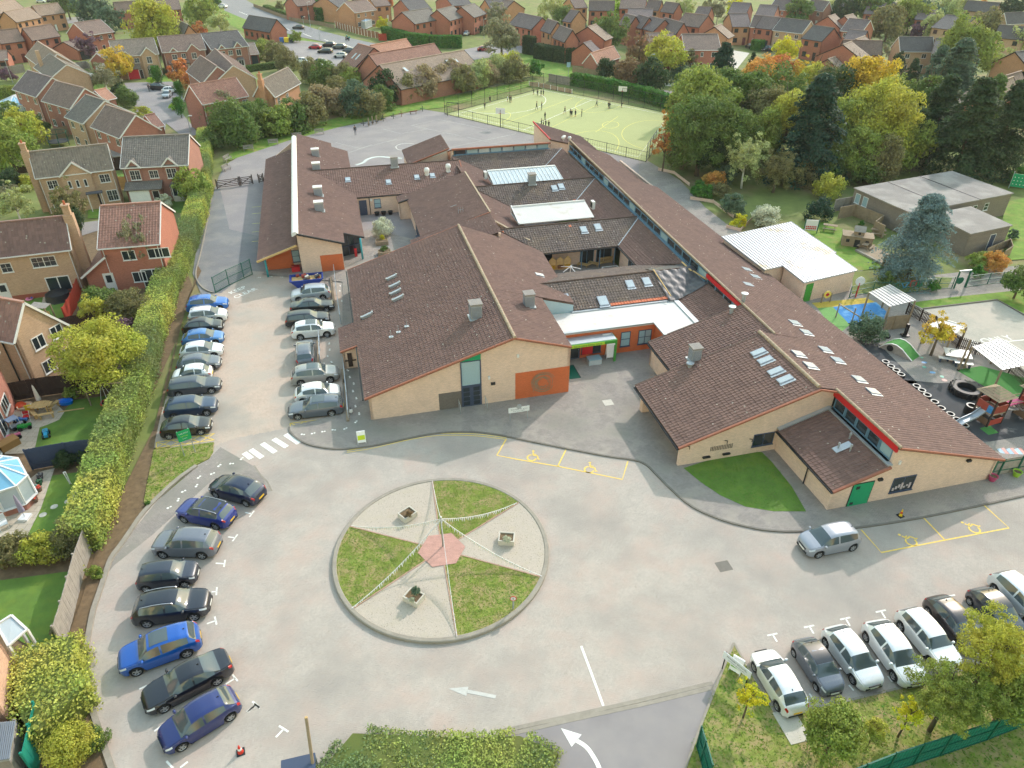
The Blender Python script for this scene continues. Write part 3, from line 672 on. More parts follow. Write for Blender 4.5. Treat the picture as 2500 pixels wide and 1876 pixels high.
# building kit (used by the school and the houses)
def tpa(name,A,B,C,D,clips=(),mat='roof_tile',parent=None,color=None,tw=.30,tl=.34,deck='roof_deck',thick=.16,roll=.045,partname='roof',extra=None,over=0.0):
 A,B,C,D=[Vector(p)for p in(A,B,C,D)]
 nrm=(B-A).cross(D-A).normalized()
 if nrm.z<0:nrm=-nrm
 bm=bmesh.new()
 vs=[bm.verts.new(p-nrm*.03)for p in(A,B,C,D)];bm.faces.new(vs)
 def clip(bm):
  for(pu,pv,nu,nv)in clips:
   bmesh.ops.bisect_plane(bm,geom=bm.verts[:]+bm.edges[:]+bm.faces[:],plane_co=(pu,pv,0),plane_no=(nu,nv,0),clear_outer=True)
 clip(bm)
 ex=bmesh.ops.extrude_face_region(bm,geom=bm.faces[:])
 for e in ex['geom']:
  if isinstance(e,bmesh.types.BMVert):e.co-=Vector((0,0,thick))
 bmesh.ops.recalc_face_normals(bm,faces=bm.faces[:])
 me=bpy.data.meshes.new(partname);bm.to_mesh(me);bm.free();me.materials.append(M[deck]);set_uv(me)
 dk=link(partname,me,parent)
 L=max((B-A).length,(C-D).length);H=((D-A).length+(C-B).length)/2
 ns=max(1,round(L/tw));nt_=max(1,round(H/tl))
 i,j=np.meshgrid(np.arange(ns),np.arange(nt_));i=i.ravel();j=j.ravel();m=len(i)
 px_=np.array([0,.52,.70,.88]);ph=np.array([0,.004,roll,.0])
 a_,b_,c_,d_=[np.array(p)for p in(A,B,C,D)]
 def pt(s,t):
  s=s[...,None];t=t[...,None]
  return(a_*(1-s)+b_*s)*(1-t)+(d_*(1-s)+c_*s)*t
 s=(i[:,None]+px_*.985)/ns
 s[:,3]=(i+.985)/ns
 t0=np.repeat(((j)/nt_)[:,None],4,1);t1=np.repeat(((j+1.02)/nt_)[:,None],4,1)
 jit=rng.normal(0,.004,m)[:,None]
 nn=np.array(nrm)
 lo=pt(s,t0)+nn*(ph+.034+jit)[...,None];hi=pt(s,t1)+nn*(ph+.002+jit)[...,None]
 dn=pt(s,t0)+nn*(ph*0-.012+jit*0)[...,None]
 v=np.concatenate([lo,hi,dn],1).reshape(-1,3)
 base=np.arange(m)[:,None]*12;q=[]
 for k in range(3):q.append(base+np.array([[k,k+1,5+k,4+k]]));q.append(base+np.array([[8+k,9+k,1+k,k]]))
 q=np.concatenate(q,0)
 if(B-A).cross(D-A).z<0:q=q[:,::-1]
 mats=[mat]+([extra[0]]if extra else[])
 mi=None
 if extra:mi=np.tile(extra[1](i,j,ns,nt_),6)
 me=npm('roof_tile',v,q,mats,mi=mi)
 if clips:
  bm=bmesh.new();bm.from_mesh(me);clip(bm);bm.to_mesh(me);bm.free()
 o=link('roof_tile',me,dk,color);tag(o,kind='stuff')
 return dk
def wpn(parent,pts,out,thick=.25,mat='buff_brick',name='wall',color=None):
 P=[Vector(p)for p in pts];o=Vector(out).normalized()
 n=len(P);nn=Vector((0,0,0))
 for i in range(n):nn+=(P[i]-P[0]).cross(P[(i+1)%n]-P[0])
 if nn.dot(o)<0:P=P[::-1]
 Q=[p-o*thick for p in P];b=MB()
 b.add(P+Q,[tuple(range(n)),tuple(range(2*n-1,n-1,-1))]+[(i,n+i,n+(i+1)%n,(i+1)%n)for i in range(n)])
 return b.build(name,mat,parent,color=color)
def opn(parent,p,x,o,w,h,frame='white',glass='glass',nx=2,ny=1,fw=.06,sill=True,name='window',proud=.045,pane='pane',bars=0,color=None):
 p=Vector(p);x=Vector(x).normalized();o=Vector(o).normalized();z=Vector((0,0,1));b=MB()
 b.obox(p,x*w,z*fw,o*proud);b.obox(p+z*(h-fw),x*w,z*fw,o*proud)
 for i in range(nx+1):
  q=p+x*((w-fw)*i/nx);b.obox(q+z*fw,x*fw,z*(h-2*fw),o*(proud-.006))
 for j in range(1,ny):b.obox(p+z*((h-fw)*j/ny)+x*fw,x*(w-2*fw),z*fw,o*(proud-.012))
 if bars:
  for i in range(nx):
   q=p+x*((w-fw)*(i+.5)/nx+fw*.3);b.obox(q+z*fw,x*.025,z*(h-2*fw),o*(proud-.018))
  b.obox(p+z*(h*.5)+x*fw,x*(w-2*fw),z*.025,o*(proud-.018))
 if sill:b.obox(p-z*.05-x*.05,x*(w+.1),z*.05,o*(proud+.06))
 f=b.build(name,frame,parent,color=color)
 g=MB();g.obox(p+x*.02+z*.02,x*(w-.04),z*(h-.04),o*.016);g.build(pane,glass,f)
 return f
def door(parent,p,x,o,w,h,mat,frame='white',glass=None,name='door',color=None):
 p=Vector(p);x=Vector(x).normalized();o=Vector(o).normalized();z=Vector((0,0,1));b=MB()
 b.obox(p+x*.05,x*(w-.1),z*(h-.05),o*.035)
 d=b.build(name,mat,parent,color=color)
 b=MB();b.obox(p,x*.06,z*h,o*.05);b.obox(p+x*(w-.06),x*.06,z*h,o*.05);b.obox(p+z*(h-.06)+x*.06,x*(w-.12),z*.06,o*.05);b.build('door_frame',frame,d)
 if glass:
  b=MB();gx,gz,gw,gh=glass;b.obox(p+x*gx+z*gz,x*gw,z*gh,o*.045);b.build('pane','glass',d)
 b=MB();b.bar(p+x*(w-.16)+z*1.0+o*.06,p+x*(w-.16)+z*1.12+o*.06,.025,.025);b.build('handle','galv',d)
 return d
Z3=Vector((0,0,1))

# school
SCH=thing('school_building','sprawling single storey buff brick school with brown tiled roofs around small courtyards','school',ORG,ANG)
X_,Y_=Vector((1,0,0)),Vector((0,1,0))
def roof(A,B,C,D,clips=(),mat='roof_tile',**k):return tpa('roof',A,B,C,D,clips,mat,SCH,**k)
def wall(pts,out,mat='buff_brick',thick=.25,name='wall'):return wpn(SCH,pts,out,thick,mat,name)
def rcp(a,b_,r=.13,mat='ridge',n=None):
 a=Vector(a);b_=Vector(b_);b=MB();L=(b_-a).length;k=n or max(2,int(L/.45))
 for i in range(k):
  p0=a.lerp(b_,i/k);p1=a.lerp(b_,(i+.96)/k);b.tube(p0,p1,r*1.04,r*.96,8)
 return b.build('ridge_tile',mat,SCH,smooth=True,angle=R(50))
def verge(a,b_,mat='verge_red',w=.16,h=.16):
 b=MB();b.bar(a,b_,w,h);return b.build('verge_board',mat,SCH)
def gutter(a,b_,mat='dark'):
 b=MB();b.bar(a,b_,.12,.11);return b.build('gutter',mat,SCH)
ZH=6.35
roof((-12.3,-.35,2.46),(-12.3,24.4,2.46),(0,24.4,ZH),(0,-.35,ZH))
roof((-13.85,8.2,2.0),(-13.85,12.6,2.0),(-12.3,12.6,2.44),(-12.3,8.2,2.44))
roof((4.85,8.6,4.83),(4.85,-.35,4.83),(0,-.35,ZH),(0,8.6,ZH))
roof((9.25,24.4,2.62),(8.0,8.62,3.92),(0,8.62,ZH),(0,24.4,ZH))
rcp((0,-.4,ZH+.05),(0,24.4,ZH+.05),.15)
wall([(-12.0,0,-.02),(4.9,0,-.02),(4.9,0,4.62),(0,0,6.15),(-12.0,0,2.42)],-Y_)
wall([(-12.0,0,0),(-12.0,24.2,0),(-12.0,24.2,2.4),(-12.0,0,2.4)],-X_)
wall([(4.9,0,0),(4.9,9,0),(4.9,9,4.6),(4.9,0,4.6)],X_)
wall([(-12,24.2,0),(9,24.2,0),(9,24.2,2.5),(0,24.2,6.15),(-12,24.2,2.4)],Y_)
wall([(-13.7,8.35,0),(-12.0,8.35,0),(-12.0,8.35,2.4),(-13.7,8.35,1.95)],-Y_)
wall([(-13.7,8.35,0),(-13.7,8.9,0),(-13.7,8.9,1.95),(-13.7,8.35,1.95)],-X_)
wall([(-13.7,12.4,0),(-12.0,12.4,0),(-12.0,12.4,2.4),(-13.7,12.4,1.95)],Y_)
verge((-12.3,-.34,2.42),(0,-.34,6.3));verge((0,-.34,6.3),(4.85,-.34,4.78));verge((-12.3,24.4,2.42),(0,24.4,6.3));verge((-13.85,8.18,1.97),(-12.3,8.18,2.4))
gutter((-12.42,-.3,2.34),(-12.42,8.1,2.34));gutter((-12.42,12.7,2.34),(-12.42,24.3,2.34))
b=MB();b.box(-13.3,-12.9,8.26,8.34,.3,1.7);b.box(-13.55,-12.6,8.24,8.32,.9,1.0);b.build('timber_bracket','timber_dark',SCH)
wall([(-6.35,-.012,0),(-4.45,-.012,0),(-4.45,-.012,1.72),(-6.35,-.012,1.72)],-Y_,'dark_brick',.012,'brick_panel')
wall([(.15,-.012,.05),(4.88,-.012,.05),(4.88,-.012,2.72),(.15,-.012,2.72)],-Y_,'orange_brick',.012,'brick_panel')
hd=opn(SCH,(-4.45,-.005,2.1),X_,-Y_,1.7,2.45,'navy','glass_pale',1,1,.09,False,'window',.07)
b=MB();b.add([(-4.45,-.06,4.5),(-2.75,-.06,4.5),(-2.75,-.06,5.22),(-4.45,-.06,4.68),(-4.45,0,4.5),(-2.75,0,4.5),(-2.75,0,5.22),(-4.45,0,4.68)],[(0,1,2,3),(0,4,5,1),(3,2,6,7),(0,3,7,4),(1,5,6,2)]);b.build('fascia_panel','green_paint',SCH)
for u0 in(-4.45,-3.6):
 d=door(SCH,(u0,-.005,.05),X_,-Y_,.85,2.05,'navy','navy');
 b=MB()
 for k in range(4):b.box(u0+.16,u0+.69,-.062,-.035,.22+.46*k,.58+.46*k)
 b.build('pane','glass',d)
for u0 in(-4.75,-2.5):
 b=MB();b.tube((u0,-.1,1.0),(u0,-1.0,1.0),.025);b.tube((u0,-1.0,1.0),(u0,-1.0,.05),.025);b.tube((u0,-.3,1.0),(u0,-.3,.05),.025);b.build('handrail','galv',SCH,smooth=True)
b=MB()
for k in range(26):
 a0=random.uniform(0,6.28);rr=random.uniform(.45,1.12);cx_,cz_=2.5+random.uniform(-.12,.12),1.42+random.uniform(-.1,.1);sp=random.uniform(1.2,3.2)
 pts=[(cx_+rr*math.cos(a0+sp*i/9),-.035-.004*(k%4),cz_+rr*.92*math.sin(a0+sp*i/9))for i in range(10)]
 for i in range(9):b.bar(pts[i],pts[i+1],.035,.02,up=(0,1,0))
for k in range(9):
 x0=1.7+.2*k;b.bar((x0,-.04,.62+.03*(k%3)),(x0+.12,-.04,1.05+.1*(k%2)),.04,.02,up=(0,1,0))
b.build('woven_ornament','timber',SCH)
for u0,z0 in((.35,4.3),(-2.1,2.55)):
 b=MB();b.box(u0-.09,u0+.09,-.14,0,z0,z0+.28);b.build('alarm_box','white',SCH)
b=MB();b.box(-1.95,-1.6,-.16,0,1.95,2.15);b.build('wall_light','dark',SCH)
roof((-3.4,30.6,2.62),(-3.4,46.3,2.62),(4.8,46.3,5.15),(4.8,30.6,5.15))
roof((-4.7,24.7,2.45),(-4.7,31.0,2.45),(4.8,31.0,5.1),(4.8,24.7,5.1),clips=[(-4.7,31.0,0,1)])
roof((-4.62,44.2,2.4),(-4.62,46.6,2.4),(-3.2,46.6,2.75),(-3.2,44.2,2.75))
verge((-4.62,44.18,2.36),(-3.2,44.18,2.72),'dark');verge((-3.4,30.7,2.6),(4.8,30.58,5.12));verge((4.86,30.6,5.16),(4.86,46.3,5.16),'ridge',.2,.14)
wall([(-3.1,31,0),(-3.1,46,0),(-3.1,46,2.5),(-3.1,31,2.5)],-X_,'buff_brick')
wall([(-4.5,44.35,0),(-3.1,44.35,0),(-3.1,44.35,2.6),(-4.5,44.35,2.3)],-Y_)
wall([(-4.5,44.35,0),(-4.5,46.4,0),(-4.5,46.4,2.3),(-4.5,44.35,2.3)],-X_)
wall([(-4.5,31,0),(-3.1,31,0),(-3.1,31,2.5),(-4.5,31,2.3)],Y_);wall([(-4.5,24.5,0),(-4.5,31,0),(-4.5,31,2.3),(-4.5,24.5,2.3)],-X_)
wall([(4.7,24.4,3.0),(4.7,46.2,3.0),(4.7,46.2,5.0),(4.7,24.4,5.0)],X_);wall([(-3,30.75,2.3),(4.7,30.75,2.3),(4.7,30.75,5.0),(-3,30.75,2.6)],-Y_);wall([(-3,46.2,0),(4.7,46.2,0),(4.7,46.2,5.0),(-3,46.2,2.6)],Y_)
for k in range(3):opn(SCH,(-3.1,38.6-2.3*k,.6),-Y_,-X_,1.9,1.7,'navy','glass',2,1)
b=MB();b.box(-3.6,-3.12,33.6,35.2,.1,1.3);b.build('storage_box','navy',SCH)
b=MB();q=Vector((1.6,33.6,4.2))
for k in range(3):b.tube(q+Vector((.28*k,0,0)),q+Vector((.28*k,0,.75)),.02)
b.tube(q+Vector((0,0,.4)),q+Vector((.56,0,.45)),.02);b.build('aerial','galv',SCH);b=MB();b.tube(q+Vector((-.6,2.2,.1)),q+Vector((.1,2.0,.35)),.03);b.build('aerial','galv',SCH)
roof((9.25,57.0,2.62),(9.25,24.42,2.62),(4.85,24.42,4.2),(4.85,57.0,4.2))
b=MB();b.bar((4.6,30.2,4.55),(8.2,25.2,3.4),.25,.3);b.build('parapet','ridge',SCH)
def easts(v0,v1,clips=()):return roof((18.15,v0,2.68),(18.15,v1,2.68),(22.0,v1,4.12),(22.0,v0,4.12),clips)
K=1/math.sqrt(2)
def finger(ve0,vr,ve1,ze0,zr_,ze1,ul=5.0,ur=22.0,cut0=True,cut1=True,mat='roof_tile_grey',left=True,**kw):
 s0=(18.15,ve0,K,-K);s1=(18.15,ve1,K,K)
 cl=[(9.25,ve0,-(vr-ve0),-(9.25-ul))]if left else[]
 roof((ul,ve0,ze0),(ur,ve0,ze0),(ur,vr,zr_),(ul,vr,zr_),([s0]if cut0 else[])+cl,mat,**kw)
 cl=[(9.25,ve1,-(ve1-vr),(9.25-ul))]if left else[]
 roof((ur,ve1,ze1),(ul,ve1,ze1),(ul,vr,zr_),(ur,vr,zr_),([s1]if cut1 else[])+cl,mat,**kw)
 rcp((ul,vr,zr_+.03),(ur,vr,zr_+.03),.10,'roof_deck')
red_row=('roof_tile_red',lambda i,j,ns,nt:((j==0)&(i>ns*.40)&(i<ns*.79))|((rng.random(len(i))>.9965)))
red_few=('roof_tile_red',lambda i,j,ns,nt:(rng.random(len(i))>.997))
roof((5.0,8.7,3.1),(22.0,8.7,3.1),(22.0,12.3,4.4),(5.0,12.3,4.4),[(18.0,8.7,.75,-.66),(8.0,8.7,-3.6,-3.0)],'roof_tile_grey',extra=red_row)
roof((22.0,17.6,2.68),(5.0,17.6,2.68),(5.0,12.3,4.4),(22.0,12.3,4.4),[(18.15,17.6,K,K),(8.6,17.6,-5.3,3.6)],'roof_tile_grey')
rcp((5.2,12.3,4.43),(21.9,12.3,4.43),.10,'roof_deck')
finger(23.1,27.3,31.5,2.66,4.25,2.66,extra=red_few)
finger(38.4,42.4,46.6,2.66,4.25,2.66,extra=red_few)
roof((5.0,53.4,2.66),(22.2,53.4,2.66),(22.2,57.2,4.15),(5.0,57.2,4.15),[(18.15,53.4,K,-K),(9.25,53.4,-3.8,-4.25)],'roof_tile_grey',extra=red_few)
easts(2.0,11.75);easts(13.5,23.1+3.9,[(18.15,17.6,-K,-K),(18.15,23.1,-K,K)]);easts(27.6,38.4+3.9,[(18.15,31.5,-K,-K),(18.15,38.4,-K,K)]);easts(42.6,53.4+3.9,[(18.15,46.6,-K,-K),(18.15,53.4,-K,K)])
for(a,c)in(((18.15,23.1,2.72),(22,26.95,4.2)),((18.15,38.4,2.72),(22,42.25,4.2)),((18.15,53.4,2.72),(22,57.2,4.2))):
 b=MB();b.bar(a,c,.10,.05);b.build('valley_flashing','galv',SCH)
for(v0,v1)in((17.8,22.9),(31.7,38.2),(46.8,53.2)):
 wall([(18.5,v0-.3,0),(18.5,v1+.3,0),(18.5,v1+.3,2.6),(18.5,v0-.3,2.6)],-X_);wall([(9.0,v0-.3,0),(9.0,v1+.3,0),(9.0,v1+.3,2.6),(9.0,v0-.3,2.6)],X_)
 wall([(9.0,v0-.4,0),(18.5,v0-.4,0),(18.5,v0-.4,2.6),(9.0,v0-.4,2.6)],Y_);
 vw=v1+1.9 if v0<20 else v1+.4
 wall([(9.0,vw,0),(18.5,vw,0),(18.5,vw,2.9 if v0<20 else 2.6),(9.0,vw,2.9 if v0<20 else 2.6)],-Y_)
for u0 in(9.6,):
 opn(SCH,(u0,24.8,.1),X_,-Y_,1.2,2.2,'dark','glass',1,2)
opn(SCH,(14.2,24.8,.1),X_,-Y_,1.7,2.3,'blue_frame','glass',2,1);opn(SCH,(16.2,24.8,.1),X_,-Y_,1.9,2.3,'blue_frame','glass',2,1)
for k in range(2):opn(SCH,(18.5,20.6-2.4*k,.5),-Y_,-X_,2.0,1.6,'blue_frame','glass',2,1)
for u0 in(13.9,16.1,17.9):
 b=MB();b.tube((u0,23.35,0),(u0,23.35,2.6),.06);b.build('veranda_post','blue_frame',SCH,smooth=True)
gutter((9.3,23.0,2.56),(18.0,23.0,2.56));gutter((18.05,18.0,2.58),(18.05,23.0,2.58))
def canopy(u0,u1,v0,v1,z0,z1,ribs,name):
 b=MB();n=24 if ribs else 1
 b.add([(u0,v0,z0),(u1,v0,z0),(u1,v1,z1),(u0,v1,z1),(u0,v0,z0-.08),(u1,v0,z0-.08),(u1,v1,z1-.08),(u0,v1,z1-.08)],[(0,1,2,3),(7,6,5,4),(4,5,1,0),(5,6,2,1),(6,7,3,2),(7,4,0,3)])
 c=b.build(name,'glass_sky' if ribs else 'roof_white',SCH)
 b=MB()
 if ribs:
  for i in range(19):
   u=u0+(u1-u0)*i/18;b.bar((u,v0,z0+.03),(u,v1,z1+.03),.05,.07)
  b.bar((u0,v1,z1+.03),(u1,v1,z1+.03),.3,.12)
 else:
  b.bar((u0,v1-.35,z1+.0),(u1,v1-.35,z1+.0),.06,.14);b.bar((u0,v0,z0+.02),(u0,v1,z1+.02),.14,.12)
 b.build('rafter','white',c)
 b=MB();b.add([(u0+.05,v0+.1,z0-.1),(u0+.05,v1-.1,z0-.1),(u0+.05,v1-.1,z1-.1)],[(0,1,2)]);b.build('side_pane','glass',c)
 b=MB();b.bar((u0,v0,z0-.12),(u0,v1,z0-.12),.08,.08);b.bar((u0,(v0+v1)/2,z0-.1),(u0,(v0+v1)/2,(z0+z1)/2),.08,.08);b.bar((u0,v1,z0-.1),(u0,v1,z1),.08,.08);b.build('side_frame','white',c)
canopy(8.2,17.6,29.9,33.9,3.65,4.45,False,'canopy')
canopy(8.4,18.2,44.3,48.4,3.65,4.35,True,'canopy')
for q in((18.6,33.4,3.4),(7.9,47.6,3.6)):
 b=MB();b.box(q[0]-.15,q[0]+.2,q[1]-.4,q[1]+.4,q[2],q[2]+.95);ac=b.build('condenser_unit','white',SCH)
 b=MB();b.box(q[0]-.19,q[0]-.155,q[1]-.3,q[1]+.3,q[2]+.15,q[2]+.8);b.build('grille','dark',ac)
b=MB();b.prism([(5.0,4.95),(14.75,4.95),(14.75,2.6),(18.5,2.6),(18.5,8.75),(5.0,8.75)],2.72,2.93);b.build('flat_roof','roof_white',SCH)
b=MB();b.bar((4.95,5.0,2.93),(14.7,5.0,2.93),.30,.14);b.bar((14.72,5.1,2.935),(14.72,2.5,2.935),.30,.14);b.bar((18.45,3.0,2.98),(18.45,8.7,2.98),.5,.12);b.bar((7.8,8.6,2.99),(18.2,8.6,2.99),.35,.1);b.build('coping','galv',SCH)
wall([(4.9,4.98,-.02),(14.85,4.98,-.02),(14.85,4.98,2.86),(4.9,4.98,2.86)],-Y_,'orange_brick');wall([(14.88,2.4,-.02),(14.88,5.0,-.02),(14.88,5.0,2.86),(14.88,2.4,2.86)],-X_,'orange_brick')
opn(SCH,(11.5,4.97,.75),X_,-Y_,.95,1.55,'navy','glass_pale',1,2);opn(SCH,(13.25,4.97,.75),X_,-Y_,1.3,1.5,'navy','glass_pale',2,2)
for u0 in(5.3,6.45):d=door(SCH,(u0,4.97,.02),X_,-Y_,1.1,2.1,'navy','navy',(.15,.2,.8,1.7))
opn(SCH,(7.7,4.97,.5),X_,-Y_,1.9,1.6,'navy','glass',2,1)
b=MB();b.box(7.75,8.75,4.80,4.90,.5,1.3);b.build('notice_panel','red_paint',SCH)
b=MB();b.box(5.0,10.55,3.75,4.95,2.32,2.44);cn=b.build('porch_canopy','galv',SCH)
b=MB();b.box(5.0,10.6,3.62,3.745,2.10,2.40);b.box(10.5,10.62,3.72,4.9,2.1,2.4);b.build('fascia','lime',cn)
b=MB();b.box(10.44,10.62,3.65,3.85,.05,2.10);b.build('post','lime',cn)
b=MB();b.box(5.05,9.4,3.595,3.615,2.10,2.38);sg=b.build('sign_board','sign_lime',cn)
mt=Matrix.Translation((7.2,3.58,2.24))@Matrix.Rotation(R(90),4,'X')@Matrix.Diagonal((.98,1,1,1));lettering('lettering','Welcome to East Hunsbury Primary School',.225,'green_fence',mt,cn)
b=MB();b.box(9.55,10.35,4.6,4.7,2.45,2.52);b.box(9.6,10.4,3.6,3.62,1.9,2.08);b.build('name_plate','white',cn)
wall([(5.0,8.66,2.9),(8.0,8.66,2.9),(8.0,8.66,3.75),(5.0,8.66,4.6)],-Y_,'glass_pale',.1,'glazing_strip')
ZE=5.06
def erow(v0,v1,ul0,ul1,zl0=ZE,zl1=ZE,ur0=31.6,ur1=31.6,zr0=2.1,zr1=2.1):
 return roof((ur1,v1,zr1),(ur0,v0,zr0),(ul0,v0,zl0),(ul1,v1,zl1))
erow(-18.5,-11.4,21.9,21.9);erow(-11.4,-2.9,20.35,20.35,5.5,5.5);erow(-2.9,20,21.9,22.2,ZE,5.2);erow(20,42,22.2,22.55,5.2,5.45,31.6,31.2,2.1,2.3);erow(42,56.0,22.55,22.8,5.45,5.6,29.4,29.2,2.9,3.0)
verge((21.9,-18.5,5.02),(31.6,-18.5,2.06),'verge_red',.14,.14)
rcp((21.9,-18.5,5.12),(21.9,-11.4,5.12),.11,'ridge');rcp((20.35,-11.4,5.56),(20.35,-2.9,5.56),.15,'ridge');rcp((21.9,-2.9,5.12),(22.2,20,5.26),.11,'ridge');rcp((22.2,20,5.26),(22.8,56,5.66),.11,'ridge')
wall([(17.9,-18.2,-.02),(31.4,-18.2,-.02),(31.4,-18.2,2.0),(21.95,-18.2,4.95),(21.95,-18.2,3.3),(17.9,-18.2,2.0)],-Y_)
wall([(31.35,-18.2,0),(31.35,56,0),(31.35,56,2.0),(31.35,-18.2,2.0)],X_);wall([(22.5,55.8,0),(29.1,55.8,0),(29.1,55.8,2.9),(22.5,55.8,5.5)],Y_)
wall([(22.15,-2.9,3.0),(22.9,56,3.0),(22.9,56,4.2),(22.15,-2.9,4.2)],-X_);wall([(22.02,-18.1,2.6),(22.02,-11.4,2.6),(22.02,-11.4,3.55),(22.02,-18.1,3.55)],-X_)
def clere(v0,v1,n,z0,z1,u0,u1,frame,red=False):
 for k in range(n):
  a=v0+(v1-v0)*k/n;c=v0+(v1-v0)*(k+1)/n;ua=u0+(u1-u0)*k/n
  opn(SCH,(ua,c-.02,z0),-Y_,-X_,(c-a)-.04,z1-z0,frame,'glass' if(k%5)else 'glass_pale',1,1,.09,False,'clerestory_window',.08)
 b=MB();b.bar((u0-.12,v0,z0-.05),(u1-.12,v1,z0-.05),.34,.10);b.build('flashing',frame,SCH)
clere(-18.0,-11.6,5,3.55,4.5,22.0,22.0,'blue_frame')
b=MB();b.box(21.86,22.0,-18.3,-11.3,4.5,5.0);b.build('red_fascia','red_paint',SCH);b=MB();b.box(21.86,22.0,-2.6,9.4,4.62,5.02);b.build('red_fascia','red_paint',SCH)
clere(2.5,9.2,4,4.02,4.6,22.0,22.05,'blue_frame');clere(9.4,55.6,24,4.2,5.05,22.05,22.75,'blue_frame')
roof((17.65,-18.5,2.08),(17.65,-11.5,2.08),(21.75,-11.5,3.42),(21.75,-18.5,3.42),mat='roof_tile')
verge((17.65,-18.48,2.04),(21.75,-18.48,3.38));gutter((17.58,-18.5,1.98),(17.58,-11.5,1.98));b=MB();b.bar((17.7,-11.5,2.2),(21.8,-11.5,3.55),.3,.12);b.bar((21.72,-11.4,3.5),(21.72,-18.4,3.5),.4,.1);b.build('flashing','galv',SCH)
wall([(17.95,-18.2,0),(17.95,-11.3,0),(17.95,-11.3,2.0),(17.95,-18.2,2.0)],-X_)
door_g=MB();door_g.box(19.45,21.05,-18.25,-18.19,.04,2.08);dg_=door_g.build('door','green_paint',SCH)
b=MB();b.box(19.4,21.1,-18.235,-18.2,2.08,2.14);b.box(19.4,19.46,-18.24,-18.2,0,2.1);b.box(21.05,21.1,-18.24,-18.2,0,2.1);b.build('door_frame','dark',dg_)
b=MB();b.box(19.72,20.0,-18.27,-18.25,1.62,1.88);b.box(19.6,19.86,-18.27,-18.25,.22,.44);b.build('vent_grille','dark',dg_)
w_=opn(SCH,(22.7,-18.2,.62),X_,-Y_,1.85,1.35,'navy','glass',2,1)
b=MB()
for k in range(7):b.box(22.85+.22*k,23.0+.22*k,-18.24,-18.215,.8+.1*(k%3),1.05+.12*(k%4))
b.build('window_sticker','any',w_,color=C(190,176,180))
for q in((21.45,2.12),(28.6,2.35)):b=MB();b.box(q[0]-.16,q[0]+.16,-18.38,-18.2,q[1],q[1]+.18);b.build('wall_light','dark',SCH)
b=MB();b.box(22.5,22.66,-18.3,-18.2,3.3,3.6);b.build('alarm_box','white',SCH)
b=MB();b.tube((17.85,-15.4,1.9),(17.85,-15.4,.1),.045);b.build('downpipe','dark',SCH)
for q in((20.0,-15.3,2.8,.5),(20.5,-15.9,3.0,.5),(21.1,-14.9,3.2,.45)):
 b=MB();b.tube((q[0],q[1],q[2]-.1),(q[0],q[1],q[2]+q[3]),.06);b.tube((q[0],q[1],q[2]+q[3]),(q[0],q[1],q[2]+q[3]+.12),.10,.07);b.build('flue','galv',SCH,smooth=True,angle=R(40))
b=MB();b.add([(19.65,-15.65,2.83),(20.9,-15.65,3.24),(20.9,-15.1,3.24),(19.65,-15.1,2.83),(19.65,-15.65,2.78),(20.9,-15.65,3.19),(20.9,-15.1,3.19),(19.65,-15.1,2.78)],[(0,1,2,3),(4,5,1,0),(5,6,2,1),(6,7,3,2),(7,4,0,3)]);b.build('flue_flashing','galv',SCH)
roof((9.5,-11.7,2.12),(9.5,-3.3,2.12),(20.35,-3.3,5.5),(20.35,-11.7,5.5));roof((13.1,-3.4,2.42),(13.1,2.5,2.42),(21.9,2.5,5.06),(21.9,-3.4,5.06))
verge((9.5,-11.68,2.08),(20.35,-11.68,5.46));verge((9.55,-3.28,2.1),(20.3,-3.28,5.46),'roof_deck');verge((13.1,2.5,2.4),(21.9,2.5,5.02),'roof_deck')
b=MB();b.bar((20.35,-11.68,5.46),(21.9,-11.68,5.0),.12,.14);b.build('verge_board','verge_red',SCH)
gutter((9.42,-11.7,2.0),(9.42,-3.4,2.0));gutter((13.02,-3.2,2.3),(13.02,2.4,2.3))
wall([(9.85,-11.35,-.02),(22.0,-11.35,-.02),(22.0,-11.35,4.9),(20.35,-11.35,5.35),(9.85,-11.35,2.08)],-Y_)
wall([(10.75,-11.2,0),(10.75,-3.5,0),(10.75,-3.5,2.3),(10.75,-11.2,2.3)],-X_);wall([(9.85,-4.15,0),(13.4,-4.15,0),(13.4,-4.15,3.1),(9.85,-4.15,2.05)],Y_);wall([(9.85,-4.15,0),(9.85,-3.9,0),(9.85,-3.9,2.0),(9.85,-4.15,2.0)],-X_)
b=MB();b.box(9.8,10.7,-4.2,-4.12,0,2.0);b.build('wall','buff_brick',SCH)
wall([(13.4,-4.0,0),(13.4,2.4,0),(13.4,2.4,2.4),(13.4,-4.0,2.4)],-X_);wall([(13.4,2.4,0),(22,2.4,0),(22,2.4,4.9),(13.4,2.4,2.4)],Y_)
opn(SCH,(15.85,-11.35,.75),X_,-Y_,1.75,1.15,'navy','glass',2,1)
b=MB()
for i in range(14):
 for j in range(4):b.box(12.35+.135*i,12.42+.135*i,-11.37,-11.35,1.0+.11*j,1.07+.11*j)
b.build('vent_grille','dark',SCH)
for u0 in(12.1,13.75):
 b=MB();b.box(u0-.25,u0+.25,-11.5,-11.36,.45,.6);b.tube((u0-.25,-11.36,.525),(u0-.25,-11.5,.525),.075);b.tube((u0+.25,-11.36,.525),(u0+.25,-11.5,.525),.075);b.build('bulkhead_light','dark',SCH)
for q in((10.35,1.9),(13.4,1.85),(15.5,1.6)):b=MB();b.tube((q[0],-11.4,q[1]),(q[0]+.1,-11.6,q[1]+.1),.03);b.tube((q[0]+.1,-11.6,q[1]+.1),(q[0]+.1,-11.6,q[1]-.15),.03);b.build('hook','dark',SCH)
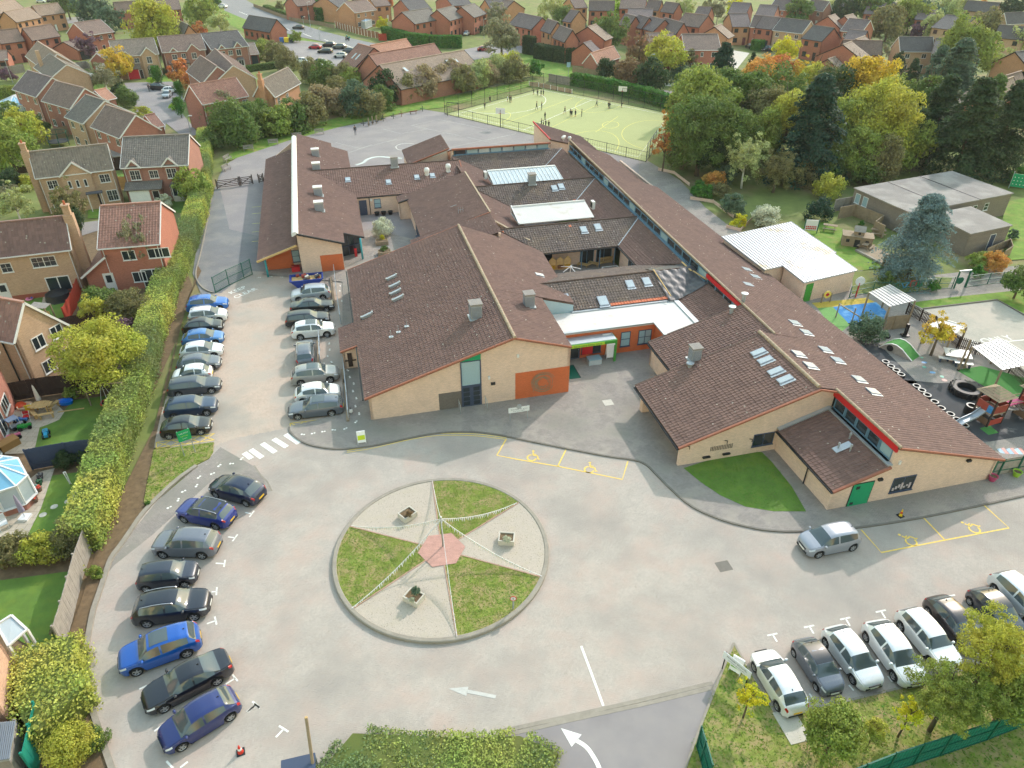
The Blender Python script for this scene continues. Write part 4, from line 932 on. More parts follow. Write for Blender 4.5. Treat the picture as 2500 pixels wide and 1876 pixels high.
roof((20.2,63.5,3.0),(5.0,63.5,3.0),(5.0,57.4,5.05),(20.2,57.4,5.05));verge((5.0,57.35,5.05),(20.2,57.35,5.05),'verge_red',.3,.22)
wall([(4.9,57.5,0),(20.2,57.5,0),(20.2,57.5,4.2),(4.9,57.5,4.2)],-Y_);wall([(5.0,63.3,0),(20.2,63.3,0),(20.2,63.3,2.9),(5.0,63.3,2.9)],Y_);wall([(20.1,57.5,0),(20.1,63.3,0),(20.1,63.3,2.9),(20.1,57.5,4.9)],X_);wall([(5.0,57.5,0),(5.0,63.3,0),(5.0,63.3,2.9),(5.0,57.5,4.9)],-X_)
for k in range(8):opn(SCH,(5.4+1.82*k,57.49,4.2),X_,-Y_,1.74,.75,'blue_frame',['glass','glass_sky','glass_pale'][0 if k==0 else 1+k%2],1,1,.07,False,'clerestory_window')
b=MB();b.bar((5.2,57.4,4.17),(20.1,57.4,4.17),.3,.1);b.build('flashing','blue_frame',SCH)
roof((-1.5,58.4,3.0),(-1.5,66.2,3.0),(4.8,66.2,5.0),(4.8,58.4,5.0));wall([(-1.3,58.7,0),(4.6,58.7,0),(4.6,58.7,4.8),(-1.3,58.7,2.9)],-Y_);wall([(4.6,58.7,0),(4.6,66,0),(4.6,66,4.8),(4.6,58.7,4.8)],X_);wall([(-1.3,58.7,0),(-1.3,66,0),(-1.3,66,2.9),(-1.3,58.7,2.9)],-X_);wall([(-1.3,66,0),(4.6,66,0),(4.6,66,4.8),(-1.3,66,2.9)],Y_);verge((-1.5,58.4,2.96),(4.8,58.4,4.96))
wall([(2.3,58.66,3.75),(4.4,58.66,4.3),(4.4,58.66,4.75),(2.3,58.66,4.1)],-Y_,'white',.05,'gable_panel')
roof((28.0,66.0,3.3),(28.0,58.3,3.3),(20.6,59.0,5.1),(20.6,68.8,5.4));wall([(20.7,59,0),(20.7,68.5,0),(20.7,68.5,5.25),(20.7,59,4.95)],-X_);wall([(20.7,59.1,0),(27.8,58.6,0),(27.8,58.6,3.2),(20.7,59.1,4.9)],-Y_);wall([(27.8,58.6,0),(27.8,66,0),(27.8,66,3.2),(27.8,58.6,3.2)],X_)
verge((20.6,59.0,5.12),(20.6,68.8,5.42),'red_paint',.14,.2)
for q in((23.4,60.6,4.6),(24.2,60.3,4.45),(23.0,59.9,4.65)):b=MB();b.lathe([(.02,.55),(.22,.5),(.3,.35),(.26,.2),(.16,.1),(.16,-.2)],q,12);b.build('roof_cowl','white',SCH,smooth=True)
roof((-16.2,47.2,2.5),(5.4,47.2,2.5),(5.4,53.8,4.5),(-16.2,53.8,4.5),[(-9.85,47.2,-6.6,-6.35)],'roof_tile');roof((5.4,60.0,2.6),(-9.0,60.0,2.6),(-16.2,53.8,4.5),(5.4,53.8,4.5));rcp((-16.2,53.8,4.53),(5.4,53.8,4.53),.10,'roof_deck')
verge((5.42,47.2,2.48),(5.42,53.8,4.48),'verge_red');gutter((-9.9,47.1,2.42),(-1.0,47.1,2.42))
wall([(-10,46.45+.75,0),(4.9,47.2,0),(4.9,47.2,2.45),(-10,47.2,2.45)],-Y_);wall([(-10,59.7,0),(5.2,59.7,0),(5.2,59.7,2.5),(-10,59.7,2.5)],Y_);wall([(5.2,47.2,0),(5.2,59.7,0),(5.2,59.7,2.5),(5.2,53.8,4.4),(5.2,47.2,2.4)],X_)
door(SCH,(-9.6,47.19,.02),X_,-Y_,1.0,2.05,'navy','navy');opn(SCH,(-7.6,47.19,.85),X_,-Y_,.9,1.25,'navy','glass_pale',1,2)
b=MB();b.tube((-8.2,47.1,2.4),(-8.2,47.1,.05),.05);b.build('downpipe','dark',SCH);b=MB();b.lathe([(.0,-.1),(.16,-.08),(.16,0)],(-7.95,47.1,2.05),10,axis='y');b.build('wall_light','white',SCH)
ZW=5.05
roof((-9.85,69.0,2.66),(-9.85,32.8,2.66),(-17.2,32.8,ZW),(-17.2,69.0,ZW+.25));roof((-12.2,32.8,3.42),(-12.2,29.6,3.42),(-17.2,29.6,ZW),(-17.2,32.8,ZW));roof((-12.2,71.0,3.5),(-12.2,69.0,3.5),(-17.2,69.0,ZW+.25),(-17.2,71.0,ZW+.25))
roof((-21.9,29.6,2.2),(-22.3,68.6,2.35),(-17.5,68.6,3.85),(-17.4,29.6,3.7))
b=MB()
A_,B_=Vector((-17.3,29.5,ZW)),Vector((-17.55,68.8,ZW+.35));prof=[(-.42,-.32),(-.42,.02),(-.30,.16),(-.05,.24),(.18,.16),(.32,.0)]
vs_=[];nn_=14
for i in range(nn_+1):
 p=A_.lerp(B_,i/nn_)
 vs_+=[p+Vector((x,0,z))for x,z in prof]
fs_=[]
for i in range(nn_):
 for k in range(5):fs_.append((i*6+k,i*6+k+1,(i+1)*6+k+1,(i+1)*6+k))
fs_+=[tuple(range(5,-1,-1)),tuple(range(nn_*6,nn_*6+6))]
b.add(vs_,[f[::-1]for f in fs_]);b.build('ridge_cowl','white',SCH,smooth=True,angle=R(40))
wall([(-17.25,29.98,-.02),(-12.55,29.98,-.02),(-12.55,29.98,3.3),(-17.25,29.98,4.7)],-Y_);wall([(-12.6,30.0,0),(-12.6,33,0),(-12.6,33,3.3),(-12.6,30.0,3.3)],X_,'buff_brick')
wall([(-15.1,29.966,.02),(-12.6,29.966,.02),(-12.6,29.966,2.05),(-15.1,29.966,2.05)],-Y_,'orange_brick',.012,'brick_panel');wall([(-21.3,31.9,-.02),(-18.2,31.9,-.02),(-18.2,31.9,3.3),(-21.3,31.9,2.25)],-Y_,'orange_brick');wall([(-18.2,31.8,-.02),(-17.2,31.8,-.02),(-17.2,31.8,3.6),(-18.2,31.8,3.3)],-Y_)
opn(SCH,(-18.25,31.78,.8),X_,-Y_,.85,1.45,'navy','glass_pale',1,2);verge((-21.9,29.55,2.2),(-17.4,29.55,3.68),'timber_new',.16,.2);verge((-17.2,29.55,4.98),(-12.2,29.55,3.38),'dark',.14,.2);verge((-12.2,32.75,3.3),(-9.85,32.75,2.6),'dark',.14,.2)
wall([(-21.35,31.9,0),(-21.6,68.4,0),(-21.6,68.4,2.2),(-21.35,31.9,2.2)],-X_);wall([(-10.3,34.5,0),(-10.3,68.8,0),(-10.3,68.8,2.6),(-10.3,34.5,2.6)],X_);wall([(-21.6,68.4,0),(-12.4,70.8,0),(-12.4,70.8,3.4),(-17.3,69.5,5.0),(-21.6,68.4,2.3)],Y_)
wall([(-12.5,33.8,0),(-10.3,34.4,0),(-10.3,34.4,2.6),(-12.5,33.8,2.9)],-Y_,'glass',.1,'glazed_screen');b=MB()
for k in range(4):b.bar((-12.5+.73*k,33.72+.2*k,0),(-12.5+.73*k,33.72+.2*k,2.8),.07,.07)
b.bar((-12.5,33.7,1.3),(-10.3,34.3,1.3),.07,.07);b.build('screen_frame','navy',SCH)
for q in((-21.1,30.2,2.3),(-10.35,32.4,2.7)):b=MB();b.tube((q[0],q[1],0),(q[0],q[1],q[2]),.11);b.build('post','teal',SCH,smooth=True)
b=MB();b.box(-11.2,-10.9,33.3,33.6,0,1.0);b.build('red_bin','red_paint',SCH)
def turret(u,v,z,w=.95,d=.95,h=1.5,cap='felt',lean=0.0):
 b=MB();b.box(-w/2,w/2,-d/2,d/2,-.45,h);t=b.build('roof_ventilator','galv',SCH);t.location=(u,v,z);t.rotation_euler=(0,lean,0)
 b=MB()
 for k in range(9):
  zz=.12+k*(h-.3)/9
  b.box(-w/2+.06,w/2-.06,-d/2-.03,-d/2-.002,zz,zz+.09);b.box(-w/2-.03,-w/2-.002,-d/2+.06,d/2-.06,zz,zz+.09);b.box(w/2+.002,w/2+.03,-d/2+.06,d/2-.06,zz,zz+.09)
 b.build('louvre','louvre',t)
 b=MB();b.box(-w/2-.08,w/2+.08,-d/2-.08,d/2+.08,h,h+.10);b.build('cap',cap,t)
 b=MB();b.box(-w/2-.14,w/2+.14,-d/2-.14,d/2+.14,-.1,.02);b.build('skirt','galv',t)
hz=lambda u:ZH+.316*u if u<0 else ZH-.31*u
for u,v in((-2.1,5.0),):turret(u,v,hz(u),.95,.95,1.35)
turret(3.0,6.4,hz(3.0),.85,.85,1.2)
turret(14.7,-3.0,3.7,.8,.8,1.2);turret(-3.9,53.4,4.4,.9,.9,1.3);turret(13.1,42.2,4.15,.9,.9,1.3)
for v in(38.6,44.2,54.6,61.6):
 t=turret(-14.6,v,4.15,1.0,.75,1.15,'white')
def skylight(u,v,z,su,sv,slope,axis='v',w=.78,l=1.0):
 b=MB();b.box(-w/2,w/2,-l/2,l/2,.0,.09);
 t=b.build('rooflight','louvre',SCH)
 t.location=(u,v,z+.04);t.rotation_euler=(slope,0,0)if axis=='v' else(0,slope,0)
 b=MB();b.box(-w/2+.07,w/2-.07,-l/2+.07,l/2-.07,.09,.10);b.build('pane','glass_sky',t)
 b=MB();b.box(-w/2-.06,w/2+.06,-l/2-.22,-l/2,.0,.03);b.build('apron','galv',t)
SLF=math.atan(.36)
for u,v in((7.7,10.2),(14.6,11.0),(16.4,11.1)):skylight(u,v,3.1+.361*(v-8.7),0,0,SLF)
skylight(11.2,9.3,3.35,0,0,SLF,w=.95,l=1.2)
for u,v in((14.9,26.0),(16.7,26.2)):skylight(u,v,2.66+.378*(v-23.1),0,0,SLF)
for u,v in((14.9+1.0,41.0),(16.9,41.2)):skylight(u,v,2.66+.397*(v-38.4),0,0,SLF)
for u,v in((-10.6,51.2),(-1.2,50.6),(1.0,50.7),(-5.2,50.0)):skylight(u,v,2.5+.303*(v-47.2),0,0,math.atan(.30),w=.7,l=.85)
for u,v in((6.4,14.8),(6.2,9.6)):skylight(u,v,ZH-.35*u,0,0,math.atan(.33),'u',.9,.6)
def zbl(u):return 2.12+.3115*(u-9.5)
for px_,py_ in((1851,862),(1868,881),(1893,908),(1916,928)):
 uu,vv=17.0,-7.0
 for _ in range(8):
  p=at(px_,py_,zbl(uu))-ORG;uu,vv=p.dot(E1),p.dot(E2)
 skylight(uu,vv,zbl(uu),0,0,-math.atan(.3115),'u',1.15,.62)
for r_,x,y in((7,275,1140),(7,370,1220),(7,530,1365),(7,305,1402),(7,635,1455),(7,405,1500),(7,815,1615),(11,935,95),(6,2015,690),(6,2085,750),(6,2025,817)):
 uu,vv=25.0,-8.0
 for _ in range(10):
  p=zr(r_,x,y,ZE-.305*(uu-21.9))-ORG;uu,vv=p.dot(E1),p.dot(E2)
 skylight(uu,vv,ZE-.305*(uu-21.9),0,0,math.atan(.305),'u',1.0,.8)
for q in((-8.0,18.3),(-7.9,16.4),(-8.0,14.9),(-7.9,13.5),(-11.0,12.6)):
 z=hz(q[0]);b=MB();b.box(-.55,.55,-.14,.14,.02,.26);b.tube((-.55,-.12,.22),(-.55,.12,.22),.1);b.tube((.55,-.12,.22),(.55,.12,.22),.1);t=b.build('roof_duct','galv',SCH);t.location=(q[0],q[1],z);t.rotation_euler=(0,-math.atan(.316),R(8))
for q in((-9.3,7.2),(-8.6,7.5),(-7.8,7.9)):
 z=hz(q[0]);b=MB();b.box(-.2,.2,-.16,.16,.0,.1);b.tube((0,0,0),(0,0,.75),.025);t=b.build('roof_vent','galv',SCH);t.location=(q[0],q[1],z)
for q in((0.3,51.0,4.0,.36),(3.4,51.4,4.2,.36)):
 b=MB();b.lathe([(.02,.95),(q[3]*.8,.88),(q[3]*1.1,.6),(q[3],.35),(q[3]*.7,.2),(q[3],-.2)],(q[0],q[1],q[2]-.3),14);b.build('roof_cowl','white',SCH,smooth=True)
for q,h in(((22.4,3.2,4.95),.8),((20.6,2.0,4.7),.55),((14.0,-3.7,3.2),.6)):
 b=MB();b.tube((q[0],q[1],q[2]-.3),(q[0],q[1],q[2]+h),.17);b.lathe([(.30,h),(.32,h+.1),(.0,h+.16)],(q[0],q[1],q[2]),12);b.build('flue','galv',SCH,smooth=True,angle=R(40))
def tarp():
 n,m=44,34;A,B,C,D=Vector((17.7,8.3,3.3)),Vector((22.1,8.9,4.3)),Vector((22.15,14.2,4.55)),Vector((17.4,14.0,4.1));vs=[];fs=[]
 for i in range(n+1):
  for j in range(m+1):
   s,t=i/n,j/m;p=A.lerp(B,s).lerp(D.lerp(C,s),t)
   v=p.y;zz=max(3.1+.361*(v-8.7)if v<12.3 else 4.4-.325*(v-12.3),2.68+.374*(p.x-18.15))
   w=.02*math.sin(7*s+5*t*s)+.022*math.sin(31*s+9*t)+.02*math.sin(37*t+19*s)+random.uniform(-.025,.025)
   vs.append((p.x,p.y,zz+.12+w))
 for i in range(n):
  for j in range(m):k=i*(m+1)+j;fs.append((k,k+m+1,k+m+2,k+1))
 b=MB();b.add(vs,fs);return b.build('tarpaulin','tarp',SCH,smooth=True)
tarp()
b=MB();b.bar((17.55,12.3,4.66),(17.9,8.5,3.5),.10,.06);b.bar((21.3,13.6,4.5),(21.4,11.6,4.4),.18,.05);b.bar((21.5,11.4,4.45),(22.0,9.2,4.4),.14,.05);b.build('batten','timber_new',SCH)

# cars
def interp(tab,x):
 for i in range(len(tab)-1):
  if x<=tab[i+1][0]:
   a,b_=tab[i],tab[i+1];t=(x-a[0])/(b_[0]-a[0])if b_[0]>a[0]else 0
   t=max(0,min(1,t));t2=t*t*(3-2*t)*.35+t*.65
   return a[1]+(b_[1]-a[1])*t2
 return tab[-1][1]
KINDS={'hatch':dict(L=4.05,W=1.76,H=1.46,wb=2.52,r=.31,fo=.80,clear=.17,top=[(0,.36),(.012,.43),(.05,.505),(.14,.57),(.225,.625),(.39,.92),(.47,.985),(.56,1.0),(.70,.97),(.82,.90),(.935,.665),(.978,.60),(1,.40)],belt=[(0,.42),(.10,.52),(.24,.605),(.5,.645),(.82,.71),(.93,.65),(1,.5)],ws=(.225,.39),rw=(.815,.93),side=(.27,.80),bp=(.52,.545)),'suv':dict(L=4.38,W=1.83,H=1.62,wb=2.64,r=.35,fo=.86,clear=.22,top=[(0,.42),(.012,.50),(.05,.575),(.14,.615),(.245,.655),(.385,.93),(.47,.99),(.60,1.0),(.76,.975),(.875,.91),(.957,.67),(.985,.58),(1,.42)],belt=[(0,.46),(.10,.58),(.24,.63),(.5,.65),(.86,.70),(.95,.66),(1,.5)],ws=(.245,.385),rw=(.87,.955),side=(.285,.86),bp=(.52,.545)),'estate':dict(L=4.62,W=1.81,H=1.45,wb=2.80,r=.33,fo=.80,clear=.16,top=[(0,.38),(.012,.46),(.05,.53),(.15,.59),(.275,.64),(.42,.94),(.50,.99),(.62,1.0),(.80,.98),(.92,.92),(.972,.66),(.99,.58),(1,.42)],belt=[(0,.42),(.10,.54),(.27,.62),(.5,.645),(.88,.68),(.96,.64),(1,.5)],ws=(.275,.42),rw=(.92,.972),side=(.31,.90),bp=(.545,.567)),'saloon':dict(L=4.72,W=1.84,H=1.45,wb=2.82,r=.33,fo=.88,clear=.16,top=[(0,.38),(.012,.45),(.05,.525),(.15,.585),(.28,.635),(.42,.94),(.49,.99),(.58,1.0),(.68,.955),(.86,.70),(.92,.685),(.975,.665),(.99,.58),(1,.42)],belt=[(0,.42),(.10,.54),(.27,.62),(.5,.645),(.80,.68),(.95,.64),(1,.5)],ws=(.28,.42),rw=(.69,.86),side=(.315,.79),bp=(.545,.565)),'city':dict(L=3.57,W=1.63,H=1.49,wb=2.30,r=.28,fo=.68,clear=.16,top=[(0,.36),(.015,.46),(.05,.55),(.14,.61),(.22,.65),(.37,.93),(.46,.99),(.60,1.0),(.74,.95),(.84,.84),(.945,.62),(.985,.54),(1,.38)],belt=[(0,.42),(.10,.56),(.22,.63),(.5,.65),(.85,.66),(.95,.6),(1,.48)],ws=(.22,.37),rw=(.80,.935),side=(.265,.79),bp=(.60,.625)),'mpv':dict(L=3.98,W=1.76,H=1.56,wb=2.53,r=.32,fo=.78,clear=.18,top=[(0,.40),(.012,.48),(.05,.56),(.13,.61),(.21,.655),(.385,.94),(.48,.99),(.62,1.0),(.80,.975),(.90,.92),(.96,.66),(.985,.57),(1,.42)],belt=[(0,.44),(.10,.56),(.22,.63),(.5,.65),(.86,.69),(.95,.65),(1,.5)],ws=(.21,.385),rw=(.90,.96),side=(.26,.88),bp=(.52,.545)),}
def car_meshes(kind):
 k=KINDS[kind];L,W,H,wb,rw_,fo,cl=k['L'],k['W'],k['H'],k['wb'],k['r'],k['fo'],k['clear']
 xf,xr=fo/L,(fo+wb)/L;ra=rw_+.055
 st={0,.006,.02,.04,.07,.10,.14,.18,.9,.93,.945,.975,.987,.995,1}
 for c in(xf,xr):
  for a in(-1.0,-.92,-.75,-.5,-.2,.2,.5,.75,.92,1.0):st.add(c+a*ra/L)
  st.add(c-1.02*ra/L);st.add(c+1.02*ra/L)
 for p in(*k['ws'],*k['rw'],*k['side'],*k['bp']):st.add(p)
 for p in np.linspace(k['ws'][0],k['ws'][1],5):st.add(float(p))
 for p in np.linspace(.43,.85,9):st.add(float(p))
 st=sorted(st);xs=[st[0]]
 for s in st[1:]:
  if s-xs[-1]>.0035:xs.append(s)
 keep=set(k['ws']+k['rw']+k['side']+k['bp'])
 plan=[(0,.52),(.008,.66),(.03,.81),(.08,.925),(.18,.985),(.35,1),(.72,1),(.86,.965),(.945,.89),(.985,.78),(1,.66)]
 NR=10;ring=[]
 for x in xs:
  w=interp(plan,x)*W/2;T=interp(k['top'],x)*H;B=min(interp(k['belt'],x)*H,T-.05)
  zb=cl+(.05 if x<.03 or x>.97 else 0);arch=0
  for c in(xf,xr):
   d=abs(x-c)*L
   if d<ra:arch=max(arch,math.sqrt(ra*ra-d*d)+rw_*.97)
  z0=max(zb,arch);g=max(0,min(1,(T-B-.06)/.30));zm=max(.47*H*.9,z0+.06)
  zs=max(B-.11,z0+.10)
  rw2=[w*.90,w*.985,w*1.0,w*.985,w*.935];rz=[z0,z0+.05,max(zm,z0+.07)if zm<zs else(z0+zs)/2,zs,B]
  tw=.70*w if g>0 else .8*w
  x5=.935*w+(tw-.935*w)*.5*g-(1-g)*.08*w;z5=B+(T-.075-B)*(.5 if g>.5 else .5)
  x6=.84*w*(1-g)+tw*g;z6=(T-.03)*(1-g)+(T-.075)*g
  x7=.70*w*(1-g)+tw*.90*g;z7=(T-.016)*(1-g)+(T-.028)*g
  rw2+=[x5,x6,x7,.42*w,0];rz+=[z5,z6,z7,T-.004,T]
  ring.append([(L/2-x*L,y,z)for y,z in zip(rw2,rz)])
 n=len(xs);V=[];idx={}
 def vid(i,j,s):
  if j==NR-1:s=1
  key=(i,j,s)
  if key not in idx:
   p=ring[i][j];idx[key]=len(V);V.append((p[0],p[1]*s,p[2]))
  return idx[key]
 parts={q:[]for q in('body','windscreen','rear_window','wl','wr','wl2','wr2','hl','hr','tl','tr')}
 inr=lambda a,b_,r:a>=r[0]-1e-6 and b_<=r[1]+1e-6
 for i in range(n-1):
  a,c=xs[i],xs[i+1]
  for j in range(NR-1):
   for s in(1,-1):
    f=(vid(i,j,s),vid(i+1,j,s),vid(i+1,j+1,s),vid(i,j+1,s))
    if s==1:f=f[::-1]
    tgt='body'
    if j>=6 and inr(a,c,k['ws']):tgt='windscreen'
    elif j>=6 and inr(a,c,k['rw']):tgt='rear_window'
    elif j in(4,5)and inr(a,c,k['side'])and not inr(a,c,k['bp']):
     tgt=('wl' if s==1 else 'wr')+('' if a<k['bp'][0]else '2')
    elif j==3 and .012<a and c<=.105:tgt='hl' if s==1 else 'hr'
    elif j in(3,4)and a>=.935 and c<=.99:tgt='tl' if s==1 else 'tr'
    parts[tgt].append(f)
 for i,s_ in((0,1),(n-1,-1)):
  loop=[vid(i,j,1)for j in range(NR)]+[vid(i,j,-1)for j in range(NR-2,-1,-1)]
  parts['body'].append(tuple(loop if s_==-1 else loop[::-1]))
 out={}
 def sub(name,faces,mat,push=0.0):
  used=sorted({v for f in faces for v in f});mp={v:q for q,v in enumerate(used)}
  b=MB();b.add([V[v]for v in used],[tuple(mp[v]for v in f)for f in faces])
  return b.mesh(name,mat,smooth=True,angle=R(38))
 out['body']=sub('body',parts['body'],'paint')
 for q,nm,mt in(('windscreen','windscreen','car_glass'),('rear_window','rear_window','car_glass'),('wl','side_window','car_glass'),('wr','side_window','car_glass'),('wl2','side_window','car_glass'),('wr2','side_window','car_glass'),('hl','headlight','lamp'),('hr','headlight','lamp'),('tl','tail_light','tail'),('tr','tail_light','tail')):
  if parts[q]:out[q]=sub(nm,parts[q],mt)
 b=MB();b.box(-L/2+.16,L/2-.16,-W*.37,W*.37,cl-.02,H*.45)
 for s in(1,-1):
  y0=s*(W/2-.05);b.obox((L/2-fo-ra-.02,y0-s*.10,cl-.015),(-(wb-2*ra-.04),0,0),(0,s*.115,0),(0,0,.09))
 b.box(L/2-.03,L/2+.012,-W*.30,W*.30,cl+.10,cl+.25);b.box(-L/2-.012,-L/2+.03,-W*.30,W*.30,cl+.06,cl+.17)
 out['under']=b.mesh('underbody','trim')
 b=MB();b.box(L/2-.02,L/2+.016,-W*.22,W*.22,H*.36,H*.36+.09);out['grille']=b.mesh('grille','trim')
 b=MB();b.box(L/2-.01,L/2+.028,-.26,.26,H*.36-.15,H*.36-.04);out['pf']=b.mesh('number_plate','plate_white')
 b=MB();b.box(-L/2-.028,-L/2+.01,-.26,.26,H*.36-.08,H*.36+.03);out['pr']=b.mesh('number_plate','plate_yellow')
 for s,q in((1,'ml'),(-1,'mr')):
  b=MB();xm=L/2-(k['ws'][0]+.055)*L;zm=interp(k['belt'],.3)*H
  b.lathe([(.0,-.13),(.07,-.11),(.09,-.02),(.085,.06),(.0,.10)],(xm,s*(W/2+.03),zm+.05),8,axis='y');b.bar((xm,s*(W/2-.12),zm-.0),(xm,s*(W/2-.02),zm+.03),.06,.04)
  out[q]=b.mesh('mirror','paint',smooth=True)
 b=MB();R0,w=rw_,.20
 b.lathe([(R0*.66,-w/2+.02),(R0*.70,-w/2),(R0*.92,-w/2),(R0,-w/2+.05),(R0,w/2-.05),(R0*.92,w/2),(R0*.70,w/2),(R0*.66,w/2-.02)],(0,0,0),20,axis='y');out['tyre']=b.mesh('tyre','tyre',smooth=True,angle=R(40))
 b=MB();y=w/2-.025
 b.lathe([(R0*.60,y-.02),(R0*.70,y+.01)],(0,0,0),20,axis='y');b.lathe([(0,y),(R0*.16,y),(R0*.16,y-.05)],(0,0,0),8,axis='y')
 for q in range(5):
  a=2*math.pi*q/5+.3;ca,sa=math.cos(a),math.sin(a);b.bar((R0*.1*ca,y-.015,R0*.1*sa),(R0*.66*ca,y-.008,R0*.66*sa),.022,.075,up=(-sa,0,ca))
 out['rim']=b.mesh('rim','alloy')
 b=MB();b.lathe([(0,y-.07),(R0*.68,y-.06)],(0,0,0),16,axis='y');out['disc']=b.mesh('brake_disc','trim')
 xr0,xr1=L/2-(k['ws'][1]+.03)*L,L/2-(k['rw'][0]-.03)*L;zt=H
 rails=[]
 for s in(1,-1):
  b=MB();y=s*W/2*.69;pts=[(xr0-(xr0-xr1)*t,y,interp(k['top'],.5-(xr0-(xr0-xr1)*t)/L)*H-.012+(.03 if 0<t<1 else 0))for t in(0,.04,.3,.6,.96,1)]
  for i in range(5):b.bar(pts[i],pts[i+1],.035,.03)
  rails.append(b.mesh('roof_rail','alloy'))
 out['rails']=rails
 def top_panel(x0,x1,yw,push):
  n_=8;vs=[];
  for i in range(n_+1):
   x=x0+(x1-x0)*i/n_;z=interp(k['top'],x)*H+push
   vs+=[(L/2-x*L,-yw,z-.012),(L/2-x*L,0,z),(L/2-x*L,yw,z-.012)]
  fs=[]
  for i in range(n_):fs+=[(3*i,3*i+1,3*i+4,3*i+3),(3*i+1,3*i+2,3*i+5,3*i+4)]
  b=MB();b.add(vs,[f[::-1]for f in fs]);return b
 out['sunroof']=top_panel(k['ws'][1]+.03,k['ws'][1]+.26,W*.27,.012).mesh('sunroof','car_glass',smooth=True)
 out['blackroof']=top_panel(k['ws'][1]+.005,k['rw'][0]-.005,W*.335,.006).mesh('roof_panel','paint_black',smooth=True)
 xa=L/2-(k['rw'][0]-.035)*L;za=interp(k['top'],k['rw'][0]-.035)*H
 b=MB();b.add([(xa+.09,-.02,za),(xa+.09,.02,za),(xa-.06,.02,za),(xa-.06,-.02,za),(xa-.05,0,za+.07)],[(0,1,4),(1,2,4),(2,3,4),(3,0,4)]);out['fin']=b.mesh('antenna','trim')
 out['k']=k
 return out
CARM={q:car_meshes(q)for q in KINDS}
CARS_BY_SCREEN=[]
def make_car(kind,col,label,pos,heading,scale=.965,extras='',group=None,cat='car',name='parked_car',lite=False):
 m=CARM[kind];k=m['k'];t=thing(name,label,cat,pos,heading,group);t.scale=(scale,)*3
 off=-(k['L']/2-k['fo']-k['wb']/2)
 def p(nm,me,color=None,par=t,loc=None,rz=None):
  o=link(nm,me,par,color);o.location=loc if loc else(off,0,0)
  if rz:o.rotation_euler=(0,0,rz)
  return o
 bd=p('body',m['body'],col)
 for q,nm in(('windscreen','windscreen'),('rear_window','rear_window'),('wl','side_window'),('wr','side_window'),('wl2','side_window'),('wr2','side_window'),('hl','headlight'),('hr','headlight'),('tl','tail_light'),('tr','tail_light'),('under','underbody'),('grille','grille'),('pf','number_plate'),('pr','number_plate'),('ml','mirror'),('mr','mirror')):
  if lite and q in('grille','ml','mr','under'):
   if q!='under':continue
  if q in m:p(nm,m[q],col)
 for x in(k['wb']/2,-k['wb']/2):
  for s in(1,-1):
   o=p('tyre' if lite else 'wheel',m['tyre'],None,t,(x,s*(k['W']/2-.125),k['r']))
   if not lite:
    r_=link('rim',m['rim'],o);r_.rotation_euler=(0,random.uniform(0,6),0 if s>0 else math.pi)
    d_=link('brake_disc',m['disc'],o);d_.rotation_euler=(0,0,0 if s>0 else math.pi)
 if 'r' in extras:
  for q in m['rails']:p('roof_rail',q)
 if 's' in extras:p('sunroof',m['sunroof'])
 if 'b' in extras:p('roof_panel',m['blackroof'])
 if not lite:p('antenna',m['fin'])
 return t
WHITE,BLACK,SILVER,GREY=C(226,228,230),C(26,28,34),C(176,182,190),C(96,102,112)
DGREY,NAVY,BLUE,SKYB=C(66,72,82),C(26,36,72),C(12,84,168),C(62,120,182)
def bwh(r,front,rear,near,kind,col,label,extras='',flip=False,**kw):
 F,B=zr(r,*front),zr(r,*rear);d=(F-B).normalized();n=Vector((-d.y,d.x,0));k=KINDS[kind]
 s=max(.88,min(1.02,(F-B).length/k['wb']));side=-1 if near=='l' else 1
 mid=(F+B)/2+n*side*(k['W']/2-.10)*s
 return make_car(kind,col,label,(mid.x,mid.y,0),math.atan2(d.y,d.x),s,extras,**kw)
def by_mid(r,x,y,head,kind,col,label,extras='',scale=.95,z=.62,**kw):
 q=zr(r,x,y,z);k=KINDS[kind];off=(k['L']/2-k['fo']-k['wb']/2)*scale
 return make_car(kind,col,label,(q.x+off*math.cos(head),q.y+off*math.sin(head),0),head,scale,extras,**kw)
H0,H1=R(13),R(193)
GA,GB,GC,GD='cars parked along the hedge','cars parked along the hall railings','cars parked round the forecourt curve','cars parked in the south-east bays'
for x,y,hd,kd,c,lb,ex in[(1750,975,H0,'suv',C(16,104,190),'bright blue crossover nearest the green gates, beside the hedge','r'),(1752,1070,H0,'mpv',WHITE,'white boxy hatchback between the bright blue crossover and a black car by the hedge','r'),(1710,1155,H0,'hatch',BLACK,'black hatchback between a white boxy car and a mid blue hatchback by the hedge',''),(1712,1255,H0,'hatch',SKYB,'mid blue hatchback parked by the hedge above a white coupe-like car',''),(1698,1362,H0,'hatch',WHITE,'white sleek hatchback with nose out from the hedge, between blue and grey cars',''),(1676,1468,H0,'hatch',GREY,'mid grey hatchback by the hedge between two white cars',''),(1620,1562,H1,'city',WHITE,'small white hatchback reversed in by the hedge with red tail lights showing',''),(1640,1660,H0,'estate',DGREY,'dark grey long car by the hedge below the reversed white hatchback',''),]:by_mid(4,x,y,hd,kd,c,lb,ex,group=GA)
by_mid(8,1612,218,H0,'suv',C(44,62,88),'dark steel blue crossover, second from bottom of the hedge row','',group=GA)
bwh(8,(1705,458),(1435,495),'r','hatch',BLACK,'black hatchback at the bottom of the hedge row beside the yellow hatching',group=GA)
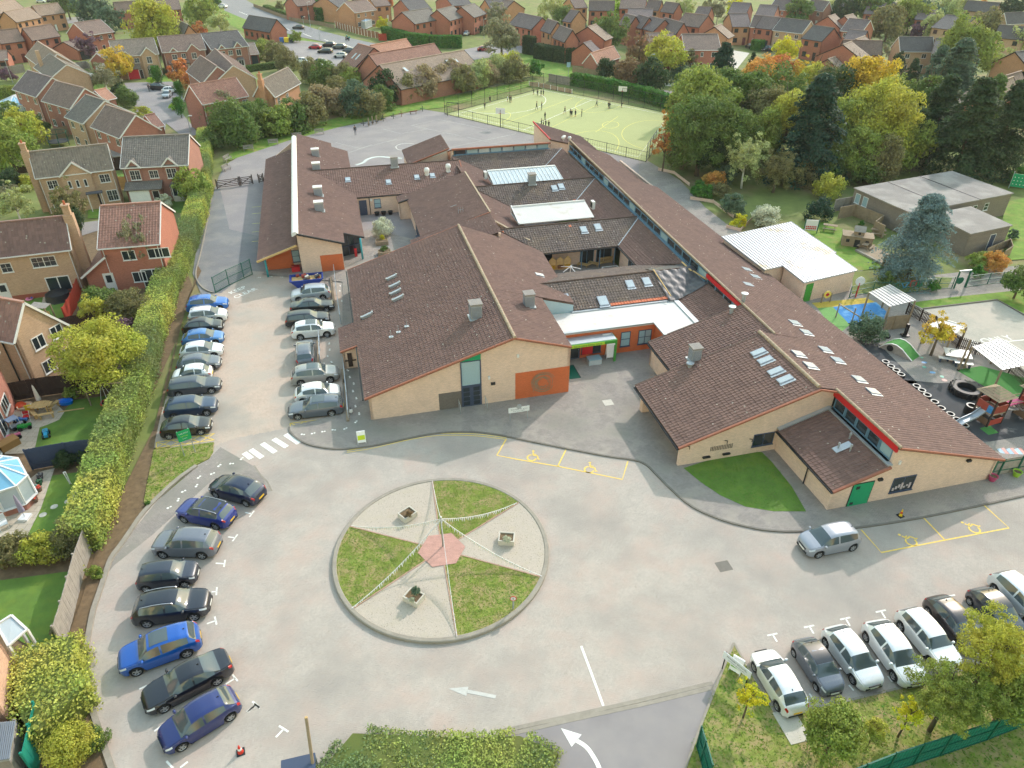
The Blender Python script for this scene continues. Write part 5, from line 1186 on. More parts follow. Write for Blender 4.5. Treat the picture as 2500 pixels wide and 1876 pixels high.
for r_,x,y,hd,kd,c,lb,ex in[(5,478,885,H1,'suv',SILVER,'pale silver crossover beside the blue skip',''),(5,490,985,H0,'saloon',BLACK,'black saloon between the silver crossover and a black estate by the railings',''),(5,452,1092,H0,'estate',C(30,34,42),'black estate with nose to the hall railings above a white crossover',''),(5,500,1192,H0,'suv',WHITE,'white crossover with sunroof beside the railings, above the end-on grey car','s'),(5,516,1568,H0,'suv',C(150,150,148),'warm grey crossover with dark sunroof, above a white hatchback by the railings','s'),(9,536,92,H0,'hatch',WHITE,'white hatchback between two grey cars at the lower end of the railings row',''),]:by_mid(r_,x,y,hd,kd,c,lb,ex,group=GB)
by_mid(5,430,1385,ANG+R(90),'suv',C(104,108,116),'grey crossover parked end-on with ribbed roof and yellow rear plate','r',group=GB)
bwh(9,(375,332),(660,300),'l','estate',C(92,100,112),'grey estate with dark sunroof next to the yellow hatching by the hall','s',group=GB)
bwh(8,(1830,988),(2085,1062),'l','hatch',C(22,32,60),'navy hatchback at the top of the curve beside the painted footprints',group=GC)
bwh(8,(1565,1200),(1830,1258),'l','suv',C(22,46,132),'royal blue crossover with black roof and roof rails on the curve','rb',group=GC)
bwh(8,(1385,1498),(1715,1506),'l','suv',C(112,116,126),'metallic grey crossover on the curve above a dark hatchback with a pale side strip','',group=GC)
bwh(12,(1570,130),(1245,172),'r','mpv',C(44,50,64),'dark slate hatchback with a pale strip along its doors on the curve','',group=GC)
bwh(12,(1650,412),(1255,472),'r','suv',C(28,32,44),'black crossover with chrome window surround and silver roof rails on the curve','r',group=GC)
bwh(12,(1170,876),(1590,722),'l','suv',C(8,84,172),'bright blue crossover with large glass sunroof on the curve','s',group=GC)
bwh(12,(1400,1184),(1845,954),'l','saloon',C(28,30,40),'black saloon with chrome window line between two blue cars on the curve','',group=GC)
bwh(12,(1550,1506),(1955,1254),'l','hatch',C(26,42,104),'dark blue hatchback at the bottom of the curve near the traffic cone','',group=GC)
_f,_r=zr(15,450,998),zr(15,265,712);dD=(_f-_r).normalized();hD=math.atan2(dD.y,dD.x)
make_car('hatch',WHITE,'white hatchback with dark rear window backed up to the verge',(lambda q:(q.x,q.y,0))(zr(15,150,905,.7)),hD+math.pi,.93,'',group=GD)
bwh(15,(450,998),(265,712),'r','city',C(104,110,120),'small dark grey bubble-shaped city car between two white hatchbacks','b',group=GD)
bwh(15,(755,938),(530,628),'r','hatch',WHITE,'white hatchback immediately right of the dark grey bubble car','',group=GD)
bwh(15,(1098,908),(870,582),'r','hatch',C(232,234,236),'white hatchback with alloy wheels, second right of the grey bubble car','',group=GD)
bwh(15,(1405,790),(1160,492),'r','suv',C(230,231,230),'tall white crossover partly behind the leafy tree in the right bays','',group=GD)
by_mid(15,1640,430,hD,'hatch',C(44,40,42),'dark bronze coupe in the right bays half hidden by the leafy tree','',group=GD)
by_mid(15,1980,330,hD,'city',C(52,58,70),'dark slate small car behind the leafy tree near the right edge','b',group=GD)
by_mid(15,2210,240,hD,'suv',C(214,217,222),'white crossover at the far right edge of the bays','',group=GD)
bwh(11,(470,1496),(755,1436),'l','mpv',C(150,154,164),'silver grey rounded crossover standing alone by the kerb near the disabled bays','')
GF='cars in the far car park'
def far(r,x,y,hd,kd,c,lb,grp=None,name='parked_car',z=.6):return by_mid(r,x,y,hd,kd,c,lb,'',.95,z,group=grp,lite=True,name=name)
for x,y,kd,c,lb in[(515,395,'hatch',C(176,30,44),'red hatchback in the far car park'),(635,378,'suv',BLACK,'black car right of the red hatchback in the far car park'),(600,430,'estate',C(30,44,40),'dark green estate below the red hatchback in the far car park'),(722,395,'suv',C(84,92,88),'grey green crossover right of a black car in the far car park'),(800,425,'hatch',C(46,60,78),'dark blue hatchback at the right end of the far car park row'),(728,468,'mpv',C(196,198,200),'silver people carrier beside a grass island in the far car park'),(572,518,'hatch',C(40,48,56),'dark hatchback alone in the lower bays of the far car park'),(415,512,'hatch',WHITE,'white hatchback nearest the bushes in the far car park'),(455,548,'hatch',C(120,146,176),'pale blue hatchback at the bottom left of the far car park'),(545,558,'hatch',C(196,204,204),'pale silver hatchback behind bushes, left of the lowest car park row'),(600,575,'suv',C(180,188,190),'silver crossover behind bushes in the lowest car park row'),(650,590,'hatch',C(150,160,160),'grey hatchback behind bushes in the lowest car park row'),(700,600,'hatch',C(96,112,108),'green grey hatchback behind bushes in the lowest car park row'),(745,608,'hatch',C(80,100,92),'dark green hatchback at the right end of the lowest car park row')]:
 far(1,x,y,R(-8)if y>500 else R(170),kd,c,lb,GF)
far(1,110,372,R(165),'hatch',C(60,66,66),'dark car with pale roof beside the low dark roofed clinic')
far(0,1878,55,R(155),'suv',WHITE,'white car driving on the main road at the top',name='moving_car')
far(1,375,230,R(160),'estate',C(40,44,50),'dark car by a brick pillar at the junction of the main road',name='moving_car')
far(1,1940,412,R(10),'hatch',C(150,34,52),'red hatchback on the side street beside the round grey tree')
far(0,715,635,R(-6),'suv',C(198,196,196),'pale beige estate car on a drive left of the yellow garden tree')
far(0,1345,735,R(-4),'suv',BLACK,'black car with its door open in the cul-de-sac')
far(0,1435,760,R(20),'hatch',WHITE,'white car partly behind the black car in the cul-de-sac')
far(0,1408,795,R(-80),'hatch',C(168,172,176),'silver car facing the camera in the cul-de-sac')
far(0,1612,630,R(-85),'suv',C(60,66,68),'dark grey car on a drive behind the rust coloured bush')
far(3,50,412,R(200),'hatch',C(50,58,62),'dark car on the pale drive by the bright yellow tree')
far(2,2045,390,R(100),'hatch',C(54,60,66),'dark car parked between clipped hedges at the far right street')
far(2,2195,410,R(100),'suv',C(46,54,66),'dark blue car right of the round clipped hedge in the far street')
far(1,1795,280,R(80),'hatch',C(196,202,206),'pale car in front of the third brick house above the long hedge')
far(0,345,12,R(10),'hatch',C(190,194,196),'white car at the very top left behind orange brick houses')
far(0,435,8,R(10),'hatch',C(50,56,64),'dark car at the very top left beside the white one')

# houses
WC=dict(tan=C(184,154,130),red=C(168,116,102),org=C(184,138,108),rbr=C(160,116,104),ora=C(172,112,94),pnk=C(190,156,138))
RCOL=dict(gr=C(130,120,110),dg=C(118,112,106),bl=C(102,98,98),br=C(130,112,104),mar=C(124,98,92),tan=C(150,132,118),terra=C(176,132,112),red=C(146,110,98),lav=C(120,108,108))
def rsl(parent,A,B,C,D,color,name='roof'):
 A,B,C,D=[Vector(p)for p in(A,B,C,D)];n=(B-A).cross(D-A).normalized()
 if n.z<0:A,B,C,D=B,A,D,C;n=-n
 b=MB();t=n*-.14
 b.add([A,B,C,D,A+t,B+t,C+t,D+t],[(0,1,2,3),(7,6,5,4),(4,5,1,0),(5,6,2,1),(6,7,3,2),(7,4,0,3)])
 return b.build(name,'roof_flat',parent,color=color)
def house(r,A,B,eave,label,wall='red',roofc='gr',frame='w',hr=7.9,he=5.0,near=False,wins=None,gl=0,gr=0,barge=None,dfar=None,chim=None,dn=None,gab=(),cat='house',name='house',auto=True,sto=2,doorx=None,group=None,extra=None):
 a,c=zr(r,*A,hr),zr(r,*B,hr)
 x=(c-a);x.z=0;L=x.length;x.normalize();y=Vector((-x.y,x.x,0));mid=(a+c)/2
 if y.dot(Vector((mid.x,mid.y,0)))<0:x,y=-x,-y;a,c=c,a
 if dn is None:
  e=zr(r,*eave,he);dn=min(7.0,max(2.2,abs((e-a).dot(y))))
 df=dfar or dn;fr='white' if frame=='w' else 'timber_dark'
 base=Vector((a.x,a.y,0));T=thing(name,label,cat,base,math.atan2(x.y,x.x),group)
 wc,rc=WC[wall],RCOL[roofc];hr2=hr-.05;zf=max(2.2,hr-(hr-he)*df/dn)
 o=.32;sl=(hr-he)/dn
 if near:
  tpa('roof',(-.12,-dn,he),(L+.12,-dn,he),(L+.12,0,hr),(-.12,0,hr),(),'roof_obj',T,rc)
  tpa('roof',(L+.12,df,zf),(-.12,df,zf),(-.12,0,hr),(L+.12,0,hr),(),'roof_obj',T,rc)
 else:
  rsl(T,(-.12,-dn,he),(L+.12,-dn,he),(L+.12,0,hr),(-.12,0,hr),rc);rsl(T,(L+.12,df,zf),(-.12,df,zf),(-.12,0,hr),(L+.12,0,hr),rc)
 b=MB();b.bar((-.12,0,hr+.05),(L+.12,0,hr+.05),.26,.14);b.build('ridge_tile','ridge_obj',T,color=tuple(v*1.35 for v in rc))
 wy0,wy1=-dn+o,df-o;ze0,ze1=he+sl*o-.12,zf+sl*o-.12
 wpn(T,[(0,wy0,-.06),(L,wy0,-.06),(L,wy0,ze0),(0,wy0,ze0)],(0,-1,0),.25,'wall',color=wc)
 wpn(T,[(0,wy1,-.06),(L,wy1,-.06),(L,wy1,ze1),(0,wy1,ze1)],(0,1,0),.25,'wall',color=wc)
 for xx,nx in((0,-1),(L,1)):wpn(T,[(xx,wy0,-.06),(xx,wy1,-.06),(xx,wy1,ze1),(xx,0,hr2-.12),(xx,wy0,ze0)],(nx,0,0),.25,'wall',color=wc)
 bm_='white' if(frame=='w')else 'timber_dark'
 for xx in(-.14,L+.14):
  b=MB();b.bar((xx,-dn,he-.06),(xx,0,hr-.06),.06,.2);b.bar((xx,0,hr-.06),(xx,df,zf-.06),.06,.2);b.build('barge_board',bm_,T)
 b=MB();b.bar((-.1,-dn-.05,he-.06),(L+.1,-dn-.05,he-.06),.11,.12);b.build('gutter',bm_ if frame=='w' else 'dark',T)
 if near:
  for xx in(.25,L-.25):b=MB();b.tube((xx,wy0-.06,he-.1),(xx,wy0-.06,.05),.04,n=6);b.build('downpipe',bm_,T)
 def W_(px_,pz,w,h,nx=2,bars=0,face='f',ny=1):
  if face=='f':
   yy=wy0-max([g_[2]for g_ in gab if abs(px_-g_[0])<g_[1]/2]+[0]);opn(T,(px_-w/2,yy,pz),(1,0,0),(0,-1,0),w,h,fr,'glass',nx,ny,.07,True,bars=bars)
  elif face=='r':opn(T,(L,px_-w/2,pz),(0,1,0),(1,0,0),w,h,fr,'glass',nx,ny,.07,True,bars=bars)
  else:opn(T,(0,px_+w/2,pz),(0,-1,0),(-1,0,0),w,h,fr,'glass',nx,ny,.07,True,bars=bars)
 if wins:
  for q in wins:W_(*q)
 elif auto:
  n=max(2,int(L/2.7))
  for i in range(n):
   px_=L*(i+.5)/n;w=1.15 if i!=n//2 or n<3 else .7
   if sto>1:W_(px_,he-1.55,w,1.05)
   if i!=(doorx if doorx is not None else n//2):W_(px_,.75 if sto>1 else .9,w+.15,1.2)
   else:door(T,(px_-.45,wy0,0),(1,0,0),(0,-1,0),.9,2.05,'any',fr,color=random.choice([C(60,40,34),C(96,30,30),C(30,52,44),C(220,220,216)]))
  for q in range(gr):W_(wy0*.3 if gr==1 else wy0*(.5-q),he-1.6,.75,1.0,1,0,'r')
  for q in range(gl):W_(wy0*.3 if gl==1 else wy0*(.5-q),he-1.6,.75,1.0,1,0,'l')
 if chim is not None:
  cx_=-.45 if chim=='l' else(L+.45 if chim=='r' else chim);
  b=MB();b.box(cx_-.45,cx_+.45,-.55,.35,-.05,hr+.2);b.box(cx_-.32,cx_+.32,-.4,.2,hr+.2,hr+1.1);b.box(cx_-.4,cx_+.4,-.48,.28,hr+1.1,hr+1.25)
  ch=b.build('chimney','wall',T,color=wc);b=MB();b.tube((cx_,-.1,hr+1.25),(cx_,-.1,hr+1.65),.13,.10,8);b.build('chimney_pot','any',ch,color=C(180,96,66))
 for(gx,gw,gd,gz)in gab:
  y0=wy0-gd;za=he+gz;run=(za-he)/sl
  for s in(-1,1):
   e=(gx+s*(gw/2+.2),y0-.15,he-.15);rr=(gx,y0-.15,za);bk=(gx,-dn+run+.2,za);eb=(gx+s*(gw/2+.2),-dn+.1,he-.15)
   rsl(T,e,rr,bk,eb,rc,'gablet_roof')if s<0 else rsl(T,rr,e,eb,bk,rc,'gablet_roof')
   b=MB();b.bar((e[0],e[1]-.03,e[2]),(rr[0],rr[1]-.03,rr[2]),.06,.2);b.build('barge_board',bm_,T)
  z0_=-.05 if gd>.3 else he-1.9
  wpn(T,[(gx-gw/2,y0,z0_),(gx+gw/2,y0,z0_),(gx+gw/2,y0,he-.1),(gx,y0,za-.15),(gx-gw/2,y0,he-.1)],(0,-1,0),gd+.05,'wall',color=wc)
 if extra:extra(T,L,wy0,wy1,fr,wc,rc)
 return T
def gbl(T,x0,x1,y0,y1,h,hr_,rc,wc,dcol,fr,door_w=2.3):
 wpn(T,[(x0,y0,-.05),(x1,y0,-.05),(x1,y0,h),(x0,y0,h)],(0,-1,0),.2,'wall',color=wc)
 for xx,n in((x0,-1),(x1,1)):wpn(T,[(xx,y0,-.05),(xx,y1,-.05),(xx,y1,hr_-.1),(xx,y0,h)],(n,0,0),.2,'wall',color=wc)
 rsl(T,(x0-.2,y0-.3,h-.05),(x1+.2,y0-.3,h-.05),(x1+.2,y1,hr_),(x0-.2,y1,hr_),rc,'lean_to_roof')
 xc=x0+.35;b=MB();b.box(xc,xc+door_w,y0-.04,y0,0,2.1)
 for k in range(4):b.box(xc+.05,xc+door_w-.05,y0-.055,y0-.04,.1+.5*k,.5+.5*k)
 g=b.build('garage_front','any',T,color=dcol)
 b=MB();b.box(xc-.08,xc,y0-.07,y0,0,2.2);b.box(xc+door_w,xc+door_w+.08,y0-.07,y0,0,2.2);b.box(xc-.08,xc+door_w+.08,y0-.07,y0,2.1,2.2);b.build('door_frame',fr,g)
def bay(T,x,y0,w,fr,rc,h=2.3):
 b=MB();P=[(x-w/2,y0),(x-w/2+.35,y0-.6),(x+w/2-.35,y0-.6),(x+w/2,y0)];b.prism(P,.0,.75);bb=b.build('bay_window','any',T,color=C(200,196,190))
 for(p,q)in((P[0],P[1]),(P[1],P[2]),(P[2],P[3])):
  d=Vector((q[0]-p[0],q[1]-p[1],0));n=Vector((d.y,-d.x,0)).normalized();opn(bb,(p[0],p[1],.75),d,n,d.length,1.35,fr,'glass',2 if d.length>1 else 1,1,.07,False,'window',.05)
 b=MB();Q=[(x-w/2-.12,y0,2.1),(x-w/2+.25,y0-.75,2.1),(x+w/2-.25,y0-.75,2.1),(x+w/2+.12,y0,2.1)];ap=[(x-w/2+.3,y0,2.65),(x+w/2-.3,y0,2.65)]
 b.add(Q+ap,[(0,1,4),(1,2,5,4),(2,3,5),(3,0,4,5),(3,2,1,0)]);b.build('bay_roof','roof_flat',T,color=rc)
def ex_h1(T,L,y0,y1,fr,wc,rc):
 b=MB();b.box(L*.56,L*.56+2.0,y0-1.5,y0-.6,2.35,2.5);b.build('porch_roof','any',T,color=C(90,92,100));b=MB();b.box(L*.56+.1,L*.56+.2,y0-1.45,y0-1.35,0,2.35);b.box(L*.56+1.8,L*.56+1.9,y0-1.45,y0-1.35,0,2.35);b.build('porch_post',fr,T);door(T,(L*.56+.55,y0-.02,0),(1,0,0),(0,-1,0),.95,2.05,'timber_dark',fr)
house(0,(245,1285),(895,1215),(600,1460),'tan brick house with central gablet and three slim windows, above the brown roofed house','tan','gr',near=True,chim='l',gab=[(4.6,3.5,.35,1.55)],wins=[(1.6,3.3,1.25,1.15,2,1),(3.6,3.2,.42,1.0,1),(4.55,3.2,.42,1.0,1),(5.5,3.2,.42,1.0,1),(7.9,3.3,1.3,1.15,2,1),(1.5,.8,1.4,1.2,2,1),(8.2,.7,1.35,1.5,2,1)],extra=ex_h1)
def ex_h2(T,L,y0,y1,fr,wc,rc):
 gbl(T,.1,4.6,y0-1.3,y0,2.3,3.0,rc,wc,C(232,232,232),fr,2.5);door(T,(4.0-.6,y0-1.32,0),(1,0,0),(0,-1,0),.9,2.0,'black',fr);bay(T,6.5,y0,1.9,fr,rc)
house(0,(1045,1160),(1590,1135),(1330,1405),'red brown house with white garage door and two white gablets beside the long hedge','rbr','dg',near=True,gab=[(1.5,1.7,.12,.95),(6.3,1.9,.12,1.05)],wins=[(1.5,3.2,1.35,1.35,2,1),(3.9,3.3,1.2,1.1,2,1),(6.3,3.2,1.35,1.4,2,1)],extra=ex_h2)
def ex_h3(T,L,y0,y1,fr,wc,rc):
 door(T,(L-8.0,y0,0),(1,0,0),(0,-1,0),1.0,2.1,'white',fr,(.2,1.15,.6,.75));b=MB();b.box(.3,L-.2,y0-.02,y0-.001,0,.55);b.build('plinth','any',T,color=C(150,84,68))
house(4,(-250,315),(540,235),(300,540),'tan brick house with tall chimney and maroon roof at the left edge','tan','mar',near=True,chim='r',wins=[],auto=False,extra=lambda T,L,y0,y1,fr,wc,rc:(ex_h3(T,L,y0,y1,fr,wc,rc),[opn(T,(L-a,y0,z),(1,0,0),(0,-1,0),w,h,fr,'glass',n,1,.07,True,bars=1)for a,z,w,h,n in((4.0,3.35,2.3,1.15,2),(6.9,3.2,1.05,1.05,1),(9.6,.8,1.3,1.05,2))],opn(T,(L-3.4,y0,.05),(1,0,0),(0,-1,0),2.3,2.1,fr,'glass',2,1,.1,False,'french_window')))
def ex_h4(T,L,y0,y1,fr,wc,rc):
 wpn(T,[(-2.2,y0-.02,-.05),(.4,y0-.02,-.05),(.4,y0-.02,4.0),(-2.2,y0-.02,2.1)],(0,-1,0),.25,'wall',color=wc);rsl(T,(-2.6,y0-.5,2.0),(.4,y0-.5,4.15),(.4,y1*.6,4.15),(-2.6,y1*.6,2.0),rc,'lean_to_roof');b=MB();b.bar((-2.6,y0-.55,1.96),(.4,y0-.55,4.1),.06,.2);b.build('barge_board',fr,T);wpn(T,[(-2.2,y0,-.05),(-2.2,y1*.5,-.05),(-2.2,y1*.5,2.1),(-2.2,y0,2.1)],(-1,0,0),.2,'wall',color=wc)
 door(T,(-.6,y0-.02,0),(1,0,0),(0,-1,0),1.05,2.1,'white',fr,(.25,1.0,.55,.85));opn(T,(L-2.7,y0,.05),(1,0,0),(0,-1,0),2.3,2.1,fr,'glass',2,1,.1,False,'french_window')
house(4,(855,150),(1345,115),(1110,490),'red brick house with catslide side roof behind the silver birch','ora','red',near=True,wins=[(2.6,3.35,1.35,1.1,2),(5.6,3.35,2.2,1.1,3),(3.0,.75,1.4,1.2,2)],extra=ex_h4)
for i,(A_,B_,e_,wl,rl,lb)in enumerate([((235,597),(435,655),(205,790),'rbr','lav','uppermost left house of the staggered terrace, grey roof beside the conservatory'),((470,685),(710,745),(460,885),'red','br','second house down the staggered terrace with plum grey roof'),((725,800),(880,850),(640,1025),'tan','dg','third house down the staggered terrace with tan brick walls'),((895,885),(1140,970),(870,1115),'red','br','lowest house of the staggered terrace with broad red gable end')]):
 house(0,A_,B_,e_,lb,wl,rl,near=True,gr=0)
def ex_red(T,L,y0,y1,fr,wc,rc):gbl(T,1.6,4.9,y0-1.2,y0,2.3,3.2,rc,wc,C(196,26,50),fr,2.5);door(T,(4.4,y0-1.22,0),(1,0,0),(0,-1,0),.9,2.0,'timber_dark',fr);bay(T,7.6,y0-.5,2.1,fr,rc)
house(0,(920,345),(1290,320),(1150,470),'tan brick house with the bright red garage door','tan','gr',near=True,gab=[(2.6,1.9,.15,1.0),(7.4,3.2,.5,1.6)],wins=[(2.4,3.2,1.3,1.25,2,1),(4.7,3.3,1.1,1.1,2,1)],extra=lambda T,L,y0,y1,fr,wc,rc:(ex_red(T,L,y0,y1,fr,wc,rc),opn(T,(6.85,y0-.5,3.1),(1,0,0),(0,-1,0),1.15,1.5,fr,'glass',2,1,.07,True,bars=1)))
house(0,(1330,310),(1690,287),(1560,432),'red brown house with porch roof right of the red garage house','rbr','br',near=True,gab=[(2.5,1.7,.15,.9),(7.0,2.9,.5,1.5)],wins=[(2.5,3.2,1.2,1.2,2,1),(4.6,3.3,1.0,1.1,2,1),(1.9,.8,1.2,1.1,2)],extra=lambda T,L,y0,y1,fr,wc,rc:(opn(T,(6.4,y0-.5,3.1),(1,0,0),(0,-1,0),1.2,1.4,fr,'glass',2,1,.07,True,bars=1),rsl(T,(.8,y0-1.2,2.4),(5.6,y0-1.2,2.4),(5.6,y0,3.1),(.8,y0,3.1),rc,'porch_roof'),door(T,(5.0,y0,0),(1,0,0),(0,-1,0),.9,2.0,'white',fr)))
house(0,(1690,285),(2000,258),(1900,415),'dark roofed brick house with bay window left of the dark garage','rbr','bl',near=True,gab=[(2.6,1.6,.15,.9),(6.6,2.0,.3,1.2)],wins=[(2.6,3.2,1.2,1.2,2,1),(4.6,3.3,1.1,1.1,2,1)],extra=lambda T,L,y0,y1,fr,wc,rc:(opn(T,(6.0,y0-.3,3.1),(1,0,0),(0,-1,0),1.2,1.4,fr,'glass',2,1,.07,True),bay(T,6.6,y0-.3,2.0,fr,rc)))
house(0,(2062,365),(2140,360),(2120,490),'small garage with dark teal door beside the car park bushes','rbr','gr',hr=4.3,he=2.5,auto=False,sto=1,cat='garage',name='garage',extra=lambda T,L,y0,y1,fr,wc,rc:(lambda b:b.build('garage_front','any',T,color=C(30,52,62)))((lambda m:m.box(.4,L-.4,y0-.05,y0,0,2.1))(MB())))
house(0,(318,350),(480,455),(0,0),'pale roofed house with tall tan chimney at the head of the terrace','tan','tan',near=True,dn=3.6,chim=None,auto=False,gr=0,extra=lambda T,L,y0,y1,fr,wc,rc:(lambda b:b.build('chimney','wall',T,color=wc))((lambda m:m.box(L-1.3,L-.5,y0-.6,y0+.1,0,8.8))(MB())))
house(0,(420,455),(560,545),(0,0),'lower gabled house joined to the pale roofed house, broad tan gable','tan','gr',near=True,dn=4.0,hr=7.4,auto=False)
house(0,(1690,470),(1830,560),(0,0),'gabled house with sunlit pale roof slope left of the car park','rbr','br',near=True,dn=3.6,auto=False)
house(0,(1815,412),(1965,552),(0,0),'tall gabled house with plain tan gable end beside the hipped brick house','tan','br',near=True,dn=4.2,auto=False)
house(0,(1600,720),(1985,655),(1900,850),'red brick house with brown roof and blank side gable beside the large bush','red','red',near=True,wins=[(8.6,3.3,1.2,1.15,2,1),(6.0,.7,2.2,2.0,2)],he=5.0)
house(1,(60,680),(285,570),(250,780),'orange brick house with hipped grey roof and chimney above the bushes','org','gr',near=True,chim='l',he=5.0,wins=[(2.0,3.3,1.1,1.2,2,1),(6.2,3.2,1.1,1.2,2,1),(7.9,.6,1.3,1.3,2)])
for q in[(0,(30,100),(250,62),(220,175),'orange brick house with tan roof, left of a pair at the top left','org','tan','b'),(0,(270,50),(485,25),(440,122),'orange brick house with dark bay window, right of a pair at the top left','org','tan','b'),(0,(-120,40),(110,-10),(0,118),'orange brick house cut off by the top left corner','org','tan','b'),(0,(190,240),(430,205),(380,322),'red brick house with plain roof above the dark garden fence','ora','br','b'),(0,(-60,262),(140,240),(110,360),'red brick house at the left edge above a small red garage','ora','br','b'),(0,(620,195),(845,165),(820,290),'red brick house with white window beside the purple tree','ora','br','w'),(0,(955,20),(1195,5),(1110,98),'wide red brick house left of the grey valley roof at the top','ora','br','b'),(0,(1215,0),(1500,-12),(1500,82),'wide red brick house behind the yellow green tree at the top','ora','br','b'),(0,(1290,70),(1590,212),(1330,180),'orange gabled house with long grey roof behind the yellow green tree','org','dg','b')]:
 house(q[0],q[1],q[2],q[3],q[4],q[5],q[6],q[7])
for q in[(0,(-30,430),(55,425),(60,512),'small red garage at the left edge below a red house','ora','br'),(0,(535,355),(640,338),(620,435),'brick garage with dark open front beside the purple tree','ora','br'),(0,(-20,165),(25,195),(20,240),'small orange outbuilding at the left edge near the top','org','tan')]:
 house(q[0],q[1],q[2],q[3],q[4],q[5],q[6],'b',hr=4.3,he=2.5,auto=False,cat='garage',name='garage',extra=lambda T,L,y0,y1,fr,wc,rc:(lambda b:b.build('garage_front','dark',T))((lambda m:m.box(.4,L-.4,y0-.05,y0,0,2.1))(MB())))  # dark panel; on the open-fronted garage it paints the shaded inside, not a door
house(0,(812,450),(862,428),(0,0),'little gabled garage with white door left of the yellow garden tree','red','gr',hr=4.4,he=2.6,dn=2.2,auto=False,cat='garage',name='garage',extra=lambda T,L,y0,y1,fr,wc,rc:(lambda b:b.build('garage_front','white',T))((lambda m:m.box(-.05,0,-1.2,1.2,0,2.1))(MB())))
house(0,(1225,975),(1300,960),(0,0),'small brown roofed garage behind the lowest terrace house','red','red',hr=4.2,he=2.5,dn=2.6,auto=False,cat='garage',name='garage')
house(0,(800,765),(890,745),(0,0),'small pink roofed garage between the terrace and the cul-de-sac shrubs','red','terra',hr=4.2,he=2.5,dn=2.4,auto=False,cat='garage',name='garage')
house(1,(-40,130),(190,165),(180,285),'low black roofed brick clinic beside the far car park','ora','bl','b',hr=6.2,he=2.9,sto=1,near=False,cat='clinic',name='clinic')
house(1,(1060,550),(1770,425),(1480,600),'long front range of the community hall with rooflights behind the bushes','red','tan','b',hr=7.2,he=3.2,sto=1,auto=False,cat='hall',name='community_hall',dn=6.5,extra=lambda T,L,y0,y1,fr,wc,rc:[(lambda b:b.build('rooflight','glass_sky',T))((lambda m,x:m.add([(x,-3.2,5.72),(x+.7,-3.2,5.72),(x+.7,-1.9,6.32),(x,-1.9,6.32)],[(0,1,2,3)]))(MB(),x))for x in(4.5,L*.68,L*.78)])
house(1,(970,462),(1520,368),(1300,440),'middle range of the community hall with red brown roof','red','red','b',hr=7.6,he=3.4,sto=1,auto=False,cat='hall',name='community_hall',dn=5.2)
house(1,(880,370),(1010,405),(800,560),'dark left wing of the community hall with two rooflights','red','red','b',hr=7.8,he=3.6,sto=1,cat='hall',name='community_hall',dn=6.0,auto=False,extra=lambda T,L,y0,y1,fr,wc,rc:[(lambda b:b.build('rooflight','glass_sky',T))((lambda m,x:m.add([(x,-3.6,5.35),(x+.6,-3.6,5.35),(x+.6,-2.2,6.33),(x,-2.2,6.33)],[(0,1,2,3)]))(MB(),x))for x in(L*.35,L*.6)])
house(1,(985,385),(1285,328),(1200,400),'rear range of the community hall showing one sunlit brown slope','red','terra','b',hr=7.2,he=3.4,sto=1,auto=False,cat='hall',name='community_hall',dn=4.2)
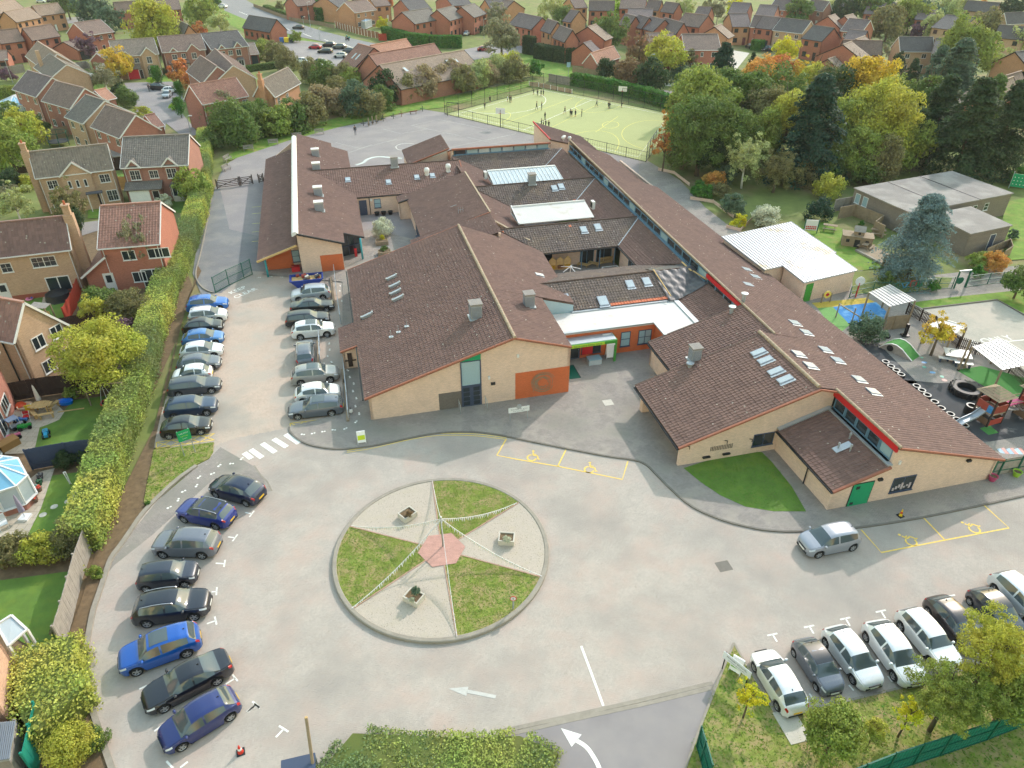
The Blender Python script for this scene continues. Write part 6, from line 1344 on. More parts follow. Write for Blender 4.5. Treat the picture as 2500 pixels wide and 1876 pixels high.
for q in[(1,(765,20),(945,-2),(930,100),'orange brick house with glazed lean-to above the main road','org','br','w'),(1,(1250,105),(1470,70),(1440,190),'brick house with grey lean-to canopy above the long dark hedge, leftmost of three','ora','dg','b'),(1,(1545,85),(1680,50),(1710,162),'middle of three brick houses above the long dark hedge','ora','dg','b'),(1,(1750,60),(1860,30),(1900,138),'rightmost of three brick houses above the long dark hedge','ora','dg','b'),(1,(1240,0),(1420,-12),(1350,28),'red brick house at the top edge behind the three hedge houses','ora','bl','b'),(1,(1950,0),(2120,-16),(2000,62),'orange brick house with dark roof at the top edge beside the grey tree','org','bl','b'),(1,(590,-25),(720,-40),(660,20),'orange brick house at the top edge by the tall round hedges','org','bl','b'),(1,(960,-30),(1090,-40),(1050,25),'orange house at the top edge right of the house with the glazed lean-to','org','br','b'),(1,(1600,-40),(1760,-50),(1680,10),'dark roofed house at the top edge above the three hedge houses','ora','bl','b'),(1,(300,-30),(470,-45),(400,25),'red brick house behind the roadside hedge at the top with grey porch','ora','br','b'),(2,(95,110),(290,150),(110,232),'end house of a descending terrace left of the dark square hedge','ora','lav','b'),(2,(335,160),(420,188),(310,262),'middle house of a descending terrace left of the dark square hedge','org','lav','b'),(2,(440,215),(545,255),(430,308),'lowest house of a descending terrace behind the dark square hedge','ora','lav','b'),(2,(990,115),(1080,140),(960,215),'first dark roofed house of the far staggered row','ora','lav','b'),(2,(1110,125),(1195,150),(1060,225),'second dark roofed house of the far staggered row','ora','lav','b'),(2,(1205,140),(1325,168),(1170,255),'third dark roofed house of the far staggered row','ora','lav','b'),(2,(1320,150),(1485,195),(1320,262),'fourth dark roofed house of the far staggered row with red gable','ora','lav','b'),(2,(1470,287),(1765,287),(1600,425),'red brick house with lichen covered roof behind the conifer','ora','br','w'),(2,(1165,277),(1395,277),(1270,340),'lichen roofed house behind the pale yellow maple','ora','br','b'),(2,(1500,110),(1690,130),(1570,190),'brick house with plum roof behind the pale birch','ora','br','b'),(2,(1870,115),(2020,115),(1890,228),'orange brick house left of a pair by the far street','org','lav','b'),(2,(2080,130),(2290,145),(2140,238),'brick house with white window right of a pair by the far street','ora','lav','w'),(2,(690,5),(900,8),(760,80),'dark roofed house at the top behind the lime green tree','ora','lav','b'),(2,(1020,70),(1225,75),(1120,135),'dark roofed range below the top row right of the lime tree','ora','lav','b'),(2,(1190,0),(1300,8),(1200,75),'gabled orange house in the top row, left of its twin','org','lav','b'),(2,(1335,15),(1445,30),(1330,100),'gabled brick house in the top row, right twin','ora','lav','b'),(2,(-30,0),(50,8),(0,60),'orange house at the top beside the birch trees','org','br','b'),(2,(515,-20),(620,-25),(560,40),'tall orange gable house at the top behind birches','org','br','b'),(2,(530,85),(600,95),(560,160),'low orange gabled house below the tall orange gable house','org','lav','b'),(2,(960,-20),(1170,-15),(1060,45),'long brick house on the top edge right of the lime green tree','ora','br','b'),(2,(1610,55),(1720,62),(1660,130),'small grey roofed house behind the birch right of the lamp post','ora','lav','b'),(3,(10,135),(155,150),(60,250),'brick house joined left of the white windowed house','ora','lav','b'),(3,(170,152),(415,178),(240,275),'buff house with three white windows and porch behind the bright yellow tree','tan','bl','w'),(3,(440,215),(610,238),(460,345),'brick house with brown windows right of the bright yellow tree','ora','bl','b'),(3,(740,155),(915,172),(800,240),'red brick house with small chimney at the back of the clustered roofs','ora','lav','w'),(3,(740,250),(890,262),(760,330),'orange gabled house in the clustered roofs','ora','lav','b'),(3,(690,338),(1015,345),(850,440),'wide plum roofed house behind the two pale gables','ora','br','b'),(3,(1160,312),(1440,314),(1240,438),'tan brick house with blue grey roof and three white windows by the lamp post','tan','bl','w'),(3,(1475,325),(1580,332),(1500,390),'grey roofed house right of the blue grey roofed house','tan','bl','b'),(3,(120,-10),(345,10),(230,70),'grey roofed house at the top edge behind dark trees','ora','lav','w'),(3,(420,-5),(570,15),(470,90),'house with white edged gable at the top edge','rbr','lav','w'),(3,(1110,20),(1240,40),(1160,110),'grey roofed house among trees at the top right','tan','bl','b'),(3,(1560,125),(1800,150),(1640,200),'wide grey roofed house among pale green trees','tan','bl','b'),(3,(1740,5),(2010,25),(1850,90),'long grey roofed house at the top right with cream gable','tan','bl','b'),(3,(2050,110),(2290,100),(2150,190),'dark roofed house at the right edge near the top','tan','bl','w'),(3,(2010,210),(2260,230),(2110,310),'dark roof at the right edge below the cream house','tan','bl','b'),(3,(2140,440),(2300,420),(2180,500),'grey roofed house at the right edge above the brown roofs','org','bl','b'),(3,(2060,640),(2190,600),(2130,730),'brown roofed house at the right edge behind the dark conifers','red','br','b'),(3,(1990,700),(2120,650),(2060,760),'lower brown roof beside the dark conifers at the right edge','red','tan','b'),(3,(1810,705),(1900,720),(1840,780),'tan roofed outbuilding between conifers at the right','org','tan','b')]:
 house(*q)
for q in[(2,(675,228),(745,205),'red gable with pale roof behind the dark square hedge','ora','tan',8.0,5.0,5.2),(2,(640,365),(700,345),'low red gable in front of the pale roofed one','ora','lav',5.5,3.0,3.6),(2,(1745,228),(1800,205),'gabled house with pale slope right of the lichen roofed house','org','tan',7.6,5.0,4.2),(3,(685,378),(760,350),'large red gable with sunlit slope, left of two near the yellow ash','ora','tan',8.0,5.0,5.6),(3,(795,332),(870,305),'large red gable with sunlit slope, right of two near the yellow ash','ora','tan',8.0,5.0,5.0),(3,(560,140),(620,120),'pale roof of a gabled house in the clustered roofs, left','ora','tan',8.0,5.0,4.4),(3,(700,138),(770,118),'pale roof of a gabled house in the clustered roofs, right','ora','tan',8.0,5.0,4.4),(3,(560,500),(620,480),'low tiled roof in front of the large red gables','ora','tan',5.5,3.0,4.0)]:
 house(q[0],q[1],q[2],(0,0),q[3],q[4],q[5],'b',hr=q[6],he=q[7],dn=q[8],auto=False)
house(2,(700,450),(890,390),(850,490),'terracotta roofed workshop with three rooflights behind a timber fence','red','terra','w',hr=5.4,he=2.9,auto=False,cat='workshop',name='workshop',extra=lambda T,L,y0,y1,fr,wc,rc:[(lambda b:b.build('rooflight','white',T))((lambda m,x:m.obox((x,y0*.75,3.65),(.8,0,0),(0,1.0,.62),(0,-.04,.06)))(MB(),x))for x in(1.3,L*.45,L*.75)])
FARH=((3,900,20),(3,1330,60),(3,640,-20),(2,2130,40),(2,1900,20))
for i,(rr,x,y)in enumerate(FARH):house(rr,(x,y),(x+150,y+8),(x+60,y+70),['distant roof left of the tall dark trees at the top right','distant grey roof among pale trees near the top right','distant house at the top edge with white gable','distant roof beside the pale flat roof at the top','distant roof at the top above the far street pair'][i],'ora','lav','b')
def shs(label,base_a,base_b,h,wallc,roofc,depth,wins,hr=7.6):
 a,c=base_a,base_b;x=(c-a);L=x.length;x.normalize();n=Vector((x.y,-x.x,0));n=n if n.x>0 else-n
 T=thing('house',label,'house',(0,0,0));wc,rc=WC[wallc],RCOL[roofc]
 wpn(T,[a-Z3*.05,c-Z3*.05,c+Z3*h,a+Z3*h],n,.3,'wall',color=wc)
 for p,d in((a,-x),(c,x)):wpn(T,[p-Z3*.05,p-n*depth*2-Z3*.05,p-n*depth*2+Z3*h,p-n*depth+Z3*hr,p+Z3*h],d,.3,'wall',color=wc)
 e0,e1=a-x*.2+n*.4+Z3*(h-.05),c+x*.2+n*.4+Z3*(h-.05);r0,r1=a-x*.2-n*depth+Z3*hr,c+x*.2-n*depth+Z3*hr
 tpa('roof',e0,e1,r1,r0,(),'roof_obj',T,rc);rsl(T,e0-n*(2*depth+.8),e1-n*(2*depth+.8),r1,r0,rc)
 b=MB();b.bar(e0+n*.05,e1+n*.05,.12,.12);b.build('gutter','white',T)
 for s,z,w,hh,nx in wins:opn(T,a.lerp(c,s)-x*w/2+Z3*z,x,n,w,hh,'white','glass',nx,1,.08,True)
 return T
shs('red brick house with white windows at the left edge beside the patio toys',zr(8,140,195),zr(8,-30,760),5.0,'red','mar',4.0,[(.30,3.2,1.5,1.2,2),(.55,3.2,1.4,1.2,2),(.25,.9,1.8,1.2,3),(.5,.1,1.6,2.0,2),(.78,.1,1.4,2.0,2)])
shs('pink brick house with white conservatory at the bottom left edge',zr(12,190,890),zr(12,150,1390),5.0,'pnk','mar',4.0,[])
house(4,(-647,812),(190,962),(150,1285),'brown roofed house with black downpipe at the left edge above the red swing','tan','red',near=True,hr=7.6,he=4.9,auto=False,dfar=3.2,extra=lambda T,L,y0,y1,fr,wc,rc:[opn(T,(L,y0+1.2+1.9*k,z),(0,1,0),(1,0,0),1.2,1.2,fr,'glass',2,1,.08)for k in(0,1)for z in(.8,3.2)]+[(lambda b:b.build('downpipe','dark',T))((lambda m:m.tube((L-1.6,y0-.08,4.7),(L-1.6,y0-.08,0),.06))(MB()))])
def cnv(label,pts,h,hr,wallz=.6):
 T=thing('conservatory',label,'conservatory',(0,0,0));P=[Vector((p.x,p.y,0))for p in pts];n=len(P);c=sum(P,Vector((0,0,0)))/n
 b=MB();b.prism([(c.x+(p.x-c.x)*.98,c.y+(p.y-c.y)*.98)for p in P],0,wallz);b.build('plinth','wall',T,color=WC['red'])
 for i in range(n):
  p,q=P[i],P[(i+1)%n];d=q-p;nn=Vector((d.y,-d.x,0)).normalized()
  if nn.dot((p+q)/2-c)<0:nn=-nn;p,q=q,p;d=-d
  opn(T,p+Z3*wallz,d,nn,d.length,h-wallz,'white','glass_sky',max(1,int(d.length/.8)),1,.07,True,'window',.06)
  b=MB();b.poly([q+Z3*h,p+Z3*h,c+Z3*hr]if(q-p).cross(c-p).z<0 else[p+Z3*h,q+Z3*h,c+Z3*hr]);rf=b.build('roof_pane','glass_blue',T)
  b=MB();b.bar(p+Z3*(h+.03),c+Z3*(hr+.04),.09,.08);b.bar(p+Z3*h,q+Z3*h,.12,.12)
  m_=max(1,int(d.length/1.1))
  for k in range(1,m_):b.bar(p.lerp(q,k/m_)+Z3*(h+.03),c+Z3*(hr+.03),.05,.05)
  b.build('glazing_bar','white',T)
 return T
cnv('white hexagonal conservatory with blue glass roof beside the navy fence',zpx(8,[(250,850),(330,1000),(240,1090),(60,1150),(-160,1120),(-120,800)]),2.2,3.3)
cnv('white conservatory with glass roof beside the uppermost terrace house',zpx(0,[(20,960),(110,1000),(250,985),(260,900),(180,890)]),2.2,3.2,.3)
cnv('glazed lean-to behind the house above the main road',zpx(1,[(870,235),(945,250),(1030,215),(950,205)]),2.3,3.1,.2)
def lean_to():
 T=thing('lean_to','white framed lean-to shelter with pale roof on the pink brick house','lean-to',(0,0,0));P=zpx(12,[(170,900),(345,690),(290,640),(110,830)]);c=sum(P,Vector((0,0,0)))/4
 P=zpx(12,[(200,830),(350,690),(250,620),(130,700)]);b=MB();q=[p+Z3*z for p,z in zip(P,(2.1,2.1,2.6,2.6))];b.add(q+[p-Z3*.08 for p in q],[(0,1,2,3),(7,6,5,4),(0,4,5,1),(1,5,6,2),(2,6,7,3),(3,7,4,0)]);o=b.build('roof','glass_sky',T)
 b=MB()
 for p,z in zip(P,(2.1,2.1,2.6,2.6)):b.bar(p,p+Z3*z,.12,.12,up=(1,0,0))
 for i in range(4):b.bar(q[i]+Z3*.03,q[(i+1)%4]+Z3*.03,.12,.10)
 b.bar(P[0]+Z3*.9,P[1]+Z3*.9,.1,.1);b.build('frame','white',T)
lean_to()

# trees, shrubs and hedges
def lfq(c,nrm,size,aspect=.62,fold=True):
 m=len(c);t=rng.normal(size=(m,3));t-=(t*nrm).sum(1)[:,None]*nrm;t/=np.linalg.norm(t,axis=1)[:,None]+1e-9
 b_=np.cross(nrm,t);s=(size*rng.uniform(.65,1.35,m))[:,None]
 v=np.stack([c-t*s,c+b_*s*aspect,c+t*s,c-b_*s*aspect],1)
 return v.reshape(-1,3)
def crown_pts(nc,per,shape=(1,1,.95),low=-.75,seed=0,cr=(.22,.40),fill=.25,jag=.30):
 g=np.random.default_rng(seed);d=g.normal(size=(nc*3,3));d/=np.linalg.norm(d,axis=1)[:,None]
 d=d[d[:,2]>low][:nc];nc=len(d);rad=np.where(g.random(nc)<fill,g.uniform(.25,.6,nc),g.uniform(.66,.66+jag,nc))
 lob=1+.16*np.sin(3*np.arctan2(d[:,1],d[:,0])+seed)+.14*np.sin(5*d[:,2]+2*np.arctan2(d[:,1],d[:,0])+seed*2.3)
 cen=d*(rad*lob)[:,None]*np.array(shape);r=g.uniform(cr[0],cr[1],nc)
 q=g.normal(size=(nc,per,3));q/=np.linalg.norm(q,axis=2)[...,None]
 q[...,2]=np.abs(q[...,2])*np.where(g.random((nc,per))<.78,1,-1)
 out=d[:,None,:]*.35+q;out/=np.linalg.norm(out,axis=2)[...,None]
 p=cen[:,None,:]+out*(r[:,None]*g.uniform(.55,1.12,(nc,per)))[...,None]*np.array([1,1,.85])
 n=out+g.normal(0,.45,out.shape);n/=np.linalg.norm(n,axis=2)[...,None]
 return p.reshape(-1,3),n.reshape(-1,3),cen,r
CROWN={}
def broad(key,nc,per,leaf,seed,**k):
 p,n,cen,r=crown_pts(nc,per,seed=seed,**k);v=lfq(p,n,np.full(len(p),leaf))
 CROWN[key]=npm('crown',v,np.arange(len(v)).reshape(-1,4),'leaf')
for s_ in range(3):
 broad(('broad',0,s_),34,34,.125,10+s_);broad(('broad',1,s_),70,52,.075,20+s_);broad(('broad',2,s_),120,90,.048,30+s_)
 broad(('airy',0,s_),26,26,.11,40+s_,cr=(.16,.30),jag=.34);broad(('airy',1,s_),60,40,.062,50+s_,cr=(.13,.26),jag=.36,fill=.4);broad(('airy',2,s_),120,70,.036,60+s_,cr=(.10,.22),jag=.36,fill=.4)
 broad(('bush',0,s_),36,34,.12,70+s_,low=-.6,shape=(1,1,1.0),jag=.2);broad(('bush',1,s_),70,56,.07,80+s_,low=-.6,jag=.22);broad(('bush',2,s_),120,90,.045,85+s_,low=-.6,jag=.24)
broad(('broad',3,0),210,140,.034,91,cr=(.16,.34),jag=.36);broad(('broad',3,1),190,140,.034,92,cr=(.2,.36));broad(('airy',3,0),200,110,.030,93,cr=(.10,.24),jag=.40,fill=.4)
CROWN[('broad',3,2)]=CROWN[('broad',3,0)];CROWN[('airy',3,1)]=CROWN[('airy',3,2)]=CROWN[('airy',3,0)]
for s_ in range(3):CROWN[('bush',3,s_)]=CROWN[('bush',2,s_)]
def conifer(key,nb,per,leaf,seed,droop=.25,power=.75,up=.0,ragged=.25):
 g=np.random.default_rng(seed);t=g.random(nb)**.8*.97+.02;a=g.uniform(0,2*np.pi,nb)
 R_=(1-t)**power*g.uniform(1-ragged,1.08,nb)+.05;z=-1+2*t
 s=g.random((nb,per))**.6;r=R_[:,None]*s
 x=np.cos(a)[:,None]*r;y=np.sin(a)[:,None]*r;zz=z[:,None]-droop*r*s+up*r+g.normal(0,.02,(nb,per))
 w=.10*(1-.4*s)*(.6+R_[:,None]);off=g.normal(0,1,(nb,per))*w
 x+=-np.sin(a)[:,None]*off;y+=np.cos(a)[:,None]*off
 c=np.stack([x,y,zz],2).reshape(-1,3)
 n=np.stack([np.cos(a)[:,None]*.5+0*s,np.sin(a)[:,None]*.5+0*s,.8+0*s],2).reshape(-1,3)+g.normal(0,.4,(nb*per,3));n/=np.linalg.norm(n,axis=1)[:,None]
 v=lfq(c,n,np.full(len(c),leaf),.45);CROWN[key]=npm('crown',v,np.arange(len(v)).reshape(-1,4),'leaf')
for s_ in range(3):
 conifer(('conifer',0,s_),100,14,.10,100+s_,power=.6,ragged=.35);conifer(('conifer',1,s_),110,44,.06,110+s_,power=.58,ragged=.4);conifer(('conifer',2,s_),190,90,.038,120+s_,power=.55,ragged=.45);CROWN[('conifer',3,s_)]=CROWN[('conifer',2,s_)]
 for l in range(4):conifer(('cypress',l,s_),150,20+8*l,.09-.01*l,130+s_+3*l,droop=-.5,power=.45,up=.6,ragged=.12)
conifer(('cedar',3,0),190,170,.027,140,droop=.36,power=.42,ragged=.55)
def pole_trunk():
 b=MB();b.tube((0,0,-.02),(0,0,1),.045,.012,8);return b.mesh('trunk','trunk',smooth=True)
def trunk_mesh(seed,birch=False):
 g=random.Random(seed);b=MB();top=Vector((g.uniform(-.06,.06),g.uniform(-.06,.06),1.0));m=top*.5+Vector((g.uniform(-.03,.03),g.uniform(-.03,.03),0))
 r=.05 if birch else .075;b.tube((0,0,-.02),m,r,r*.72,8);b.tube(m,top,r*.72,r*.3,7)
 for i in range(7):
  t=g.uniform(.45,.95);p=(m.lerp(top,(t-.5)*2)if t>.5 else Vector((0,0,0)).lerp(m,t*2));a=g.uniform(0,6.28);d=Vector((math.cos(a)*.42,math.sin(a)*.42,.34))*g.uniform(.7,1.2)
  k=p+d*.5+Vector((0,0,-.03));b.tube(p,k,r*.42,r*.28,6);b.tube(k,p+d,r*.28,r*.09,6)
 return b.mesh('trunk','birch' if birch else 'trunk',smooth=True)
PTRUNK=pole_trunk();TRUNK=[trunk_mesh(s_)for s_ in range(3)];BTRUNK=trunk_mesh(9,True)
TN=[0]
PAL=dict(dk=(58,76,46),dc=(46,70,54),md=(92,112,58),lt=(124,138,66),yg=(158,160,68),yl=(208,178,44),gd=(190,160,58),ol=(116,114,74),gy=(124,124,96),gb=(140,128,98),bg=(84,104,82),pl=(150,158,106),rs=(174,118,66),og=(196,140,72),pu=(104,80,92),pw=(178,184,160),cb=(104,124,124),hg=(70,112,44),lm=(150,180,60),br=(120,100,72))
def tree(r,x,y,rz,kind,col,label,zc=None,hscale=None,group=None,cat=None,name=None,squash=1.0):
 k=kind;zc_=zc if zc is not None else 3.0
 for _ in range(6):
  q=zr(r,x,y,zc_);Z=(CAM_H-zc_)*SP+q.y*CP;Rm=rz/3.45625*Z/FPX
  if zc is None:
   zc_={'broad':Rm*1.08+.3,'airy':Rm*1.15+.6,'bush':Rm*.70,'conifer':Rm*(hscale or 1.6)+.3,'cypress':Rm*(hscale or 1.6),'cedar':Rm*(hscale or 1.2)+.5}[k]
 i=TN[0];TN[0]+=1;s=i%3;px_=rz/3.45625;lv=0 if px_<24 else(1 if px_<44 else(2 if px_<75 else 3))
 c3=tuple(min(.6,v*1.3)for v in(C(*PAL[col])if isinstance(col,str)else C(*col)))
 nm=name or{'broad':'tree','airy':'tree','bush':'shrub','conifer':'conifer','cypress':'cypress','cedar':'cedar_tree'}[k]
 T=thing(nm,label,cat or('shrub' if k=='bush' else 'tree'),(q.x,q.y,0),random.uniform(0,6.28),group)
 key=(k,lv,s)if k!='cedar' else('cedar',3,0)
 o=link('crown' if k!='bush' else 'foliage',CROWN[key],T,c3);o.location=(0,0,zc_)
 hz_=Rm*(hscale or{'broad':1.12,'airy':1.15,'bush':1.0,'conifer':1.6,'cypress':1.6,'cedar':1.2}[k])*squash
 w_=1.3 if k=='conifer' else 1
 o.scale=(Rm*w_,Rm*w_,hz_)
 if k in('broad',)and zc is not None and Rm<zc_:hz_=max(hz_,zc_*.86)
 if k in('conifer','cypress','cedar'):th=zc_+hz_*.7
 else:th=zc_+hz_*.25
 if k!='bush' or lv>1:
  t_=link('trunk' if k!='bush' else 'stem',BTRUNK if(k=='airy' and col in('pl','gy'))else(PTRUNK if k in('conifer','cypress','cedar')else TRUNK[s]),T);t_.scale=(min(Rm*1.1,th*.8),)*2+(th,)
 return T
def trees(r,rows,group=None):
 for q in rows:tree(r,*q[:5],q[5],group=group,**(q[6]if len(q)>6 else{}))
trees(0,[(560,50,90,'broad','md','green tree behind the right of the orange pair at the top left'),(760,60,130,'broad','bg','large dark green tree at the top left'),(930,160,95,'broad','bg','round grey green tree left of the wide red houses'),(1300,240,185,'broad','yg','yellow green tree in front of the grey roofed orange house'),(1690,95,120,'broad','lt','green tree beside the main road at the top'),(1850,200,105,'airy','pl','pale willow-like tree left of the black roofed clinic'),(1690,258,60,'broad','rs','rusty brown bush below the green roadside tree'),(1790,20,70,'broad','md','small tree on the bank of the main road'),(740,395,110,'airy','pu','purple leaved tree beside the brick garages'),(985,545,112,'broad','gd','golden tree in front of the red garage house'),(870,655,115,'airy','gy','grey green spreading tree left of the cul-de-sac'),(1500,615,82,'broad','rs','rust coloured round tree by the cul-de-sac'),(1590,715,72,'bush','rs','rust coloured shrub beside the clipped yew'),(1010,770,66,'bush','dk','dark shrub at the left of the cul-de-sac'),(1060,835,92,'bush','md','mottled green shrub below the dark one by the cul-de-sac'),(1325,655,58,'cypress','hg','bright green clipped cypress near the red garage door',dict(hscale=1.3)),(1272,682,32,'bush','lm','lime green small shrub beside the bright cypress'),(1512,778,48,'cypress','hg','dark clipped yew column on the right of the cul-de-sac',dict(hscale=1.4)),(1515,920,58,'cypress','hg','rounded green conifer below the yew column',dict(hscale=1.3)),(1465,905,36,'bush','lm','yellow green shrub beside the rounded conifer'),(1210,945,70,'bush','yg','yellow flowering shrub at the bend of the cul-de-sac',dict(squash=.6)),(80,1020,130,'broad','md','tree at the left edge below the conservatory'),(200,1080,135,'broad','yg','yellow green garden tree left of the terrace'),(60,1250,185,'broad','lt','big spreading green tree at the left edge'),(330,1075,75,'bush','md','shrub under the staggered terrace'),(60,1540,110,'bush','dk','dark shrub beside the tan house at the left edge'),(225,1555,70,'bush','yg','yellow green shrub at the tan house corner'),(40,1640,100,'airy','gy','pale twiggy tree at the left edge'),(1620,1560,125,'broad','lt','green tree leaning on the long hedge beside the red brown house'),(1080,1130,40,'bush','ol','small shrub behind the red brown house'),(960,1270,45,'bush','md','low shrub by the terrace end gable'),(30,1330,80,'bush','yg','shrub beside the trampoline at the left'),(60,640,60,'bush','pu','dark bush near the left edge fence')])
GH='bushes of the field hedge behind the playground'
HB=[(0,1860,960,150,'gy'),(0,1965,1095,185,'md'),(0,2120,1030,150,'md'),(1,60,1010,130,'md'),(1,190,1050,130,'lt'),(1,330,1010,130,'md'),(1,480,965,140,'ol'),(1,620,870,140,'gb'),(1,730,830,130,'ol'),(1,860,870,140,'bg'),(1,985,890,130,'ol'),(1,1085,850,95,'md'),(1,1135,765,130,'dk'),(1,1250,765,120,'ol'),(1,1330,735,110,'yg'),(1,1450,725,130,'gb'),(1,1560,680,120,'gb'),(1,1680,665,120,'gb'),(1,1765,700,110,'ol'),(1,1870,650,120,'pl'),(1,1965,640,95,'gb'),(1,2050,595,100,'pl'),(1,2135,565,110,'yg'),(1,480,625,100,'ol'),(1,600,655,110,'md'),(1,720,665,110,'ol'),(1,820,695,90,'lt'),(1,185,470,90,'ol'),(1,90,430,80,'lt'),(1,275,525,90,'ol')]
PN=dict(gy='grey green',md='mid green',lt='light green',ol='olive',gb='grey brown',bg='blue green',dk='dark green',yg='yellow green',pl='pale green')
ORD=['first','second','third','fourth','fifth','sixth','seventh','eighth','ninth','tenth','eleventh','twelfth','thirteenth','fourteenth','fifteenth','sixteenth','seventeenth','eighteenth','nineteenth','twentieth','twenty first','twenty second','twenty third']
back=[h for h in HB if h[0]==1 and((h[1]<300 and h[2]<540)or(470<h[1]<830 and h[2]<700))]
k_=0
for h in HB:
 if h in back:lb='bush behind the field hedge, %s %s from the left, by the car park'%(PN[h[4]],ORD[back.index(h)])
 else:lb='%s bush, %s from the left along the field hedge'%(PN[h[4]],ORD[k_]);k_+=1
 tree(h[0],h[1],h[2],h[3]*1.05,'bush',h[4],lb,group=GH,squash=1.1)
trees(1,[(2090,320,135,'broad','gy','round grey green tree beside the red hatchback on the side street'),(400,60,75,'broad','ol','olive tree by the lamp post on the main road'),(1080,205,48,'bush','yl','bright yellow shrub by the garden wall on the main road'),(2040,115,95,'airy','gy','twiggy grey tree at the top right of the three hedge houses'),(1945,255,45,'bush','dk','dark shrub beside the rightmost hedge house'),(350,320,50,'bush','lt','low shrub beside the car park bins'),(225,75,45,'bush','ol','olive shrub on the bank beside the main road'),(860,25,40,'bush','dk','dark garden shrub above the main road'),(1130,30,50,'bush','rs','orange shrub at the top behind the hedge houses'),(1575,290,30,'bush','dk','small dark shrub at the end of the long hedge')])
trees(2,[(380,75,125,'airy','pl','pale birch at the top left of the far terraces'),(485,155,92,'broad','md','green tree above the descending terrace'),(590,235,72,'bush','bg','blue green shrub behind the terrace gable'),(860,280,135,'broad','md','green feathery tree left of the pale yellow maple'),(920,85,82,'broad','lm','lime green tree in the top row of houses'),(1110,440,140,'airy','br','brown olive tree left of the pale yellow maple'),(870,610,115,'bush','dk','dark evergreen bush right of the timber fence'),(1010,640,125,'bush','br','dark reddish bush under the brown olive tree'),(1200,670,150,'bush','dk','dark green bush mass under the pale yellow maple'),(1340,460,145,'broad','yg','pale yellow maple behind the pitch lamp post',dict(zc=6.0)),(1455,630,85,'bush','bg','dark grey bush beside the lamp post'),(1530,510,75,'broad','ol','olive tree by the red lichen roofed house'),(1505,65,95,'airy','pl','pale green tree at the top by the far lamp post'),(1775,85,95,'airy','gy','pale grey birch between the far houses'),(1930,70,72,'broad','yl','yellow tree at the top above the far street pair'),(1560,205,60,'bush','pl','pale shrub in front of the plum roofed house'),(60,605,115,'bush','ol','olive bush at the corner of the pitch'),(235,600,70,'bush','hg','green clipped bush by the pitch corner'),(1990,290,60,'bush','gy','grey garden shrub left of the far street pair'),(1900,330,40,'bush','yl','yellow shrub by the far street'),(1690,60,50,'broad','ol','far olive tree behind the birch'),(1280,110,50,'bush','pu','dark purple shrub between the twin gables'),(1800,660,175,'conifer','dc','tall dark green conifer in front of the lichen roofed house'),(2060,550,62,'conifer','dk','small dark conifer beside the pale drive'),(2120,640,135,'broad','og','orange yellow tree right of the tall conifer'),(1620,900,250,'broad','lt','big fresh green ash beside the pitch',dict(zc=8)),(1830,830,200,'broad','md','mid green tree between the ash and the orange tree',dict(zc=8)),(1400,1000,125,'airy','og','orange tinged tree at the pitch edge',dict(zc=6)),(1330,1230,115,'airy','rs','low rusty tree at the corner of the pitch',dict(zc=4)),(1640,1150,260,'broad','md','broad dark green tree below the big ash',dict(zc=6)),(1450,1340,95,'bush','br','brown shrub at the path by the pitch gate'),(2080,860,210,'broad','md','grey green tree left of the dark conifer',dict(zc=8)),(2010,1360,190,'airy','pl','pale speckled shrub tree beside the school path',dict(zc=4)),(1745,1530,95,'bush','og','bright orange shrub by the path'),(1610,1590,62,'bush','hg','fresh green shrub in the path planter'),(1840,1500,90,'bush','bg','blue green shrub right of the orange shrub')])
